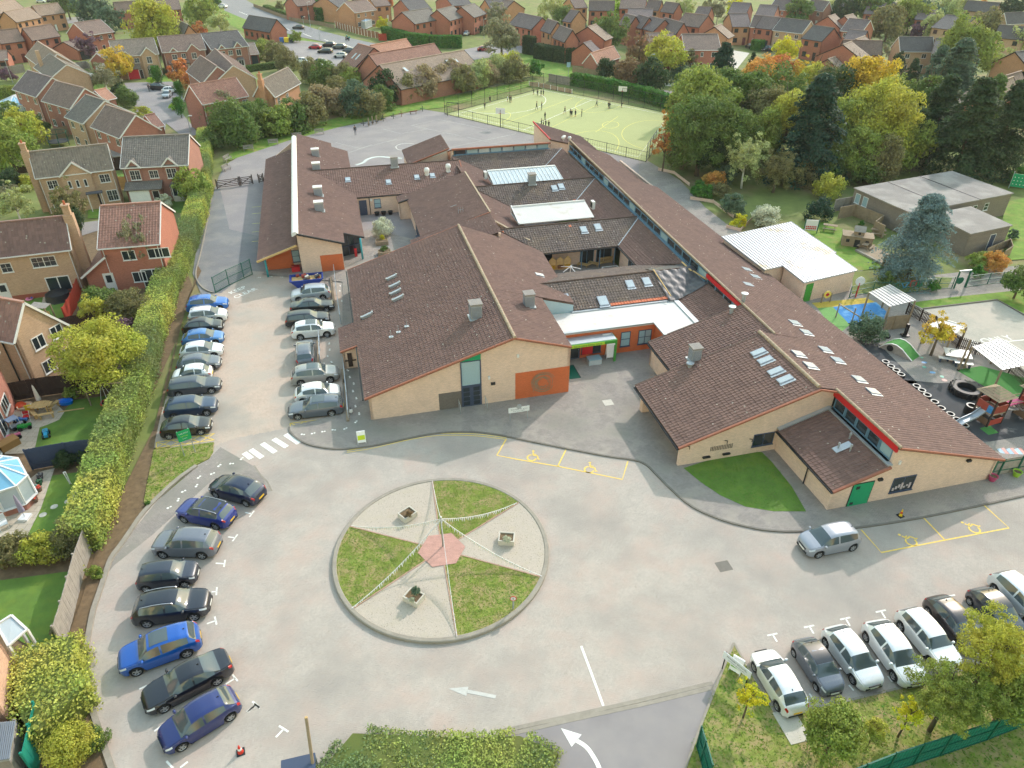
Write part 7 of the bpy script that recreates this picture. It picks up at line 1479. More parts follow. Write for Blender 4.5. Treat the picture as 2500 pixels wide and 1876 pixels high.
trees(3,[(205,430,95,'broad','yl','bright yellow tree by the far street'),(150,610,130,'broad','rs','rusty orange tree below the bright yellow one'),(330,610,115,'airy','gd','golden tree right of the rusty orange tree'),(170,830,190,'broad','md','olive green tree left of the giant dark conifer',dict(zc=8)),(440,1080,300,'conifer','dc','giant dark green conifer in the middle of the woodland',dict(hscale=1.45)),(870,760,220,'broad','gd','golden yellow crown of the tall ash',dict(zc=10)),(980,1040,290,'broad','yg','large yellow green ash right of the giant conifer',dict(zc=7)),(1090,1180,230,'broad','lt','light green lower half of the ash clump',dict(zc=4.5)),(740,1040,170,'broad','lt','light green tree between conifer and golden ash',dict(zc=7)),(690,1330,150,'bush','md','green undergrowth beside the giant conifer'),(1190,1000,140,'airy','pl','pale silvery tree at the right of the ash clump',dict(zc=7)),(1310,1300,130,'bush','gy','grey green bush left of the mobile classroom'),(1500,1000,230,'conifer','dk','left dark conifer of the group behind the mobile classroom',dict(hscale=1.5)),(1760,1080,290,'conifer','dk','middle dark conifer behind the mobile classroom',dict(hscale=1.4)),(2070,1080,260,'conifer','dk','right dark conifer behind the mobile classroom',dict(hscale=1.45)),(1930,900,160,'conifer','md','lighter conifer tip between the dark conifers',dict(hscale=1.6)),(1650,600,215,'conifer','bg','blue green spreading conifer in the far gardens',dict(hscale=1.2)),(1480,590,140,'conifer','bg','blue green conifer left of the spreading one',dict(hscale=1.4)),(1700,340,155,'broad','lt','tall light green tree right of the lamp post',dict(zc=9)),(1850,430,150,'broad','lt','tall green tree left of the white birch',dict(zc=7)),(1950,500,115,'airy','pl','white stemmed birch at the right'),(1880,220,120,'broad','ol','olive green tree near the cream gabled house'),(1260,120,135,'broad','lt','pale green tall tree near the top right'),(1390,130,110,'broad','bg','dark green tree right of the pale tall tree'),(1480,225,100,'broad','pl','rounded pale tree below the dark one'),(1080,190,130,'broad','ol','olive brown tree beside the lamp post at the right'),(900,80,125,'broad','md','green tree behind the clustered roofs'),(700,90,110,'broad','dk','dark green tree behind the clustered roofs'),(300,100,105,'broad','md','green tree behind the white windowed house'),(140,125,60,'bush','lm','lime shrub behind the white windowed house'),(1560,85,100,'broad','pl','pale tree near the top right cream house'),(1710,65,90,'broad','pl','pale tree left of the cream gabled house'),(1830,95,75,'broad','og','peach coloured tree in front of the cream gabled house'),(2185,340,120,'broad','pl','pale green tree at the right edge'),(1330,275,72,'bush','pu','purple round bush behind the blue grey roof'),(970,300,55,'bush','ol','olive shrub in front of the red house with chimney'),(1130,600,100,'conifer','dk','dark conifer beside the golden ash crown'),(1260,660,95,'conifer','dk','small dark conifer right of the golden crown'),(2110,60,100,'broad','dk','dark tree in the top right corner'),(1200,190,70,'bush','bg','blue green bush by the lamp post'),(1000,20,90,'broad','md','tree at the top edge right of the half-timbered house'),(540,40,70,'airy','pl','pale tree at the top edge near the white edged gable'),(2190,740,90,'conifer','dk','dark conifer at the right edge beside brown roofs'),(1080,450,80,'airy','gy','twiggy tree in front of the blue grey roofed house'),(1260,520,60,'bush','hg','clipped hedge bush by the tan house at the right'),(1640,160,60,'broad','lt','light tree over the wide grey roof'),(2100,650,60,'bush','ol','olive bush by the right edge gardens'),(130,1450,170,'airy','ol','olive scrub at the left foot of the giant conifer',dict(zc=3)),(60,1250,120,'bush','md','green scrub below the grey green tree'),(330,1500,120,'bush','ol','olive scrub in front of the giant conifer'),(560,1600,120,'bush','yg','yellowish scrub right of the giant conifer'),(900,1480,130,'bush','md','green scrub below the ash clump'),(2190,1500,90,'bush','hg','green hedge at the right edge beside the climbing panel')])
trees(6,[(1900,150,100,'bush','bg','blue green shrub in the path planter'),(1640,30,80,'bush','hg','bright green shrub at the planter corner'),(1955,285,62,'bush','yl','yellow flowering shrub in the small planter'),(2150,230,85,'bush','pw','pale feathery grass clump beside the metal roof'),(1780,20,80,'bush','ol','olive shrub behind the path wall')])
trees(7,[(490,195,105,'bush','dc','dark round shrub beside the nursery lawn'),(1350,395,360,'cedar','cb','blue grey cedar in front of the mobile classroom',dict(hscale=.98)),(1830,610,82,'bush','lt','green shrub right of the cedar'),(1960,630,95,'bush','og','orange tinged shrub beside the path'),(2185,790,120,'broad','md','green tree at the right edge by the path'),(895,1190,142,'bush','bg','blue grey rounded shrub beside the soft play'),(1500,1215,150,'airy','gd','golden green acer by the white shelter roof'),(1060,770,60,'bush','md','low plants in the nursery bed, left'),(1450,830,50,'bush','hg','low plants in the nursery bed, right'),(2125,395,45,'bush','bg','dark shrub on the field at the right'),(1820,720,60,'bush','hg','low ground cover by the green archway'),(40,250,110,'bush','pw','pale pampas-like shrub at the corner of the metal roof'),(840,300,26,'bush','hg','potted shrub by the timber screen')])
trees(5,[(1078,345,88,'bush','pw','silvery variegated shrub in the inner court'),(1082,432,26,'cypress','yl','small yellow conifer in a wooden planter',dict(hscale=1.2)),(1104,525,40,'bush','md','strappy green plant in the lower court planter')])
trees(4,[(110,120,150,'airy','pl','pale sparse birch at the left edge by the path'),(570,130,150,'airy','ol','olive green sparse tree in front of the tan gablet house'),(650,300,75,'cypress','dk','dark conifer beside the tall chimney',dict(hscale=1.5)),(1150,450,115,'airy','gy','slender silver birch in front of the red brick house',dict(hscale=2.1,zc=5.0)),(880,960,150,'bush','md','dense green shrub below the red brick house'),(1105,1010,160,'bush','ol','grey green shrub in the hedge corner'),(790,1030,110,'broad','yg','yellow green young tree by the brown fence'),(820,1400,300,'broad','yg','wide golden green cherry tree beside the long hedge',dict(zc=3.6,squash=.8)),(1060,1215,115,'bush','pu','purple leaved shrub beside the long hedge'),(1395,125,62,'bush','pw','white flowering shrub in the front garden'),(300,1350,70,'bush','lt','shrub at the edge of the dark patio')])
trees(8,[(120,1430,150,'bush','ol','olive shrub at the left end of the garden border'),(360,1420,150,'bush','yg','yellowish shrub in the middle of the garden border'),(600,1340,160,'bush','ol','large loose shrub at the right end of the garden border'),(545,665,85,'bush','dk','climber shrub against the navy fence, left'),(700,655,62,'bush','dk','climber shrub against the navy fence, right'),(655,1590,50,'bush','yl','yellow shrub at the foot of the grey timber fence'),(800,1615,62,'bush','lt','green shrub outside the grey timber fence'),(600,120,60,'bush','lt','leafy shrub by the dark fence'),(1245,1035,22,'bush','hg','small weed clump on the verge edge')])
trees(12,[(600,1480,190,'bush','yg','lime yellow bush at the bottom left corner'),(490,500,62,'bush','gy','grey lavender shrub beside the lawn fence'),(790,1420,120,'bush','md','ivy mound along the bottom left kerb')])
trees(14,[(2040,1060,125,'airy','yl','small golden tree on the verge beside the notice board',dict(zc=1.9))])
trees(15,[(620,1350,230,'broad','lt','green field maple in front of the bubble car',dict(zc=2.2)),(960,1340,90,'broad','yg','yellow green sapling between two maples',dict(zc=1.5)),(1260,1190,125,'airy','yl','yellow leaved sapling by the green mesh fence',dict(zc=2.2)),(1580,1060,270,'airy','lt','large leafy green tree over the right bays',dict(zc=3.0)),(1980,640,270,'airy','yg','tall pale green willow over the right bays',dict(zc=5.0)),(2130,1020,240,'broad','lt','green tree at the right edge behind the mesh fence',dict(zc=2.8))])
tree(9,1310,1130,30,'bush','br','dry plant in the upper left concrete trough',zc=.7);tree(9,2135,1340,32,'bush','pw','silvery plant in the right concrete trough',zc=.7)
tree(13,1362,165,42,'bush','bg','blue green shrub in the lower concrete trough',zc=.95);tree(13,1335,240,26,'bush','pw','white flowered plant in the lower concrete trough',zc=.7)
def hedge(label,pts,w,h,col,leaf=.10,dens=70,name='hedge',rough=.12,taper=.12,cols=None,base=0.0):
 P=[Vector((p[0],p[1],0))for p in pts];T=thing(name,label,'hedge',(P[0].x,P[0].y,0));o0=P[0]
 b=MB();ring=[]
 for i in range(len(P)):
  d=(P[min(i+1,len(P)-1)]-P[max(i-1,0)]).normalized();n=Vector((-d.y,d.x,0));q=P[i]-o0
  ring.append([q-n*w*.44+Z3*base,q+n*w*.44+Z3*base,q+n*w*(.44-taper/2)+Z3*h*.93,q-n*w*(.44-taper/2)+Z3*h*.93])
 vs=[p for rg in ring for p in rg];fs=[]
 for i in range(len(P)-1):
  for k in range(4):fs.append((4*i+k,4*i+(k+1)%4,4*i+4+(k+1)%4,4*i+4+k))
 fs+=[(3,2,1,0),tuple(4*len(P)-4+k for k in range(4))]
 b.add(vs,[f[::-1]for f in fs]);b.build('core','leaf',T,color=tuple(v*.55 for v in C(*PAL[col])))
 L=[0]
 for i in range(len(P)-1):L.append(L[-1]+(P[i+1]-P[i]).length)
 tot=L[-1];per=w+2*h;N=int(tot*per*dens)
 s=rng.uniform(0,tot,N);a=rng.uniform(0,per,N);Pn=np.array([tuple(p-o0)for p in P]);Ln=np.array(L)
 i=np.clip(np.searchsorted(Ln,s)-1,0,len(P)-2);t=(s-Ln[i])/np.maximum(1e-6,Ln[i+1]-Ln[i]);c=Pn[i]*(1-t)[:,None]+Pn[i+1]*t[:,None]
 d=Pn[i+1]-Pn[i];d/=np.linalg.norm(d,axis=1)[:,None];n=np.stack([-d[:,1],d[:,0],0*d[:,0]],1)
 off=np.where(a<h,-w/2,np.where(a<h+w,a-h-w/2,w/2));z=np.where(a<h,a,np.where(a<h+w,h,per-a))
 off=off*(1-taper*z/h/2)
 bump=np.sin(s*1.7+off*2.1)*.5+np.sin(s*.63+z*1.9+1.3)*.6+np.sin(s*4.1+off*3+z*2)*.3
 nn=np.where((a<h)[:,None],-n,np.where((a<h+w)[:,None],np.array([0,0,1.0]),n))
 p=c+n*off[:,None]+np.array([0,0,1.0])*(z+base)[:,None]+nn*(bump*rough*.5+rng.normal(0,rough*.45,N))[:,None]
 nr=nn+rng.normal(0,.5,(N,3));nr/=np.linalg.norm(nr,axis=1)[:,None]
 m_=int(w*h*dens);eo=rng.uniform(-w/2,w/2,(2,m_));ez=rng.uniform(0,h,(2,m_))
 for e_,(ii,sg)in enumerate(((0,-1),(len(P)-2,1))):
  pe=Pn[0 if e_==0 else-1]+np.outer(eo[e_],n[i==ii][0]if(i==ii).any()else n[0])+np.outer(ez[e_]+base,[0,0,1.0]);dd=(Pn[ii+1]-Pn[ii])/np.linalg.norm(Pn[ii+1]-Pn[ii])*sg
  pe=pe+np.outer(rng.normal(.05,rough*.6,m_),dd);ne=dd+rng.normal(0,.5,(m_,3));ne/=np.linalg.norm(ne,axis=1)[:,None]
  p=np.concatenate([p,pe]);nr=np.concatenate([nr,ne]);s=np.concatenate([s,np.full(m_,s[0]if e_==0 else s[-1])])
 N=len(p)
 for cc,sel in([(col,np.ones(N,bool))]if not cols else[(cols[k],(np.floor((np.sin(s*.45+1)+np.sin(s*.21)+np.sin(s*1.3)*.4+2.4)/4.8*len(cols)+rng.normal(0,.25,N)).clip(0,len(cols)-1)==k))for k in range(len(cols))]):
  m=int(sel.sum())
  if m==0:continue
  v=lfq(p[sel],nr[sel],np.full(m,leaf));link('foliage',npm('foliage',v,np.arange(len(v)).reshape(-1,4),'leaf'),T,tuple(v_*1.3 for v_ in C(*PAL[cc])))
 return T
PAL.update(h1=(146,160,84),h2=(122,136,78),h3=(172,174,88),h4=(110,126,82))
k_=0
for r_,c_,L_ in((2,'md',[(1560,760,150,6),(1740,840,170,7),(1950,960,190,6),(1500,1180,150,4),(1780,1280,170,4),(1900,1150,190,6),(2130,1150,180,5)]),(3,'lt',[(60,980,190,7),(240,980,170,8),(650,820,190,9),(560,1300,170,4),(820,1300,180,4),(1000,1350,170,3.5),(1180,1180,150,4),(1290,1090,140,6),(1220,840,130,8),(1120,760,120,9),(560,680,110,8),(430,640,90,8),(760,640,100,9),(1400,800,130,9),(1340,1180,130,5)])):
 for x,y,q_,z_ in L_:
  tree(r_,x,y,q_,'broad',('md','lt','ol','yg','dk')[k_%5],'%s woodland filler tree behind the east path, %s'%(('mid green','light green','olive','yellow green','dark green')[k_%5],ORD[k_]+' from the pitch'),zc=z_,group='woodland trees between pitch and mobile classroom');k_+=1
LH=sml([zr(4,1800,60,0),zr(4,1740,330),zr(4,1660,560),zr(4,1560,800),zr(4,1480,1050),zr(4,1400,1330),zr(4,1330,1659),zr(8,1260,240),zr(8,1170,500),zr(8,1100,760),zr(8,1020,1050),zr(8,930,1330),zr(8,895,1440)],4)
hl_=sml([zr(0,1810,1180,0),zr(0,1800,1400),zr(4,1790,20)],3)
off_=[p-Vector((1.35,0,0))for p in hl_[:-1]+LH]
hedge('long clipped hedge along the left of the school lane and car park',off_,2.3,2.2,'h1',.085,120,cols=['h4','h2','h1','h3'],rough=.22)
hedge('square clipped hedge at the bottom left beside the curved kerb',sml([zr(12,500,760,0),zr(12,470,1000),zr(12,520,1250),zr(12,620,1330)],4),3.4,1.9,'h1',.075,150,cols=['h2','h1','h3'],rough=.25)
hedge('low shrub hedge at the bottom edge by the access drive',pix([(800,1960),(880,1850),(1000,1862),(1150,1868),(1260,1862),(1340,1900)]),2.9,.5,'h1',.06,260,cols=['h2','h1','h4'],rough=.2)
hedge('clipped green hedge along the back of the sports pitch',pix([(1398,208),(1470,220),(1560,242),(1640,266)]),2.0,2.6,'hg',.16,60,rough=.2)
hedge('dark square clipped hedge by the green at the top',zpx(2,[(240,490),(400,520),(570,535)]),2.4,3.6,'dk',.18,40,rough=.15)
hedge('dark clipped conifer hedge columns left of the square hedge',zpx(2,[(145,450),(215,465)]),2.2,4.6,'dk',.18,40,rough=.15)
hedge('long dark green clipped hedge beside the main road',zpx(1,[(1105,320),(1300,375),(1500,400),(1750,405)]),2.2,3.2,'hg',.2,36,rough=.15)
hedge('tall rounded hedge left of a pair by the lamp post',zpx(1,[(450,150),(600,180)]),3.0,4.2,'hg',.22,30,rough=.3)
hedge('tall rounded hedge right of a pair by the lamp post',zpx(1,[(520,100),(690,130)]),3.0,4.4,'hg',.22,30,rough=.3)
hedge('clipped green hedge at the left edge above the conservatory',zpx(0,[(-60,830),(130,830)]),2.5,2.4,'lt',.14,60)
hedge('low leafy hedge in front of the dark teal garage',zpx(0,[(2090,605),(2212,590)])+zpx(1,[(200,575)]),1.2,1.4,'md',.14,50)
hedge('round clipped hedge in the far street',zpx(2,[(2060,420),(2140,430)]),2.6,2.6,'hg',.2,40)
hedge('roadside hedge bank at the top of the main road',zpx(1,[(100,80),(300,150)]),2.0,1.6,'md',.2,36)
hedge('green hedge in the tan house garden at the right',zpx(3,[(1115,520),(1290,525)]),1.6,1.8,'hg',.2,36)

# outbuildings on the right
def block(label,cat,name,base,h,wallm,roofm,over=.2,zback=None,roof_t=.14):
 T=thing(name,label,cat,(0,0,0));P=[Vector((p.x,p.y,0))for p in base];hs=[h,h,zback or h,zback or h];c=sum(P,Vector((0,0,0)))/4
 for i in range(4):
  p,q=P[i],P[(i+1)%4];d=q-p;n=Vector((d.y,-d.x,0)).normalized();n=n if n.dot((p+q)/2-c)>0 else-n
  wpn(T,[p-Z3*.05,q-Z3*.05,q+Z3*hs[(i+1)%4],p+Z3*hs[i]],n,.2,wallm)
 Q=[c+(p-c)*(1+over/(p-c).length)+Z3*(hh+.02)for p,hh in zip(P,hs)];b=MB()
 up=(0,1,2,3)if(Q[1]-Q[0]).cross(Q[2]-Q[0]).z>0 else(3,2,1,0);R_=[Q[i]+Z3*roof_t for i in range(4)]
 b.add(Q+R_,[tuple(up[::-1]),tuple(u+4 for u in up)]+[(i,(i+1)%4,4+(i+1)%4,4+i)if up[0]==0 else(4+i,4+(i+1)%4,(i+1)%4,i)for i in range(4)])
 rf=b.build('roof',roofm,T);return T,P,R_,rf
def ribs(rf,R_,n,m,w=.05,h=.05):
 b=MB()
 for i in range(n+1):b.bar(R_[0].lerp(R_[1],i/n)+Z3*.02,R_[3].lerp(R_[2],i/n)+Z3*.02,w,h)
 o=b.build('roof_rib',m,rf);tag(o,kind='stuff')
T,P,R_,rf=block('buff brick store with white ribbed metal roof beside the long wing','outbuilding','metal_roof_store',[at(1868,660,2.7),at(2033,620,2.7),at(1929,547,3.1),at(1768,582,3.1)],2.7,'buff_brick','sheet_metal',.35,3.1);ribs(rf,R_,26,'rib')
T,P,R_,rf=block('small buff brick store with bright green door and ribbed metal roof','outbuilding','green_door_store',[zr(7,362,800,2.3),zr(7,785,702,2.3),zr(7,600,568,2.7),zr(7,190,662,2.7)],2.3,'buff_brick','sheet_metal',.25,2.7);ribs(rf,R_,20,'rib')
d=(P[1]-P[0]).normalized();n_=Vector((d.y,-d.x,0));n_=n_ if n_.y<0 else-n_;door(T,P[0]+d*.35,d,n_,.95,2.05,'lime','lime')
T,P,R_,rf=block('dark timber clad mobile classroom with grey felt roof behind the cedar','mobile classroom','mobile_classroom',[zr(3,785,1595,2.9)+zr(3,2110,1640,2.9)-zr(3,1600,1455,2.9),zr(3,2110,1640,2.9),zr(3,1600,1455,2.9),zr(3,785,1595,2.9)],2.9,'cladding','felt',.2);
b=MB()
for t in(.33,.66):b.bar(R_[0].lerp(R_[1],t)+Z3*.02,R_[3].lerp(R_[2],t)+Z3*.02,.12,.05)
b.build('roof_seam','dark',rf)
d=(P[1]-P[0]).normalized();n_=Vector((d.y,-d.x,0));n_=n_ if n_.y<0 else-n_
for t in(.45,.62,.74):opn(T,P[0].lerp(P[1],t)+Z3*1.3,d,n_,.8,1.0,'white','glass',1,2)
d=(P[3]-P[0]).normalized();n_=Vector((-d.y,d.x,0));n_=n_ if n_.x<0 else-n_
for t in(.72,.86):opn(T,P[0].lerp(P[3],t)+Z3*1.2,d,n_,.9,1.3,'white','glass_pale',1,1)
T,P,R_,rf=block('lower grey clad mobile classroom with dark door at its right end','mobile classroom','mobile_classroom',[zr(7,1760,392,2.7),zr(7,2098,320,2.7),zr(7,1760,165,2.7),zr(7,1760,392,2.7)+zr(7,1760,165,2.7)-zr(7,2098,320,2.7)],2.7,'cladding','felt',.2)
d=(P[1]-P[0]).normalized();n_=Vector((d.y,-d.x,0));n_=n_ if n_.y<0 else-n_;door(T,P[0].lerp(P[1],.55),d,n_,1.0,2.1,'navy','white')

# fences, gates and screens
def fence(label,pts,h,mat,post=2.0,board=.12,gap=.012,name='fence',cat='fence',z=0.0,rails=True,postm=None,thick=.03,top=None):
 T=thing(name,label,cat,(pts[0].x,pts[0].y,0));o=Vector((pts[0].x,pts[0].y,0));bb=MB();pp=MB();rr=MB()
 for i in range(len(pts)-1):
  a,c=Vector((pts[i].x,pts[i].y,z))-o,Vector((pts[i+1].x,pts[i+1].y,z))-o;d=c-a;L=d.length;d.normalize();n=Vector((-d.y,d.x,0));k=max(1,int(L/(board+gap)))
  for j in range(k):
   hh=h*(1+random.uniform(-.012,.012));bb.obox(a+d*(L*j/k)+n*thick*.5*random.uniform(.6,1.4),d*(L/k-gap),n*thick,Z3*hh)
  m=max(1,round(L/post))
  for j in range(m+(1 if i==len(pts)-2 else 0)):q=a+d*(L*j/m);pp.obox(q-d*.05-n*.07,d*.1,n*.1,Z3*(h+.06))
  if rails:
   for zz in(.25,.8):rr.obox(a+n*-.02+Z3*h*zz,d*L,n*.03,Z3*.07)
  if top:rr.obox(a-n*.04+Z3*(h+.01),d*L,n*.09,Z3*.035)
 tag(bb.build('board',mat,T),kind='stuff');tag(pp.build('post',postm or mat,T),kind='stuff')
 if rails or top:tag(rr.build('rail',postm or mat,T),kind='stuff')
 return T
fence('weathered grey timber fence beside the curved kerb at the left',[zr(8,790,1385),zr(8,700,1640),zr(12,600,430),zr(12,540,640)],1.9,'timber_grey',board=.13)
fence('dark navy garden fence beside the conservatory',[zr(8,280,750),zr(8,600,690),zr(8,900,650)],1.9,'fence_navy',board=.09,gap=.004)
fence('bright red stained garden fence below the tan chimney house',[zr(4,690,860),zr(4,640,1010),zr(4,570,1135)],1.7,'timber_red')
fence('dark brown garden fence below the red fence',[zr(4,250,1320),zr(4,520,1240),zr(4,780,1190),zr(4,920,1150)],1.8,'timber_dark')
fence('dark brown slatted fence behind the garden swing',[zr(8,80,180),zr(8,350,130),zr(8,640,90),zr(8,1000,60)],1.8,'timber_dark',board=.3)
fence('dark fence at the end of the lawn beside the hedge',[zr(4,1230,1090),zr(4,1340,1060)],1.6,'timber_dark')
fence('tan timber fence behind the garden trampoline',[zr(0,250,1220),zr(0,430,1180),zr(0,590,1150)],1.8,'timber')
fence('timber fence in front of the terracotta roofed workshop',[zr(2,545,630),zr(2,670,655),zr(2,795,680)],2.0,'timber',name='timber_fence')
fence('grey panel fence at the left edge above the terrace',[zr(0,-40,640),zr(0,120,625),zr(0,215,610)],1.9,'timber_grey')
fence('grey and tan fence beside the brick garages',[zr(0,615,600),zr(0,740,580),zr(0,770,600)],1.8,'timber_grey')
fence('golden timber fence at the hedge corner by the cul-de-sac',[zr(0,1625,1240),zr(0,1700,1225),zr(0,1760,1250)],1.8,'timber_new')
fence('golden timber side gate between the tan and red brown houses',[zr(0,1000,1600),zr(0,1085,1600)],1.9,'timber_new')
fence('brick garden wall along the main road',zpx(1,[(690,235),(860,285),(960,310),(1060,330)]),1.9,'wall',board=40,name='garden_wall',cat='wall',rails=False);bpy.data.objects['garden_wall'].children[0].color=(*C(150,110,86),1)
fence('short red timber fence by the main road',zpx(1,[(1055,345),(1120,345)]),2.0,'timber_red')
fence('low timber fence along the bank of the main road at the top',zpx(1,[(0,60),(180,130),(320,180),(560,215),(680,245)]),1.2,'timber')
PKT=dict(board=.07,gap=.07,rails=True)
fence('brown picket fence between the nursery yard and the bus yard',zpx(7,[(1215,1060),(1330,1120),(1440,1175),(1580,1300),(1640,1350),(1800,1400),(1900,1430),(2080,1560),(2212,1680),(2330,1760)]),1.25,'timber_dark',**PKT)
fence('weathered timber screen beside the nursery deck',zpx(7,[(600,200),(760,170),(900,215),(1000,300)]),1.7,'timber_grey',top=True)
fence('inner timber screen around the nursery deck',zpx(7,[(640,260),(770,235),(1000,330),(930,380),(1010,420)]),1.6,'timber',top=True)
fence('timber ramp rail by the lower mobile classroom',zpx(7,[(1880,580),(1960,545),(2070,500),(2090,560),(2030,600)]),1.1,'timber',top=True)
fence('diagonal timber screen under the nursery canopy',zpx(7,[(1030,1200),(1100,1190),(1215,1180)]),1.5,'timber')
fence('golden timber screen panel under the cedar',zpx(7,[(1010,660),(1110,640),(1170,690)]),1.4,'timber_new')
fence('small timber fence in the courtyard corner',[S(16.4,24.2),S(18.0,24.3)],.9,'timber_new',**PKT)
fence('grey timber gate fence at the front right corner',zpx(11,[(1925,812),(1985,800),(2140,775),(2350,730)]),1.5,'timber_grey',board=.3,postm='green_fence',z=.085)
fence('green solid fence at the bottom left corner',zpx(12,[(400,1290),(360,1480),(310,1720)]),2.0,'mesh_green',board=.3,gap=0)
fence('board fence beside the corrugated shed',zpx(12,[(240,1420),(215,1580),(200,1760)]),1.8,'timber_grey')
fence('grey fence at the far left above the dark patio',zpx(0,[(0,1480),(120,1470),(250,1460)]),1.2,'timber_dark')
def mfe(label,pts,h,mat,pm,post=2.5,wire=.14,wr=.006,name='mesh_fence',rails=(0.02,.5,.98),solid=None,z=0.0,cat='fence'):
 T=thing(name,label,cat,(pts[0].x,pts[0].y,0));o=Vector((pts[0].x,pts[0].y,0));wv=MB();pp=MB();rr=MB();sp=MB()
 for i in range(len(pts)-1):
  a,c=Vector((pts[i].x,pts[i].y,z))-o,Vector((pts[i+1].x,pts[i+1].y,z))-o;d=c-a;L=d.length;d.normalize();n=Vector((-d.y,d.x,0))
  for j in range(int(L/wire)):q=a+d*(j*wire);wv.obox(q-n*wr,d*wr*2,n*wr*2,Z3*h)
  for j in range(int(h/(wire*1.6))):wv.obox(a+Z3*(j*wire*1.6+.1)-n*wr,d*L,n*wr*2,Z3*wr*2)
  m=max(1,round(L/post))
  for j in range(m+(1 if i==len(pts)-2 else 0)):q=a+d*(L*j/m);pp.obox(q-d*.035-n*.035,d*.07,n*.07,Z3*(h+.08))
  for zz in rails:rr.obox(a-n*.025+Z3*(h*zz),d*L,n*.05,Z3*.05)
  if solid:sp.obox(a+n*.03,d*L,n*.012,Z3*h)
 tag(wv.build('wire_mesh',mat,T),kind='stuff');tag(pp.build('post',pm,T),kind='stuff');tag(rr.build('rail',pm,T),kind='stuff')
 if solid:sp.build('windbreak_netting',solid,T)
 return T
A_,B_,C2,D_=PITCH_Q
mfe('tall dark mesh fence around the sports pitch, near side',[A_,A_.lerp(D_,.5),D_],1.6,'dark','dark',4.0,.5,.008,rails=(.03,.98))
mfe('tall dark mesh fence along the left side of the sports pitch',[A_,B_],3.2,'dark','dark',4.0,.4,.008)
mfe('tall dark mesh fence along the far side of the sports pitch',[B_,C2],3.2,'dark','dark',4.0,.4,.008)
mfe('tall mesh corner fence by the pitch gate near the trees',[D_,D_.lerp(C2,.25)],3.0,'dark','dark',2.4,.4,.008)
mfe('green windbreak mesh fence at the bottom right',zpx(15,[(560,1900),(1040,1710),(1500,1560),(1900,1425),(2300,1270)]),1.9,'green_fence','green_fence',2.1,.2,.006,solid='mesh_green')
mfe('green mesh gate leaf beside the access drive',zpx(14,[(1590,1480),(1625,1600),(1680,1800)]),1.8,'green_fence','green_fence',2.1,.15,.006,solid='mesh_green',name='mesh_gate',cat='gate')
mfe('green mesh fence between nursery garden and path',zpx(7,[(735,925),(790,905),(930,880),(1110,895),(1310,875),(1480,850),(1600,845)]),1.3,'green_fence','green_fence',2.4,.16,.005)
mfe('green mesh fence along the path at the right',zpx(7,[(1720,835),(1900,810),(2010,800),(2212,785)]),1.3,'green_fence','green_fence',2.4,.16,.005)
mfe('green double gates across the school lane',[zr(4,1820,885),zr(4,1935,820),zr(4,2060,762),zr(4,2130,728)],1.85,'green_fence','green_fence',2.3,.11,.006,name='lane_gates',cat='gate')
mfe('galvanised railing between cars and hall, upper length',[zr(5,680,715),zr(5,700,900),zr(5,735,1145)],1.0,'galv','galv',2.2,3.0,.01,name='railing',rails=(.5,.97),cat='railing')
mfe('galvanised railing between cars and hall, middle length',[zr(5,555,1265),zr(5,562,1480)],1.0,'galv','galv',2.2,3.0,.01,name='railing',rails=(.5,.97),cat='railing')
mfe('galvanised railing between cars and hall, lower length',[zr(5,760,1510),zr(5,775,1659),zr(9,790,180),zr(9,800,330)],1.0,'galv','galv',2.2,3.0,.01,name='railing',rails=(.5,.97),cat='railing')
def bar_gate(label,a,c,h=1.2):
 T=thing('field_gate',label,'gate',(a.x,a.y,0));d=c-a;L=d.length;d.normalize();b=MB()
 for q in(0,L):b.tube(d*q,d*q+Z3*(h+.2),.08)
 b.build('post','timber_dark',T);
 for k in range(5):b=MB();b.bar(d*.1+Z3*(.2+.24*k),d*(L-.1)+Z3*(.2+.24*k),.05,.08);b.build('bar','timber_dark',T)
 b=MB();b.bar(d*.1+Z3*.2,d*(L-.1)+Z3*1.15,.05,.07);b.bar(d*.15+Z3*1.15,d*.15+Z3*.2,.05,.07,up=(1,0,0));b.bar(d*(L-.15)+Z3*1.15,d*(L-.15)+Z3*.2,.05,.07,up=(1,0,0));b.build('brace','timber_dark',T)
bar_gate('wide wooden five bar gate across the service lane, left leaf',zr(0,1835,1595),zr(0,2025,1570));bar_gate('narrow wooden five bar gate beside the wide one',zr(0,2035,1568),zr(0,2135,1552));bar_gate('short wooden gate against the west wing',zr(1,45,1545),zr(1,85,1540))

# forecourt furniture
def part(T,name,mat,fn,color=None,smooth=False):b=MB();fn(b);return b.build(name,mat,T,color=color,smooth=smooth,angle=R(40)if smooth else None)
def pb(T,name,mat,x0,x1,y0,y1,z0,z1):b=MB();b.box(x0,x1,y0,y1,z0,z1);return b.build(name,mat,T)
def trough(label,c,rot,w=1.05,d=.85,h=.42):
 T=thing('concrete_trough',label,'planter',(c.x,c.y,.19),rot);t=.08
 part(T,'trough','concrete',lambda b:(b.box(-w/2,w/2,-d/2,-d/2+t,0,h),b.box(-w/2,w/2,d/2-t,d/2,0,h),b.box(-w/2,-w/2+t,-d/2+t,d/2-t,0,h),b.box(w/2-t,w/2,-d/2+t,d/2-t,0,h)));pb(T,'soil','soil',-w/2+t,w/2-t,-d/2+t,d/2-t,0,h-.08)
trough('concrete planting trough in the upper left gravel wedge',zr(9,1300,1165),R(45));trough('concrete planting trough in the right gravel wedge',zr(9,2132,1370),R(-5));trough('concrete planting trough in the lower gravel wedge',zr(13,1355,255),R(-30))
base_=zr(9,1597,1415);T=thing('flag_pole','wooden pole in the roundabout centre carrying the bunting','pole',(base_.x,base_.y,.2));POLE_H=2.6
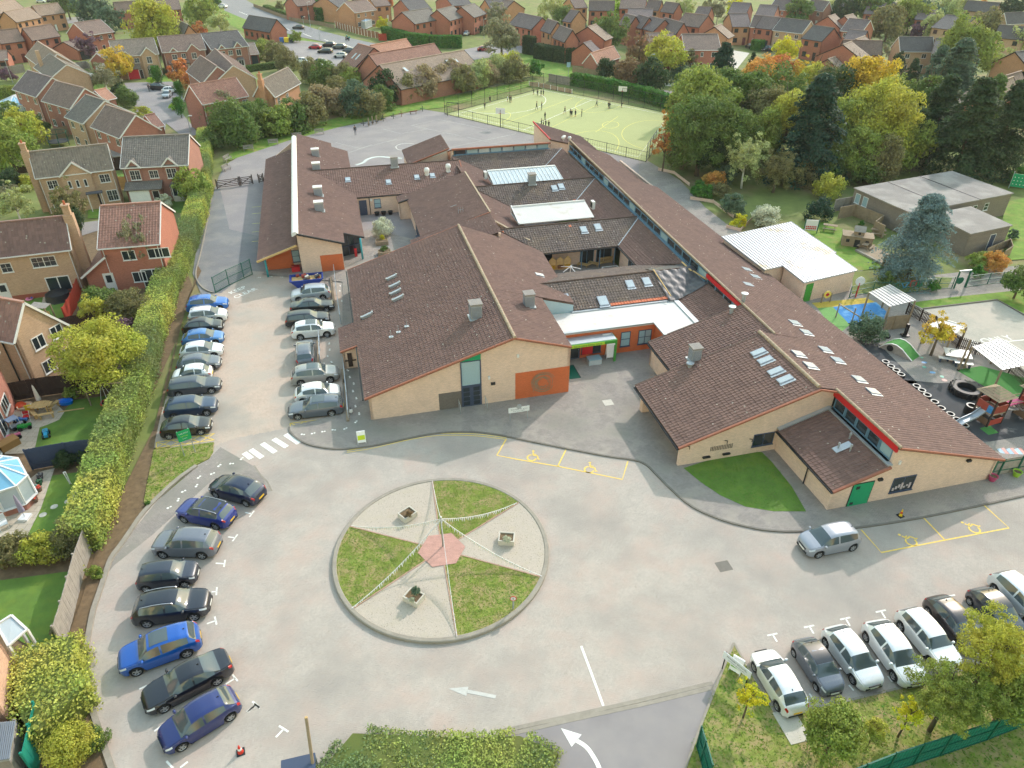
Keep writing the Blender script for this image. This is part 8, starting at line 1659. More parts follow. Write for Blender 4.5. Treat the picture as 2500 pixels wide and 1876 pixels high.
part(T,'pole','timber_grey',lambda b:b.tube((0,0,0),(0,0,POLE_H),.06,.045),smooth=True);part(T,'cap','white',lambda b:b.lathe([(0,POLE_H+.1),(.07,POLE_H+.05),(.05,POLE_H-.02)],(0,0,0),8))
top_=Vector((base_.x,base_.y,.2+POLE_H-.1))
for i,(e,lb)in enumerate(zip(ends,['running to the top','running to the upper right','running to the lower right','running to the bottom','running to the lower left','running to the upper left'])):
 e2=RC+(Vector((e.x,e.y,0))-RC)*.985+Z3*.3;T=thing('bunting','line of white pennant bunting %s of the roundabout'%lb,'bunting',(0,0,0),0,'bunting lines on the roundabout');n=40;pts=[]
 for k in range(n+1):
  t=k/n;p=top_.lerp(e2,t);p.z-=.75*4*t*(1-t)*.55;p.z=max(p.z,.27);pts.append(p)
 b=MB()
 for k in range(n):b.bar(pts[k],pts[k+1],.025,.025)
 b.build('cord','white',T);b=MB()
 for k in range(n*1):
  p,q=pts[k],pts[k+1];d=q-p;m=(p+q)/2;sway=Vector((random.uniform(-.07,.07),random.uniform(-.07,.07),0));dz=max(m.z-.27,.02);b.add([p,p+d*.8,m+sway-Z3*min(.32,dz)],[(0,1,2)])
 tag(b.build('pennant','white',T),kind='stuff')
def tube_line(b,pts,r):
 for i in range(len(pts)-1):b.tube(pts[i],pts[i+1],r,n=6)
def bsg(label,c,rot,w,h,z0,col,legs='galv',texts=(),name='sign',cat='sign',tilt=0.0,extra=None,zb=.085):
 T=thing(name,label,cat,(c.x,c.y,zb),rot);part(T,'leg',legs,lambda b:b.tube((-w*.42,0,0),(-w*.42,0,z0+h),.035));part(T,'leg',legs,lambda b:b.tube((w*.42,0,0),(w*.42,0,z0+h),.035))
 p=part(T,'panel','any',lambda b:b.box(-w/2,w/2,-.055,-.035,z0,z0+h),C(*col))
 for(t_,s_,x_,z_,m_)in texts:lettering('lettering',t_,s_,m_,Matrix.Translation((x_,-.06,z0+z_))@Matrix.Rotation(R(90),4,'X'),p)
 if extra:extra(T)
 return T
bsg('low white name board on two grey legs by the hall',zr(10,92,330),ANG,1.75,.5,.75,(226,228,230),texts=[('Welcome to our school',.14,0,.3,'navy'),('please report to reception',.09,0,.14,'navy')],extra=lambda T:part(T,'crest','galv',lambda b:b.lathe([(0,-.07),(.22,-.066),(.22,-.03)],(0,0,1.28),12,axis='y')))
bsg('bright green information sign on two grey posts on the verge',zr(8,1605,625),R(35),.95,.95,1.35,(20,160,96),texts=[('CAR PARK',.15,0,.68,'white'),('VISITORS',.13,0,.42,'sign_lime'),('5 MPH',.12,0,.2,'white')],name='green_sign',zb=.09)
bsg('white notice board on dark posts at the tip of the right verge',zr(14,1900,905),R(-50),1.75,.55,.95,(222,228,236),legs='dark',texts=[('PRIMARY SCHOOL',.15,0,.34,'navy'),('visitors please report to the office',.075,0,.15,'navy')],name='notice_board',zb=.07)
def a_board(label,c,rot,col,w=.62,h=1.0,zb=.085,band=None,txt=()):
 T=thing('pavement_sign',label,'sign',(c.x,c.y,zb),rot)
 for s in(-1,1):
  part(T,'panel','any',lambda b:b.obox((-w/2,s*.28,.12),(w,0,0),(0,-s*.25,h-.12),(0,s*.02,.005)),C(*col));part(T,'frame','white',lambda b:(b.bar((-w/2,s*.3,0),(-w/2,s*.02,h),.04,.04),b.bar((w/2,s*.3,0),(w/2,s*.02,h),.04,.04),b.bar((-w/2,s*.02,h),(w/2,s*.02,h),.04,.05)))
 if band:part(T,'band','any',lambda b:b.obox((-w/2+.03,-.235,.35),(w-.06,0,0),(0,.1,.36),(0,-.02,.005)),C(*band))
 for(t_,s_,z_,m_)in txt:lettering('lettering',t_,s_,m_,Matrix.Translation((0,-.30+.27*z_,z_))@Matrix.Rotation(R(76),4,'X'),T)
a_board('white and lime folding pavement sign near the zebra crossing',zr(9,912,520),ANG,(240,240,238),band=(196,214,40),txt=[('STOP',.16,.82,'dark'),('SCHOOL',.12,.55,'dark'),('please sign in',.07,.25,'dark')])
a_board('white folding sign behind the notice board on the verge',zr(14,1925,830),R(-40),(238,240,240),zb=.07,band=(120,180,60))
a_board('white printed welcome stand by the entrance doors',zr(6,858,1430),ANG-R(4),(236,232,236),w=.75,h=1.35,txt=[('Welcome',.15,1.1,'navy'),('visitors sign in here',.07,.85,'navy'),('thank you',.08,.62,'navy')])
T=thing('storage_crate','translucent grey plastic crate by the entrance doors','crate',S(8.6,3.9,.085),ANG);part(T,'tub','glass_sky',lambda b:(b.box(-.6,.6,-.4,-.37,0,.5),b.box(-.6,.6,.37,.4,0,.5),b.box(-.6,-.57,-.37,.37,0,.5),b.box(.57,.6,-.37,.37,0,.5),b.box(-.57,.57,-.37,.37,0,.04)));pb(T,'lid','glass_pale',-.64,.64,-.43,.43,.5,.55)
T=thing('door_mat','dark green entrance mat in front of the doors','mat',S(5.9,2.9,.087),ANG);pb(T,'sheet','green_fence',-.7,.7,-1.1,1.1,0,.012);part(T,'border','dark',lambda b:(b.box(-.76,-.7,-1.1,1.1,0,.02),b.box(.7,.76,-1.1,1.1,0,.02)))
q=zr(14,45,330);T=thing('speed_sign','small round five miles per hour sign on a stub post in the roundabout grass','sign',(q.x,q.y,.2));part(T,'post','galv',lambda b:b.tube((0,0,0),(0,0,.85),.05));part(T,'disc','red_paint',lambda b:b.lathe([(0,.05),(.2,.05),(.2,.07),(0,.07)][::-1],(0,-.13,.98),20,axis='y'));part(T,'face','white',lambda b:b.lathe([(0,.045),(.155,.045),(.155,.05)],(0,-.13,.98),20,axis='y'));lettering('lettering','5',.24,'black',Matrix.Translation((0,-.09,.98))@Matrix.Rotation(R(90),4,'X'),T)
def cone(label,c,col,tri=False,zb=0.0):
 T=thing('traffic_cone' if not tri else 'floor_sign',label,'cone' if not tri else 'sign',(c.x,c.y,zb),.4)
 pb(T,'base','dark',-.2,.2,-.2,.2,0,.04);n=12 if not tri else 4
 part(T,'body','any',lambda b:b.lathe([(.15,.04),(.03,.6),(0,.61)],(0,0,0),n),C(*col),smooth=not tri);part(T,'band','white' if not tri else 'red_paint',lambda b:b.lathe([(.105,.26),(.077,.40)],(0,0,0),n))
cone('red traffic cone near the dark blue hatchback',zr(12,2032,1525),(206,56,40));cone('yellow warning cone on the footway by the disabled bays',zr(11,1165,1148),(230,190,30),True,.085)
a_,c_=zr(13,520,1780),zr(13,525,1800);T=thing('timber_post','leaning weathered timber post at the bottom edge','post',(a_.x,a_.y,0));tp=zr(13,440,1232,3.2);part(T,'shaft','timber',lambda b:b.tube((0,0,0),tp-Vector((a_.x,a_.y,0)),.085,.075,10),smooth=True);part(T,'cap','timber_new',lambda b:b.tube(tp-Vector((a_.x,a_.y,0)),tp-Vector((a_.x,a_.y,-.03)),.08,.06,10))
q=zr(13,420,1690);T=thing('cycle_shelter','corner of a dark ribbed shelter roof at the bottom edge','shelter',(q.x,q.y,0),ANG);pb(T,'roof','navy',-.9,.7,-1.0,.25,.9,1.0);part(T,'frame','galv',lambda b:(b.box(.6,.7,.15,.25,0,.9),b.box(-.9,-.8,.15,.25,0,.9)))
q=zr(5,455,830);T=thing('builders_skip','blue builders skip filled with rubbish beside the silver crossover','skip',(q.x,q.y,0),ANG)
part(T,'tub','any',lambda b:b.add([(-.9,-.75,.15),(.9,-.75,.15),(1.75,-.85,1.15),(-1.75,-.85,1.15),(-.9,.75,.15),(.9,.75,.15),(1.75,.85,1.15),(-1.75,.85,1.15)],[(0,1,2,3),(5,4,7,6),(4,0,3,7),(1,5,6,2),(1,0,4,5)]),C(30,60,150));part(T,'rim','any',lambda b:(b.bar((-1.75,-.85,1.15),(1.75,-.85,1.15),.09,.09),b.bar((-1.75,.85,1.15),(1.75,.85,1.15),.09,.09),b.bar((-1.75,-.85,1.15),(-1.75,.85,1.15),.09,.09),b.bar((1.75,-.85,1.15),(1.75,.85,1.15),.09,.09)),C(36,66,150));part(T,'lining','timber_new',lambda b:b.add([(-1.6,-.75,.95),(1.6,-.75,.95),(1.6,.75,.95),(-1.6,.75,.95)],[(0,1,2,3)]))
for k in range(9):
 x,y=random.uniform(-1.3,1.3),random.uniform(-.6,.6);s=random.uniform(.15,.35);part(T,'rubbish','any',lambda b:b.obox((x,y,.93),(s*1.4,s*.3,.1),(-s*.3,s,.05),(0,-.05,s)),random.choice([C(220,216,206),C(150,60,50),C(120,100,80),C(60,60,64),C(190,150,100)]))
lettering('lettering','ACE1',.36,'yellow_line',Matrix.Translation((0,-.81,.62))@Matrix.Rotation(R(96),4,'X'),T)
for i,(a,c)in enumerate([((650,760),(680,990)),((540,1270),(548,1490)),((745,1540),(760,1659))]):
 T=thing('timber_sleeper',['long timber sleeper edging beside the upper railing','timber sleeper edging beside the middle railing','timber sleeper edging beside the lower railing'][i],'edging',(0,0,0));part(T,'sleeper','timber',lambda b:b.bar(zr(5,*a)+Z3*.1,zr(5,*c)+Z3*.1,.22,.2))
T=thing('wheel_stop','timber edging beside the white hatchback and grey estate','edging',(0,0,0));part(T,'sleeper','timber',lambda b:b.bar(zr(9,765,0)+Z3*.1,zr(9,795,350)+Z3*.1,.22,.2))
q=zr(9,822,275);T=thing('rubbish_bag','small white bag left beside the lower railing','bag',(q.x,q.y,.085));part(T,'bag','white',lambda b:b.lathe([(0,.42),(.05,.36),(.16,.25),(.18,.1),(.12,0)],(0,0,0),9),smooth=True);part(T,'knot','dark',lambda b:b.tube((0,0,.36),(.02,0,.5),.05,.02))
q=S(-18.0,30.9);T=thing('grit_bin','red storage tub beside the west wing window','bin',(q.x,q.y,0),ANG);pb(T,'tub','red_paint',-.45,.45,-.3,.3,0,.65);part(T,'lid','any',lambda b:b.box(-.48,.48,-.33,.33,.65,.72),C(170,30,34))
for i,(x,y)in enumerate([(1082,455),(1104,545)]):
 q=zr(5,x,y+20);T=thing('wooden_planter',['upper wooden planter in the inner court','lower wooden planter in the inner court'][i],'planter',(q.x,q.y,.085),ANG);part(T,'box','timber',lambda b:(b.box(-.75,.75,-.55,-.48,0,.5),b.box(-.75,.75,.48,.55,0,.5),b.box(-.75,-.68,-.48,.48,0,.5),b.box(.68,.75,-.48,.48,0,.5)));pb(T,'soil','soil',-.68,.68,-.48,.48,0,.44)
for i,u in enumerate((-7.4,-6.5,-5.6)):q=S(u,46.5);T=thing('black_tub',['left','middle','right'][i]+' of three black plant tubs against the north link wall','tub',(q.x,q.y,.085));part(T,'tub','black',lambda b:b.lathe([(.25,0),(.34,.4),(.37,.42),(.34,.4),(.3,.32),(0,.32)],(0,0,0),12),smooth=True)
for i,u in enumerate((10.6,11.5,12.4)):
 q=S(u,23.9);T=thing('toy_playhouse',['left','middle','right'][i]+' of three plywood house fronts in the courtyard','play panel',(q.x,q.y,.085),ANG);part(T,'front','timber_new',lambda b:b.add([(-.42,0,0),(.42,0,0),(.42,0,1.2),(0,0,1.65),(-.42,0,1.2),(-.42,.06,0),(.42,.06,0),(.42,.06,1.2),(0,.06,1.65),(-.42,.06,1.2)],[(0,1,2,3,4),(9,8,7,6,5),(0,5,6,1),(1,6,7,2),(2,7,8,3),(3,8,9,4),(4,9,5,0)]));part(T,'toy_shelf','any',lambda b:b.box(-.3,.3,-.25,-.02,.25,.6),random.choice([C(200,150,40),C(180,60,50),C(120,80,50)]))
for i,u in enumerate((14.6,15.9)):
 q=S(u,23.9);T=thing('deck_lounger',['left','right'][i]+' of two wooden loungers on the courtyard veranda','lounger',(q.x,q.y,.085),ANG+R(-40));pb(T,'seat','timber_new',-.9,.3,-.3,.3,.28,.34);part(T,'backrest','timber_new',lambda b:b.obox((.3,-.3,.28),(.6,0,.4),(0,.6,0),(-.03,0,.05)));[pb(T,'leg','timber_new',x,x+.06,y,y+.06,0,.28)for x in(-.85,.2)for y in(-.28,.22)]
q=S(11.9,21.3);T=thing('rotary_frame','folded white rotary frame in the courtyard','frame',(q.x,q.y,.085));part(T,'mast','white',lambda b:b.tube((0,0,0),(0,0,1.6),.05));[part(T,'arm','white',lambda b:b.bar((0,0,1.5),(1.2*math.cos(a),1.2*math.sin(a),1.2),.06,.05))for a in(0,1.3,2.6,3.9,5.2)]
b=MB();b.prism([(S(u,v).x,S(u,v).y)for u,v in((9.2,17.4),(18.4,17.4),(18.4,25.2),(9.2,25.2))],.086,.09);struct('courtyard_floor',b.build('courtyard_floor','footway'))
q=S(16.9,21.5);T=thing('sand_pit','white framed sand pit box in the courtyard','sand pit',(q.x,q.y,.09),ANG);part(T,'frame','white',lambda b:(b.bar((-.9,-.6,.6),(.9,-.6,.6),.06,.06),b.bar((-.9,.6,.6),(.9,.6,.6),.06,.06),b.bar((-.9,-.6,.6),(-.9,.6,.6),.06,.06),b.bar((.9,-.6,.6),(.9,.6,.6),.06,.06)));[pb(T,'leg','white',x-.03,x+.03,y-.03,y+.03,0,.6)for x in(-.9,.9)for y in(-.6,.6)];pb(T,'tray','timber_new',-.85,.85,-.55,.55,.25,.32)

# benches and outdoor gym round the playground
def bench(label,c,rot,grp='benches along the playground edge'):
 T=thing('park_bench',label,'bench',(c.x,c.y,0),rot,grp)
 for k in range(3):pb(T,'seat_slat','timber_grey',-.85,.85,-.22+.15*k,-.1+.15*k,.43,.47)
 for k in range(3):pb(T,'back_slat','timber_grey',-.85,.85,.24+.03*k,.28+.03*k,.55+.14*k,.66+.14*k)
 for x in(-.75,.75):pb(T,'leg','timber_grey',x-.04,x+.04,-.22,-.14,0,.43);pb(T,'leg','timber_grey',x-.04,x+.04,.2,.28,0,.95);pb(T,'armrest','timber_grey',x-.04,x+.04,-.22,.24,.62,.67)
for i,(r,x,y,a,lb)in enumerate([(1,165,1225,R(16),'timber bench nearest the white ridged roof, leftmost of three'),(1,365,1170,R(16),'middle timber bench of three behind the white ridged roof'),(1,555,1135,R(16),'right timber bench of three beside the standing adult'),(0,2100,1275,R(20),'timber bench at the corner beside the large bush')]):bench(lb,zr(r,x,y),a)
bench('timber bench beside the hedge facing the playground, upper of two',zr(0,1925,1360),R(75));bench('timber bench beside the hedge facing the playground, lower of two',zr(0,1915,1440),R(75))
GYM=[(925,1065,'dark cross trainer',0),(970,1065,'timber post step frame',1),(1002,1050,'timber post balance frame',1),(1036,1042,'timber post stretch frame',1),(1092,1025,'green two seat rider',0),(1178,1005,'green leg press',0),(1245,985,'brown rowing machine',0),(1345,962,'low red timber balance beam',2),(1423,942,'small green rider',0)]
for x,y,lb,k in GYM:
 q=zr(1,x,y);T=thing('outdoor_gym','outdoor gym equipment: '+lb+' at the playground edge','gym equipment',(q.x,q.y,0),R(20),'outdoor gym along the field hedge');cc=C(40,70,60)if 'green' in lb else(C(120,80,60)if 'brown' in lb or 'red' in lb else C(50,50,54))
 if k==1:part(T,'post','timber',lambda b:b.tube((0,0,0),(0,0,1.5),.1));pb(T,'step','dark',-.25,.25,-.3,.1,.35,.42)
 elif k==2:part(T,'beam','any',lambda b:b.bar((-.8,0,.45),(.8,0,.55),.2,.2),cc);pb(T,'leg','timber',-.6,-.5,-.15,.15,0,.4);pb(T,'leg','timber',.5,.6,-.15,.15,0,.45)
 else:part(T,'frame','any',lambda b:(b.tube((0,0,0),(0,0,1.1),.06),b.bar((-.45,0,.5),(.45,0,.5),.08,.08)),cc);part(T,'seat','any',lambda b:b.box(-.5,-.2,-.18,.18,.54,.62),cc);part(T,'handle','any',lambda b:b.tube((-.1,-.3,1.1),(-.1,.3,1.1),.03),cc)
for i,q in enumerate([A_.lerp(D_,.32),B_.lerp(C2,.62)]):
 T=thing('basketball_hoop',['basketball hoop on the near side of the pitch','basketball hoop on the far side of the pitch'][i],'basketball hoop',(q.x,q.y,0),R(-18));part(T,'post','dark',lambda b:b.tube((0,0,0),(0,0,3.2),.07));pb(T,'backboard','white',-.9,.9,-.05,0,2.5,3.5);part(T,'ring','red_paint',lambda b:b.lathe([(.21,2.6),(.25,2.6),(.25,2.63),(.21,2.63),(.21,2.6)],(0,-.35,0),12))
q=zr(1,1680,985);T=thing('goal_frame','dark metal goal recess at the left corner of the pitch','goal',(q.x,q.y,0),R(-20));part(T,'post','dark',lambda b:b.tube((-1.2,0,0),(-1.2,0,2.6),.06));part(T,'post','dark',lambda b:b.tube((1.2,0,0),(1.2,0,2.6),.06));part(T,'crossbar','dark',lambda b:b.tube((-1.2,0,2.6),(1.2,0,2.6),.06))

# people
def figure(pose):
 hipw,sw=.10,.19
 J={'pelvis':(0,0,.95),'spine':(0,.0,1.18),'chest':(0,0,1.38),'neck':(0,0,1.50),'head0':(0,-.01,1.58),'head1':(0,-.015,1.70)}
 step={'stand':(.03,-.03),'walk':(.22,-.20),'run':(.34,-.30),'bend':(.08,-.05)}[pose];arm={'stand':(.05,.05),'walk':(-.18,.2),'run':(-.3,.3),'bend':(-.35,-.3)}[pose]
 if pose=='bend':
  for k,v in(('spine',(0,-.14,1.12)),('chest',(0,-.32,1.22)),('neck',(0,-.43,1.26)),('head0',(0,-.5,1.27)),('head1',(0,-.6,1.30))):J[k]=v
 E_=[('pelvis','spine'),('spine','chest'),('chest','neck'),('neck','head0'),('head0','head1')];Rr={'pelvis':.135,'spine':.125,'chest':.145,'neck':.055,'head0':.085,'head1':.095}
 for s,n in((1,'l'),(-1,'r')):
  st=step[0]if s>0 else step[1];ar=arm[0]if s>0 else arm[1];cx,cy_,cz=J['chest']
  J.update({'hip'+n:(s*hipw,0,.90),'knee'+n:(s*hipw,-st*.6-.02,.49),'ankle'+n:(s*hipw,-st,.09),'toe'+n:(s*hipw*1.1,-st-.14,.04),'sh'+n:(s*sw,cy_,cz+.03),'el'+n:(s*(sw+.06),cy_-ar*.4,cz-.24),'wr'+n:(s*(sw+.05),cy_-ar-.04,cz-.46),'hand'+n:(s*(sw+.04),cy_-ar-.07,cz-.56)})
  E_+=[('pelvis','hip'+n),('hip'+n,'knee'+n),('knee'+n,'ankle'+n),('ankle'+n,'toe'+n),('chest','sh'+n),('sh'+n,'el'+n),('el'+n,'wr'+n),('wr'+n,'hand'+n)]
  Rr.update({'hip'+n:.095,'knee'+n:.062,'ankle'+n:.045,'toe'+n:.04,'sh'+n:.065,'el'+n:.045,'wr'+n:.034,'hand'+n:.035})
 ks=list(J);me=bpy.data.meshes.new('figure');me.from_pydata([J[k]for k in ks],[(ks.index(a),ks.index(c))for a,c in E_],[]);o=bpy.data.objects.new('figure',me);COL.objects.link(o)
 sk=o.modifiers.new('skin','SKIN');sb=o.modifiers.new('sub','SUBSURF');sb.levels=1;sb.render_levels=1
 for i,k in enumerate(ks):sv=me.skin_vertices[0].data[i];sv.radius=(Rr[k],Rr[k]*(.78 if k in('chest','spine','pelvis')else 1));sv.use_root=k=='pelvis'
 ev=o.evaluated_get(bpy.context.evaluated_depsgraph_get());out=bpy.data.meshes.new_from_object(ev);bpy.data.objects.remove(o)
 return out,J
FIG={}
for ps in('stand','walk','run','bend'):
 m_,J_=figure(ps);FIG[ps]=(m_,J_)
FM={}
pbr('dark_cloth',C(30,34,40),.9);pbr('grey_cloth',C(120,120,128),.9);pbr('white_cloth',C(214,214,214),.9);pbr('teal_cloth',C(40,130,130),.8)
def person(label,c,rot,pose='stand',h=1.35,top='dark_cloth',low='dark_cloth',shorts=False,hair=(58,42,32),group='children playing on the sports pitch'):
 key=(pose,top,low,shorts);src,J=FIG[pose]
 if key not in FM:
  me=src.copy();me.materials.clear()
  for k in('skin',top,low,'black'):me.materials.append(M[k])
  hx=Vector(J['head0'])
  for p in me.polygons:
   z=p.center.z;d=(p.center-hx).length;hands=min((p.center-Vector(J['handl'])).length,(p.center-Vector(J['handr'])).length)
   p.material_index=0 if(d<.17 or hands<.09)else(3 if z<.10 else(2 if z<.93 and abs(p.center.x)<.2 else 1))
   if shorts and .12<z<.46:p.material_index=0
   p.use_smooth=True
  FM[key]=me
 T=thing('person',label,'person',(c.x,c.y,c.z),rot,group);T.scale=(h/1.78,)*3;link('body',FM[key],T)
 hd=(Vector(J['head0'])+Vector(J['head1']))/2;b=MB();b.lathe([(0,.135),(.075,.11),(.112,.045),(.112,-.03),(.09,-.07)],hd+Vector((0,.018,.02)),10);b.build('hair','any',T,color=C(*hair),smooth=True)
 return T
KIDS=[(1,1948,925,'run'),(1,1992,868,'walk'),(1,2140,862,'stand'),(1,2160,870,'stand'),(1,2172,868,'stand'),(2,218,800,'stand'),(2,250,812,'stand'),(2,279,812,'stand'),(2,298,812,'stand'),(2,243,928,'walk'),(2,285,932,'stand'),(2,480,964,'run'),(2,525,985,'stand'),(2,537,990,'stand'),(2,568,988,'stand'),(2,622,988,'stand'),(2,748,908,'run'),(2,848,920,'walk'),(2,858,922,'walk'),(2,957,912,'bend'),(2,283,1072,'stand'),(2,298,1082,'stand'),(2,318,1078,'stand'),(2,344,1085,'stand'),(2,313,1012,'stand')]
KL_=['child running at the left side of the pitch','child by the left pitch fence','child in pale top in the group of three at the left','middle child of the group of three at the left','right child of the group of three at the left','leftmost child of the far group of four on the pitch','second child of the far group of four on the pitch','third child of the far group of four on the pitch','rightmost child of the far group of four on the pitch','child walking beside a taller player near the pitch middle','taller player standing beside a walking child','child running left of the line of four','first child in the line of four at the pitch middle','second child in the line of four at the pitch middle','third child in the line of four at the pitch middle','fourth child in the line of four at the pitch middle','child striding alone near the far side of the pitch','left one of two children by the far fence','right one of two children by the far fence','child bending down near the far right of the pitch','leftmost child of the near group by the fence','second child of the near group by the fence','third child of the near group by the fence','rightmost child of the near group by the fence','child behind the near group by the fence']
for i,(r,x,y,ps)in enumerate(KIDS):
 tall='taller' in KL_[i];person(KL_[i],zr(r,x,y),random.uniform(0,6.28),ps,1.7 if tall else random.uniform(1.38,1.55),'white_cloth' if 'pale' in KL_[i]else 'dark_cloth',shorts=(i%3!=0)and not tall,hair=random.choice([(58,42,32),(30,24,20),(120,90,56)]))
person('adult in black top and grey trousers standing on the playground',zr(1,858,1142),R(10),'stand',1.75,'dark_cloth','grey_cloth',group=None)
person('person in dark clothes beside the black car in the cul-de-sac',zr(0,1262,775),R(70),'stand',1.72,group=None)
q=zr(1,790,345);T=thing('motor_scooter','dark motor scooter ridden along the main road','scooter',(q.x,q.y,.01),R(150))
for x in(-.55,.6):part(T,'wheel','tyre',lambda b:b.lathe([(.18,-.06),(.27,-.05),(.27,.05),(.18,.06),(.18,-.06)],(x,0,.27),14,axis='y'))
part(T,'body','any',lambda b:(b.box(-.75,0,-.16,.16,.35,.75),b.box(0,.45,-.14,.14,.25,.38),b.obox((.42,-.2,.3),(.12,0,.75),(0,.4,0),(.06,0,0))),C(30,34,40));pb(T,'seat','dark',-.8,.05,-.15,.15,.75,.84);part(T,'handlebar','dark',lambda b:b.tube((.5,-.35,1.08),(.5,.35,1.08),.025));part(T,'top_box','any',lambda b:b.box(-1.05,-.65,-.25,.25,.84,1.2),C(30,120,120))
person('scooter rider in a teal jacket on the main road',Vector((q.x,q.y,.42)),R(240),'bend',1.6,'teal_cloth',hair=(30,30,34),group=None)

# street furniture far off
def lamp_post(label,c,h=6.0,arm=R(0)):
 T=thing('street_lamp',label,'street lamp',(c.x,c.y,0),arm);part(T,'column','galv',lambda b:b.tube((0,0,0),(0,0,h),.09,.05),smooth=True);part(T,'bracket','galv',lambda b:b.tube((0,0,h),(.5,0,h+.12),.035));pb(T,'lantern','glass_sky',.3,.85,-.12,.12,h+.05,h+.22)
for r,x,y,h,lb in[(1,482,262,8.5,'tall street lamp on the main road beside the round hedges'),(2,1178,768,7.5,'street lamp behind the far side of the sports pitch'),(2,1436,178,5.5,'street lamp beside the far staggered row'),(3,1030,350,7,'street lamp beside the tan house at the right'),(1,1942,330,5.5,'street lamp by the round grey tree'),(0,1320,320,5,'slim street lamp in the cul-de-sac gardens'),(1,430,275,4.5,'short lamp at the clinic junction'),(0,110,700,5.0,'street lamp at the left edge beside the terrace'),(1,560,350,3.6,'short post lamp at the car park entrance'),(0,1625,1180,4.0,'short lamp post at the end of the cul-de-sac')]:lamp_post(lb,zr(r,x,y),h)
for i,(x,c_)in enumerate([(238,(60,100,160)),(276,(226,196,40)),(318,(50,56,60))]):q=zr(1,x,360);T=thing('wheelie_bin',['blue','yellow','dark'][i]+' commercial bin beside the black roofed clinic','bin',(q.x,q.y,0),R(5));part(T,'body','any',lambda b:b.box(-.6,.6,-.5,.5,.1,1.2),C(*c_));part(T,'lid','any',lambda b:b.obox((-.63,-.53,1.2),(1.26,0,0),(0,1.06,.12),(0,0,.08)),C(*c_));pb(T,'wheel','tyre',-.5,.5,-.45,-.35,0,.12)
q=zr(2,508,650);T=thing('street_sign','blue and white street sign on a post by the green','sign',(q.x,q.y,0));part(T,'post','galv',lambda b:b.tube((0,0,0),(0,0,3),.05));part(T,'panel','any',lambda b:b.box(-.45,.45,-.05,0,2.2,3.3),C(150,180,200))
q=zr(2,1348,728);T=thing('street_name_plate','low white street name plate by the dark bushes','sign',(q.x,q.y,0),R(-12));pb(T,'panel','white',-.8,.8,-.03,0,.3,.6);part(T,'leg','dark',lambda b:(b.box(-.6,-.55,0,.03,0,.6)));part(T,'leg','dark',lambda b:(b.box(.55,.6,0,.03,0,.6)))
fence('grey weathered board fence behind the pitch corner',zpx(2,[(345,690),(450,710),(540,725)]),1.8,'timber_grey');fence('low pink block wall at the pitch corner ramp',zpx(2,[(180,725),(260,735),(300,745),(420,770),(540,790)]),.9,'any',board=40,rails=False,name='ramp_wall',cat='wall');bpy.data.objects['ramp_wall'].children[0].color=(*C(190,160,140),1)

# nursery yard
def canopy2(label,P,z0,z1,m='canopy',nr=7,posts=True,name='canopy'):
 T=thing(name,label,'canopy',(0,0,0));Q=[P[0]+Z3*z0,P[1]+Z3*z0,P[2]+Z3*z1,P[3]+Z3*z1];b=MB();up=(0,1,2,3)if(Q[1]-Q[0]).cross(Q[2]-Q[0]).z>0 else(3,2,1,0)
 b.add(Q+[q-Z3*.05 for q in Q],[up,tuple(u+4 for u in up[::-1]),(0,4,5,1),(1,5,6,2),(2,6,7,3),(3,7,4,0)]);rf=b.build('roof_sheet',m,T);b=MB()
 for i in range(nr+1):b.bar(Q[0].lerp(Q[3],i/nr)+Z3*.03,Q[1].lerp(Q[2],i/nr)+Z3*.03,.06,.06)
 b.build('roof_bar','white',rf)
 for i in range(4):part(T,'post','timber',lambda b:b.tube(P[i],P[i]+Z3*((z0,z0,z1,z1)[i]-.05),.09))
 return T
canopy2('grey translucent canopy over the blue soft play',[zr(7,850,885+170,0)+Vector((0,0,0)),zr(7,1020,1180),zr(7,1225,1150),zr(7,1010,1010)],2.4,2.7)
canopy2('long translucent canopy beside the bus yard at the right',[zr(7,1700,1520),zr(7,1940,1720),zr(7,2240,1680),zr(7,1930,1480)],2.3,2.6,nr=8)
canopy2('white roofed timber shelter behind the golden acer',[zr(7,1340,1310),zr(7,1540,1400),zr(7,1660,1340),zr(7,1450,1270)],2.0,2.2,'roof_white',1)
T=thing('play_house','timber playhouse with small gabled turret on the nursery lawn','playhouse',zr(7,790,475),R(-20));pb(T,'body','timber',-1.7,1.7,-.9,.9,0,1.25);pb(T,'roof','timber',-1.8,1.8,-1.0,1.0,1.25,1.35)
tr=pb(T,'turret','timber',-.5,.6,-.55,.45,1.35,1.85);part(T,'turret_roof','timber_grey',lambda b:b.add([(-.6,-.65,1.85),(.7,-.65,1.85),(.7,.55,1.85),(-.6,.55,1.85),(-.6,-.05,2.45),(.7,-.05,2.45)],[(0,1,5,4),(2,3,4,5),(0,4,3),(1,2,5)]));pb(T,'doorway','dark',-.3,.3,-.92,-.9,0,.95);[pb(T,'opening','dark',x,x+.4,-.92,-.9,.55,.95)for x in(-1.3,.9)];part(T,'round_window','dark',lambda b:b.lathe([(0,-.57),(.17,-.565)],(0.05,0,1.62),12,axis='y'))
def picnic(label,c,rot,top='timber'):
 T=thing('picnic_table',label,'picnic table',(c.x,c.y,0),rot)
 for k in range(4):part(T,'top_board',top,lambda b:b.box(-.85,.85,-.36+.18*k,-.2+.18*k,.7,.75))
 for s in(-1,1):part(T,'bench',top,lambda b:b.box(-.85,.85,s*.72-.12,s*.72+.12,.42,.46))
 for x in(-.6,.6):part(T,'leg',top,lambda b:(b.bar((x,-.7,0),(x,-.2,.7),.08,.05),b.bar((x,.7,0),(x,.2,.7),.08,.05),b.bar((x,-.75,.4),(x,.75,.4),.05,.08)))
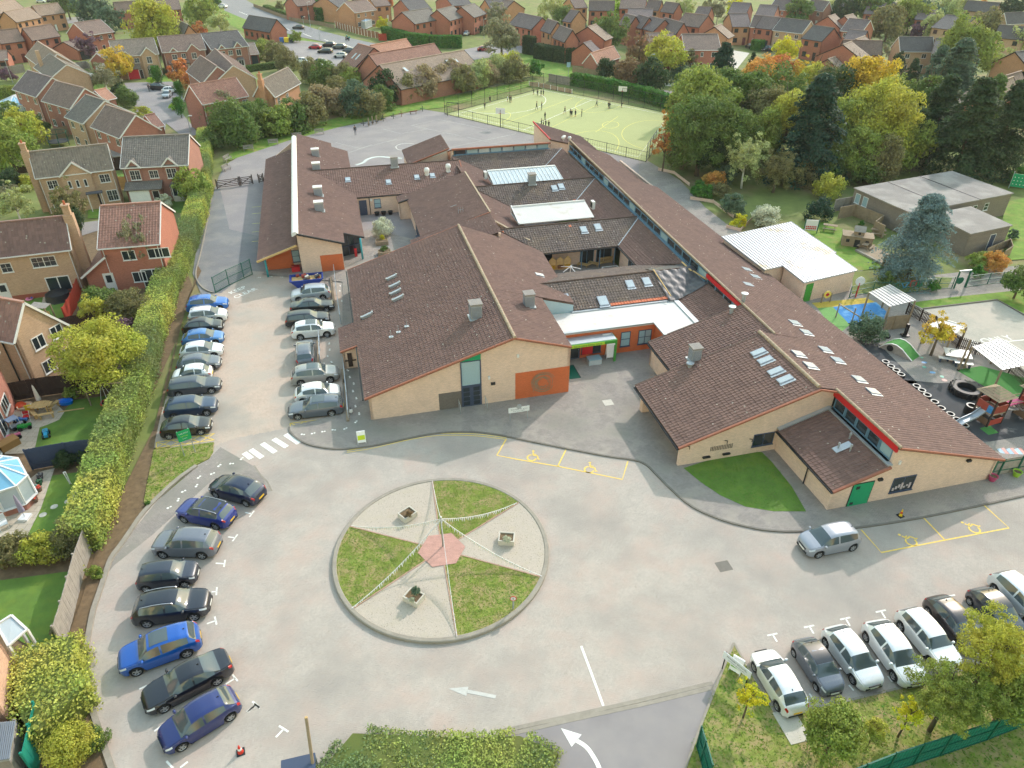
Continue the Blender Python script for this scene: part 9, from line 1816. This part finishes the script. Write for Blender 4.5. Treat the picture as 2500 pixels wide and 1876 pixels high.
picnic('pale timber picnic table on the nursery lawn',zr(7,568,355),R(-25));picnic('brown picnic table on the nursery deck',zr(7,870,510),R(50));picnic('picnic table beside the timber playhouse',zr(7,975,395),R(-20))
q=zr(7,405,375);T=thing('activity_board','red and white counting panel on green posts on the nursery lawn','play panel',(q.x,q.y,0),R(-8));pb(T,'panel','white',-.75,.75,-.04,.04,.35,1.7);[pb(T,'bead','red_paint',-.65+.22*i,-.5+.22*i,-.08,-.04,.5+.25*j,.66+.25*j)for i in range(6)for j in range(2)];[pb(T,'post','green_fence',x,x+.1,-.05,.05,0,1.8)for x in(-.88,.78)]
q=zr(7,1000,620);T=thing('timber_deck','low timber deck with sleepers beside the nursery lawn','deck',(0,0,0));b=MB();b.prism([(p.x,p.y)for p in zpx(7,[(800,530),(900,470),(1130,600),(1060,665)])],0,.18);b.build('deck_boards','timber',T);b=MB();b.bar(zr(7,790,530)+Z3*.12,zr(7,1060,670)+Z3*.12,.2,.24);b.build('sleeper','timber_grey',T)
for i,(x,y,c_,k)in enumerate([(1185,800,(70,150,210),3),(1255,790,(220,60,60),4),(1312,785,(40,150,110),4),(1385,777,(236,236,232),16)]):
 q=zr(7,x,y+70);T=thing('shape_frame',['blue triangle','red square','green rectangle','white ring'][i]+' shape hung on the green mesh fence','play shape',(q.x,q.y-.1,.85),R(8));rr_=.45;pts=[(rr_*math.cos(2*math.pi*j/k+(R(-90)if k==3 else R(45)))*(.7 if i==2 else 1),0,rr_*math.sin(2*math.pi*j/k+(R(-90)if k==3 else R(45))))for j in range(k)]
 for j in range(k if k<5 else 1):
  if k<5:part(T,'bar','any',lambda b:b.bar(pts[j],pts[(j+1)%k],.07,.07,up=(0,1,0)),C(*c_))
  else:part(T,'ring','any',lambda b:[b.bar(pts[j2],pts[(j2+1)%k],.07,.07,up=(0,1,0))for j2 in range(k)],C(*c_))
a_,c_=zr(7,1615,845),zr(7,1715,835);T=thing('garden_arch','green framed archway with a round panel at the path','arch',(a_.x,a_.y,0),math.atan2(c_.y-a_.y,c_.x-a_.x));L_=(c_-a_).length
pb(T,'post','green_fence',0,.12,-.06,.06,0,2.0);pb(T,'post','green_fence',L_-.12,L_,-.06,.06,0,2.0);pb(T,'crossbar','galv',0,L_,-.06,.06,2.0,2.12);part(T,'disc','green_fence',lambda b:b.lathe([(0,-.04),(.42,-.035),(.42,.03),(0,.035)],(.5,0,.9),18,axis='y'))
q=zr(7,790,920);T=thing('netball_post','white hoop backboard with red stripe on a post beside the green door store','hoop',(q.x,q.y,0));part(T,'post','red_paint',lambda b:b.tube((0,0,0),(0,0,1.7),.06));part(T,'backboard','white',lambda b:b.lathe([(0,-.04),(.5,-.035),(.5,.03),(0,.035)],(0,0,1.9),18,axis='y'))
q=zr(7,535,965);T=thing('sun_panel','yellow sun shaped play panel on two posts','play panel',(q.x,q.y,0),R(10));[pb(T,'post','timber',x,x+.1,-.05,.05,0,1.1)for x in(-.55,.45)];part(T,'sun','yellow_line',lambda b:b.lathe([(.42,-.05),(.22,-.05),(.22,.05),(.42,.05),(.42,-.05)],(0,0,.95),10,axis='y'));part(T,'face','red_paint',lambda b:b.lathe([(0,-.02),(.2,-.02),(.2,.02)],(0,0,.95),10,axis='y'))
T=thing('play_mound','green turfed tunnel mound with white edging in the nursery yard','play mound',zr(7,1150,1375),R(-52))
n=10;vs=[];prof=[(-1.5,0),(-1.0,.55),(-.5,.85),(.0,.9),(.6,.7),(1.2,.3),(1.7,0)]
part(T,'turf','turf_bright',lambda b:b.add([(x,y,z)for y in(-.75,.75)for x,z in prof],[(i,i+7,i+8,i+1)[::-1]for i in range(6)]));part(T,'side','timber_grey',lambda b:b.add([(x,-.76,z)for x,z in prof]+[(x,.76,z)for x,z in prof],[tuple(range(6,-1,-1)),tuple(range(7,14))]));part(T,'edging','white',lambda b:[b.bar((prof[i][0],y,prof[i][1]+.02),(prof[i+1][0],y,prof[i+1][1]+.02),.1,.06)for i in range(6)for y in(-.76,.76)]);part(T,'tunnel_mouth','black',lambda b:b.lathe([(0,-.79),(.32,-.785)],(-.5,0,.38),14,axis='y'))
def tyr(label,c,r_,w,name='old_tyre',z=0.0,white=False):
 T=thing(name,label,'tyre',(c.x,c.y,z));part(T,'tread','tyre',lambda b:b.lathe([(r_*.58,.02),(r_*.62,0),(r_*.95,0),(r_,w*.2),(r_,w*.8),(r_*.95,w),(r_*.62,w),(r_*.58,w-.02),(r_*.58,.02)],(0,0,0),22),smooth=True);part(T,'sidewall','any',lambda b:b.lathe([(r_*.64,w+.004),(r_*.93,w+.004)],(0,0,0),22),C(188,184,178)if white else C(60,60,62));return T
T=tyr('giant tractor tyre with deep tread beside the play tower',zr(11,1712,98),1.25,.55,'tractor_tyre');part(T,'lug','tyre',lambda b:[b.obox((1.2*math.cos(a),1.2*math.sin(a),.05),(.14*math.cos(a),.14*math.sin(a),0),(-.1*math.sin(a),.1*math.cos(a),0),(.02,.02,.45))for a in[2*math.pi*k/22 for k in range(22)]])
tyr('black tyre lying beside the blue grey shrub',zr(7,1045,1252),.42,.2);tyr('white rimmed tyre stack beside the play tower',zr(11,1745,270),.45,.75,white=True)
for i,(r,x,y)in enumerate([(7,1040,1478),(7,1085,1515),(7,1130,1550),(7,1170,1585),(11,1300,58),(11,1345,95),(11,1390,135),(11,1452,192),(11,1508,245),(11,1585,296),(11,1640,342),(11,1705,392)]):tyr('white rimmed half buried tyre, %s of the row along the long wing'%ORD[i],zr(r,x,y),.36,.22,white=True)['group']='row of tyres along the long wing'
def tower(label,c,rot,sc=1.0):
 T=thing('play_tower',label,'play tower',(c.x,c.y,0),rot);T.scale=(sc,)*3
 for x in(-.75,.75):
  for y in(-.75,.75):pb(T,'post','timber_dark',x-.06,x+.06,y-.06,y+.06,0,2.75)
 pb(T,'platform','timber',-.8,.8,-.8,.8,1.1,1.2)
 for k,(x0,x1,y0,y1)in enumerate(((-.7,.7,-.8,-.76),(-.7,.7,.76,.8),(.76,.8,-.7,.7),(-.8,-.76,-.7,.7))):part(T,'red_panel','any',lambda b:b.box(x0,x1,y0,y1,1.25,1.95),C(148,66,52));part(T,'low_panel','any',lambda b:b.box(x0,x1,y0,y1,.1,.65),C(176,70,56)if k==0 else C(120,96,76))
 a=(0,0,3.35)
 for k in range(4):
  p=[(-1.05,-1.05),(1.05,-1.05),(1.05,1.05),(-1.05,1.05)];q,r_=p[k],p[(k+1)%4]
  for j in range(6):
   t0,t1=j/6,(j+.9)/6;L=lambda u,t:(u[0]*(1-t),u[1]*(1-t),2.65+.7*t);part(T,'roof_board','timber',lambda b:b.add([L(q,t0),L(r_,t0),L(r_,t1),L(q,t1)],[(0,1,2,3)]))
 return T
T=tower('timber play tower with red panels and boarded pyramid roof',zr(11,1885,330),R(20));part(T,'slide','galv',lambda b:b.add([(-.8,-.25,1.2),(-.8,.25,1.2),(-1.6,.25,.75),(-1.6,-.25,.75),(-2.6,.25,.55),(-2.6,-.25,.55),(-3.4,.25,.2),(-3.4,-.25,.2)],[(0,1,2,3),(3,2,4,5),(5,4,6,7)]));part(T,'slide_side','galv',lambda b:[b.bar(p,q,.05,.16)for y in(-.27,.27)for p,q in(((-.8,y,1.28),(-1.6,y,.83)),((-1.6,y,.83),(-2.6,y,.63)),((-2.6,y,.63),(-3.4,y,.28)))]);pb(T,'blue_panel','blue_soft',-.9,-.82,-.7,-.3,1.3,1.9)
tower('second timber play tower cut by the right edge',zr(11,2240,300),R(20));T=thing('net_bridge','rope and plank bridge between the two play towers','play bridge',(0,0,0));a_,c_=zr(11,1985,300,0)+Z3*1.1,zr(11,2160,280,0)+Z3*1.1
for k in range(7):part(T,'plank','timber_grey',lambda b:b.bar(a_.lerp(c_,k/7)+Vector((.1,.5,-.25*math.sin(math.pi*k/7))),a_.lerp(c_,k/7)+Vector((.1,-.5,-.25*math.sin(math.pi*k/7))),.22,.05))
part(T,'rope','timber',lambda b:(b.bar(a_+Vector((0,.5,.6)),c_+Vector((0,.5,.6)),.05,.05),b.bar(a_+Vector((0,-.5,.6)),c_+Vector((0,-.5,.6)),.05,.05)));part(T,'pink_slide','any',lambda b:b.obox(c_+Vector((-1.4,-.3,-.2)),(1.4,0,.6),(0,.6,0),(0,0,.1)),C(200,80,130))
T=thing('play_table','white topped activity table with two benches in the nursery yard','table',zr(7,1630,1450),R(-18));pb(T,'top','white',-1.1,1.1,-.75,.75,.7,.78);part(T,'inset','dark',lambda b:b.lathe([(.62,.785),(.7,.785)],(0,0,0),20));[pb(T,'leg','navy',x-.06,x+.06,-.5,.5,0,.7)for x in(-.7,.7)]
for i,(x,y)in enumerate([(1555,1455),(1690,1495)]):q=zr(7,x,y+15);T=thing('play_bench',['left','right'][i]+' white topped bench beside the activity table','bench',(q.x,q.y,0),R(-18));pb(T,'seat','white',-.75,.75,-.2,.2,.42,.48);[pb(T,'leg','navy',x_-.05,x_+.05,-.15,.15,0,.42)for x_ in(-.55,.55)]
q=zr(7,1655,1535);T=thing('timber_mast','tall timber mast beside the activity table','pole',(q.x,q.y,0));part(T,'shaft','timber',lambda b:b.tube((0,0,0),(0,0,3.2),.09,.07),smooth=True);part(T,'collar','timber_dark',lambda b:b.tube((0,0,0),(0,0,.1),.12))
for i,(x,y,c_)in enumerate([(1935,838,(176,70,110)),(2138,800,(150,190,60))]):q=zr(11,x,y+10);T=thing('plant_pot',['pink','lime green'][i]+' plant pot by the front right gate','plant pot',(q.x,q.y,.085));part(T,'pot','plastic',lambda b:b.lathe([(.2,0),(.3,.42),(.33,.42),(.33,.46),(.29,.46),(.26,.36),(0,.36)],(0,0,0),14),C(*c_),smooth=True);part(T,'soil','soil',lambda b:b.lathe([(0,.37),(.26,.365)],(0,0,0),12))
q=zr(7,1205,1245);T=thing('water_stand','black water play stand beside the diagonal screen','play stand',(q.x,q.y,0));pb(T,'mast','black',-.12,.12,-.12,.12,0,1.3);pb(T,'tray','black',-.35,.35,-.3,.3,.05,.12)
q=zr(7,690,1110);T=thing('climbing_frame','pale timber climbing frame on the green soft play','climbing frame',(q.x,q.y,0),R(-40));[part(T,'post','timber_grey',lambda b:b.tube((x,0,0),(x,0,1.6),.07))for x in(-.8,.8)];part(T,'beam','timber_grey',lambda b:b.bar((-.8,0,1.5),(1.9,.3,.5),.12,.1));pb(T,'step','white',1.6,2.1,0,.5,0,.5)
fence('low brick planter wall along the east path',[zr(2,1270,1440),zr(2,1400,1470),zr(2,1530,1570)],.45,'buff_brick',board=60,rails=False,name='planter_wall',cat='wall')
fence('low brick wall edging the shrub bed by the path',[zr(6,1540,95),zr(6,1730,125),zr(6,1900,250)],.45,'buff_brick',board=60,rails=False,name='planter_wall',cat='wall')
fence('low brick wall of the small planter with yellow shrub',[zr(6,1845,335),zr(6,1960,365),zr(6,2055,270)],.4,'buff_brick',board=60,rails=False,name='planter_wall',cat='wall')
q=zr(3,2160,1600);T=thing('climbing_wall','green perforated climbing panel at the right edge','climbing panel',(q.x,q.y,0),R(-30));pb(T,'panel','green_paint',-1.2,1.2,-.05,.05,.3,2.2);[part(T,'hold','white',lambda b:b.lathe([(0,-.09),(.07,-.05)],(-.9+.45*i,0,.7+.5*j),8,axis='y'))for i in range(5)for j in range(3)];[part(T,'post','galv',lambda b:b.tube((x,0,0),(x,0,2.5),.06))for x in(-1.2,1.2)]

# garden things on the left
def lth(name,label,cat,c,prof,mat,col=None,z=0.0,n=14,extra=None,sc=(1,1,1)):
 T=thing(name,label,cat,(c.x,c.y,z));T.scale=sc;part(T,'body',mat,lambda b:b.lathe(prof,(0,0,0),n),col,smooth=True)
 if extra:extra(T)
 return T
T=thing('nest_swing','red rimmed nest swing hanging over the lawn','swing',zr(8,925,215),0);part(T,'rim','red_paint',lambda b:b.lathe([(.5,.42),(.56,.36),(.62,.42),(.56,.48),(.5,.42)],(0,0,0),22),smooth=True);part(T,'net','dark',lambda b:b.lathe([(0,.36),(.5,.42)],(0,0,0),14));[part(T,'rope','white',lambda b:b.tube((.5*math.cos(a),.5*math.sin(a),.45),(.12*math.cos(a),.12*math.sin(a),2.1),.015))for a in(.6,2.2,3.7,5.3)];part(T,'hanger','timber',lambda b:b.tube((-1.6,0,2.1),(1.6,.3,2.2),.06));[part(T,'post','timber',lambda b:b.tube((x,.1,0),(x,.15,2.15),.06))for x in(-1.6,1.6)]
lth('paddling_pool','blue plastic boat shaped pool on the lawn','paddling pool',zr(8,555,190),[(0,.03),(.5,.05),(.62,.28),(.68,.28),(.6,0)],'plastic',C(20,120,220),sc=(1,.62,1))
T=thing('garden_table','oval slatted timber garden table on the round patio','table',zr(8,365,260),R(10));
for k in range(6):w_=.55*math.sqrt(max(.05,1-((k-2.5)/3.2)**2));pb(T,'top_slat','timber_new',-.9+.3*k,-.62+.3*k,-w_,w_,.7,.74)
[pb(T,'leg','timber_new',x-.05,x+.05,y-.05,y+.05,0,.7)for x in(-.5,.5)for y in(-.3,.3)]
for i,(x,y,a)in enumerate([(400,305,R(20)),(465,225,R(80)),(295,295,R(-40))]):q=zr(8,x,y+10);T=thing('garden_bench',['front','right','left'][i]+' curved timber bench of the garden table','bench',(q.x,q.y,.01),a);pb(T,'seat','timber_new',-.6,.6,-.16,.16,.4,.45);[pb(T,'leg','timber_new',x_-.04,x_+.04,-.13,.13,0,.4)for x_ in(-.45,.45)]
def parasol(label,c,col,h=2.1,base=(230,230,232)):
 T=thing('closed_parasol',label,'parasol',(c.x,c.y,.01));part(T,'base','any',lambda b:b.box(-.32,.32,-.32,.32,0,.16),C(*base));part(T,'mast','galv',lambda b:b.tube((0,0,0),(0,0,h),.025));part(T,'fabric','cloth',lambda b:b.lathe([(.02,h+.05),(.07,h-.1),(.15,h*.6),(.2,h*.32),(.12,h*.3)],(0,0,0),9),C(*col),smooth=True)
parasol('closed cream parasol behind the oval garden table',zr(8,350,215),(214,206,198));parasol('closed mauve parasol in a white base beside the conservatory',zr(8,215,1160),(150,140,160))
q=zr(8,600,880);T=thing('ornamental_stand','tall slim white garden ornament on the lawn','ornament',(q.x,q.y,0));part(T,'loop','white',lambda b:(b.bar((-.16,0,1.2),(-.03,0,.1),.05,.05),b.bar((.02,0,1.25),(.03,0,.1),.05,.05),b.bar((-.16,0,1.2),(.02,0,1.25),.05,.05)));part(T,'spike','dark',lambda b:b.tube((0,0,0),(0,0,.15),.03))
for i,(x,y)in enumerate([(780,855),(740,915),(630,958),(575,1018),(457,1063),(362,1132)]):q=zr(8,x,y);b=MB();b.lathe([(0,.025),(.24,.022),(.25,0)],(q.x,q.y,0),12);struct('stepping_stone',b.build('stepping_stone','concrete'))
q=zr(8,795,700);T=thing('wooden_planter','white painted planter box by the navy fence','planter',(q.x,q.y,0),R(12));part(T,'box','timber_grey',lambda b:b.add([(-.4,-.35,0),(.4,-.35,0),(.4,.35,0),(-.4,.35,0),(-.5,-.45,.7),(.5,-.45,.7),(.5,.45,.7),(-.5,.45,.7)],[(0,1,5,4),(1,2,6,5),(2,3,7,6),(3,0,4,7)]));pb(T,'soil','soil',-.45,.45,-.4,.4,.55,.62)
for i,(x,y,c_)in enumerate([(350,825,(70,72,76)),(345,860,(30,32,34)),(340,880,(40,90,60)),(310,925,(120,150,140)),(340,930,(206,70,50)),(300,970,(196,90,60)),(275,1030,(210,70,40)),(305,1022,(220,80,50))]):
 q=zr(8,x,y);T=thing('flower_pot',['grey metal','black','dark green','pale green','upper red flowered','terracotta','lower left red flowered','lower right red flowered'][i]+' pot beside the conservatory wall','flower pot',(q.x,q.y,.012));part(T,'pot','any',lambda b:b.lathe([(.13,0),(.19,.28),(.21,.28),(.21,.32),(.17,.32),(0,.28)],(0,0,0),10),C(120,100,86)if i>3 else C(*c_));part(T,'plant','any',lambda b:[b.lathe([(0,.09),(.09,.03),(.05,-.06),(0,-.08)],(random.uniform(-.16,.16),random.uniform(-.16,.16),.4),6)for _ in range(6)],C(*c_))
def rid(label,c,rot,col,name='toy_tractor',cat='toy',wheel='black',canopy=None):
 T=thing(name,label,cat,(c.x,c.y,.012),rot);part(T,'body','plastic',lambda b:(b.box(-.45,.0,-.18,.18,.15,.42),b.box(.0,.5,-.13,.13,.15,.38)),C(*col));[part(T,'wheel',wheel,lambda b:b.lathe([(0,-.05),(.16,-.05),(.16,.05),(0,.05)],(x,y,.16),12,axis='y'))for x in(-.3,.35)for y in(-.24,.24)];part(T,'steering_wheel','black',lambda b:b.lathe([(.09,.5),(.11,.52),(.09,.52)],(-.02,0,0),10))
 if canopy:part(T,'canopy','plastic',lambda b:b.box(-.55,.25,-.35,.35,1.0,1.06),C(*canopy));[part(T,'canopy_post','white',lambda b:b.tube((x,y,.4),(x,y,1.0),.02))for x in(-.5,.2)for y in(-.3,.3)]
rid('green toy tractor with trailer on the patio',zr(8,215,405),R(30),(30,150,60));rid('grey canopied toy car on the patio',zr(8,150,400),R(60),(150,154,166),'toy_car',canopy=(140,160,190));rid('turquoise and purple ride-on toy at the lawn edge',zr(8,395,465),R(-60),(40,150,190));rid('blue toy buggy at the patio edge',zr(8,180,350),R(10),(60,120,190));rid('pink push along toy beside the house wall',zr(8,125,490),R(40),(206,110,140))
q=zr(8,265,255);T=thing('toy_slide','small plastic slide with blue and yellow panels on the patio','slide',(q.x,q.y,.012),R(-70));part(T,'chute','plastic',lambda b:b.obox((-.6,-.22,.12),(.9,0,.6),(0,.44,0),(-.03,0,.05)),C(70,160,210));part(T,'ladder','plastic',lambda b:(b.box(.3,.36,-.25,.25,0,.8),b.box(.3,.5,-.2,.2,.3,.36)),C(230,200,60));part(T,'side','white',lambda b:b.bar((-.6,.24,.2),(.3,.24,.85),.05,.12))
q=zr(8,215,225);T=thing('sand_shell','red and cream plastic sand shell by the dark fence','sand pit',(q.x,q.y,.012));part(T,'shell','plastic',lambda b:b.lathe([(.0,.04),(.45,.05),(.55,.2),(.6,.2),(.5,0)],(0,0,0),14),C(216,190,160));part(T,'lid','plastic',lambda b:b.lathe([(0,.3),(.3,.26),(.45,.1)],(-.5,.2,0),14),C(224,90,50))
q=zr(8,235,330);T=thing('folding_chair','small red seated folding chair on the patio','chair',(q.x,q.y,.012),R(20));pb(T,'seat','red_paint',-.22,.22,-.2,.2,.38,.41);pb(T,'backrest','red_paint',-.22,.22,.18,.21,.5,.75);[part(T,'leg','white',lambda b:b.bar((x,-.25,0),(x,.22,.75),.03,.03))for x in(-.23,.23)]
q=zr(8,580,270);T=thing('timber_plank','pale timber plank lying across the lawn','plank',(0,0,0));part(T,'plank','timber_new',lambda b:b.bar(zr(8,490,268)+Z3*.05,zr(8,712,236)+Z3*.05,.12,.05));
q=zr(8,85,560);T=thing('wicker_chest','brown wicker chest against the house wall','chest',(q.x,q.y,.012),R(60));part(T,'box','any',lambda b:b.box(-.7,.7,-.35,.35,0,.55),C(140,106,60));part(T,'lid','any',lambda b:b.obox((-.72,-.37,.55),(1.44,0,0),(0,.74,.1),(0,0,.05)),C(150,116,70))
T=thing('garden_chair','white garden chair at the left edge of the lower patio','chair',zr(8,40,1240),R(40));pb(T,'seat','white',-.28,.28,-.28,.28,.4,.44);pb(T,'backrest','white',-.28,.28,.26,.3,.44,1.0);[pb(T,'leg','white',x-.02,x+.02,y-.02,y+.02,0,.4)for x in(-.25,.25)for y in(-.25,.25)]
q=zr(4,500,935);T=thing('covered_barbecue','black covered garden furniture set on pale slabs','covered furniture',(q.x,q.y,0));part(T,'cover','dark',lambda b:b.lathe([(0,.95),(.8,.9),(1.15,.75),(1.3,.05)],(0,0,0),9),smooth=True);part(T,'hem','black',lambda b:b.lathe([(1.3,.05),(1.35,0)],(0,0,0),9));sheet('patio',zpx(4,[(370,890),(600,870),(560,960),(350,985)]),.012,'slab')
q=zr(4,375,1110);T=thing('swing_seat','timber garden swing seat with pale canopy','swing seat',(q.x,q.y,0),R(-12));part(T,'canopy','timber_grey',lambda b:b.obox((-.95,-.35,1.5),(1.9,0,0),(0,.9,.12),(0,0,.05)));pb(T,'seat','timber_new',-.7,.7,-.25,.25,.4,.45);[pb(T,'back_slat','timber_new',-.65+.2*k,-.53+.2*k,.24,.28,.45,.9)for k in range(7)];[pb(T,'post','timber',x-.05,x+.05,y-.05,y+.05,0,1.6)for x in(-.9,.9)for y in(-.3,.5)]
lth('garden_dish','round dark fire bowl on the lawn','fire bowl',zr(4,240,1090),[(0,.1),(.35,.18),(.38,.2),(.3,.02),(0,0)],'dark');q=zr(4,250,940);T=thing('garden_toy','pink and blue inflatable toy on the lawn','toy',(q.x,q.y,0));part(T,'ring','plastic',lambda b:b.lathe([(.2,.1),(.3,.0),(.4,.1),(.3,.2),(.2,.1)],(0,0,0),14),C(226,130,170));part(T,'head','plastic',lambda b:b.lathe([(0,.35),(.1,.28),(.1,.18),(0,.12)],(.3,0,0),8),C(60,80,160))
T=lth('trampoline','round garden trampoline with dark green net behind the terrace','trampoline',zr(0,505,1225),[(0,.7),(1.5,.7),(1.6,.72),(1.7,.7),(1.7,.62)],'dark',extra=lambda T:([part(T,'net_post','green_fence',lambda b:b.tube((1.7*math.cos(a),1.7*math.sin(a),0),(1.7*math.cos(a),1.7*math.sin(a),2.2),.05))for a in[k*math.pi/3 for k in range(6)]],part(T,'net_ring','green_fence',lambda b:b.lathe([(1.68,2.2),(1.74,2.2),(1.74,2.26),(1.68,2.26),(1.68,2.2)],(0,0,0),18))))
q=zr(0,985,1370);block('dark grey garden shed between the tan and red brown houses','shed','garden_shed',[zr(0,955,1440),zr(0,1060,1430),zr(0,1050,1360),zr(0,950,1370)],2.0,'timber_dark','felt',.15)
T,P,R_,rf=block('shed with pale corrugated roof at the bottom left edge','shed','corrugated_shed',zpx(12,[(-60,1800),(205,1760),(240,1480),(-30,1500)]),1.9,'timber_grey','sheet_metal',.15);ribs(rf,R_,18,'rib',.06,.06)

# haze
mh=bpy.data.materials.new('haze');mh.use_nodes=True;nh=mh.node_tree;nh.nodes.clear()
vh=nh.nodes.new('ShaderNodeVolumePrincipled');vh.inputs['Color'].default_value=(.86,.92,1,1);vh.inputs['Density'].default_value=.00014;vh.inputs['Anisotropy'].default_value=.2
nh.links.new(vh.outputs[0],nh.nodes.new('ShaderNodeOutputMaterial').inputs['Volume'])
b=MB();b.box(-1600,1600,-320,2400,-1.5,38);M['haze']=mh;hz_o=b.build('haze','haze');tag(hz_o,kind='stuff')
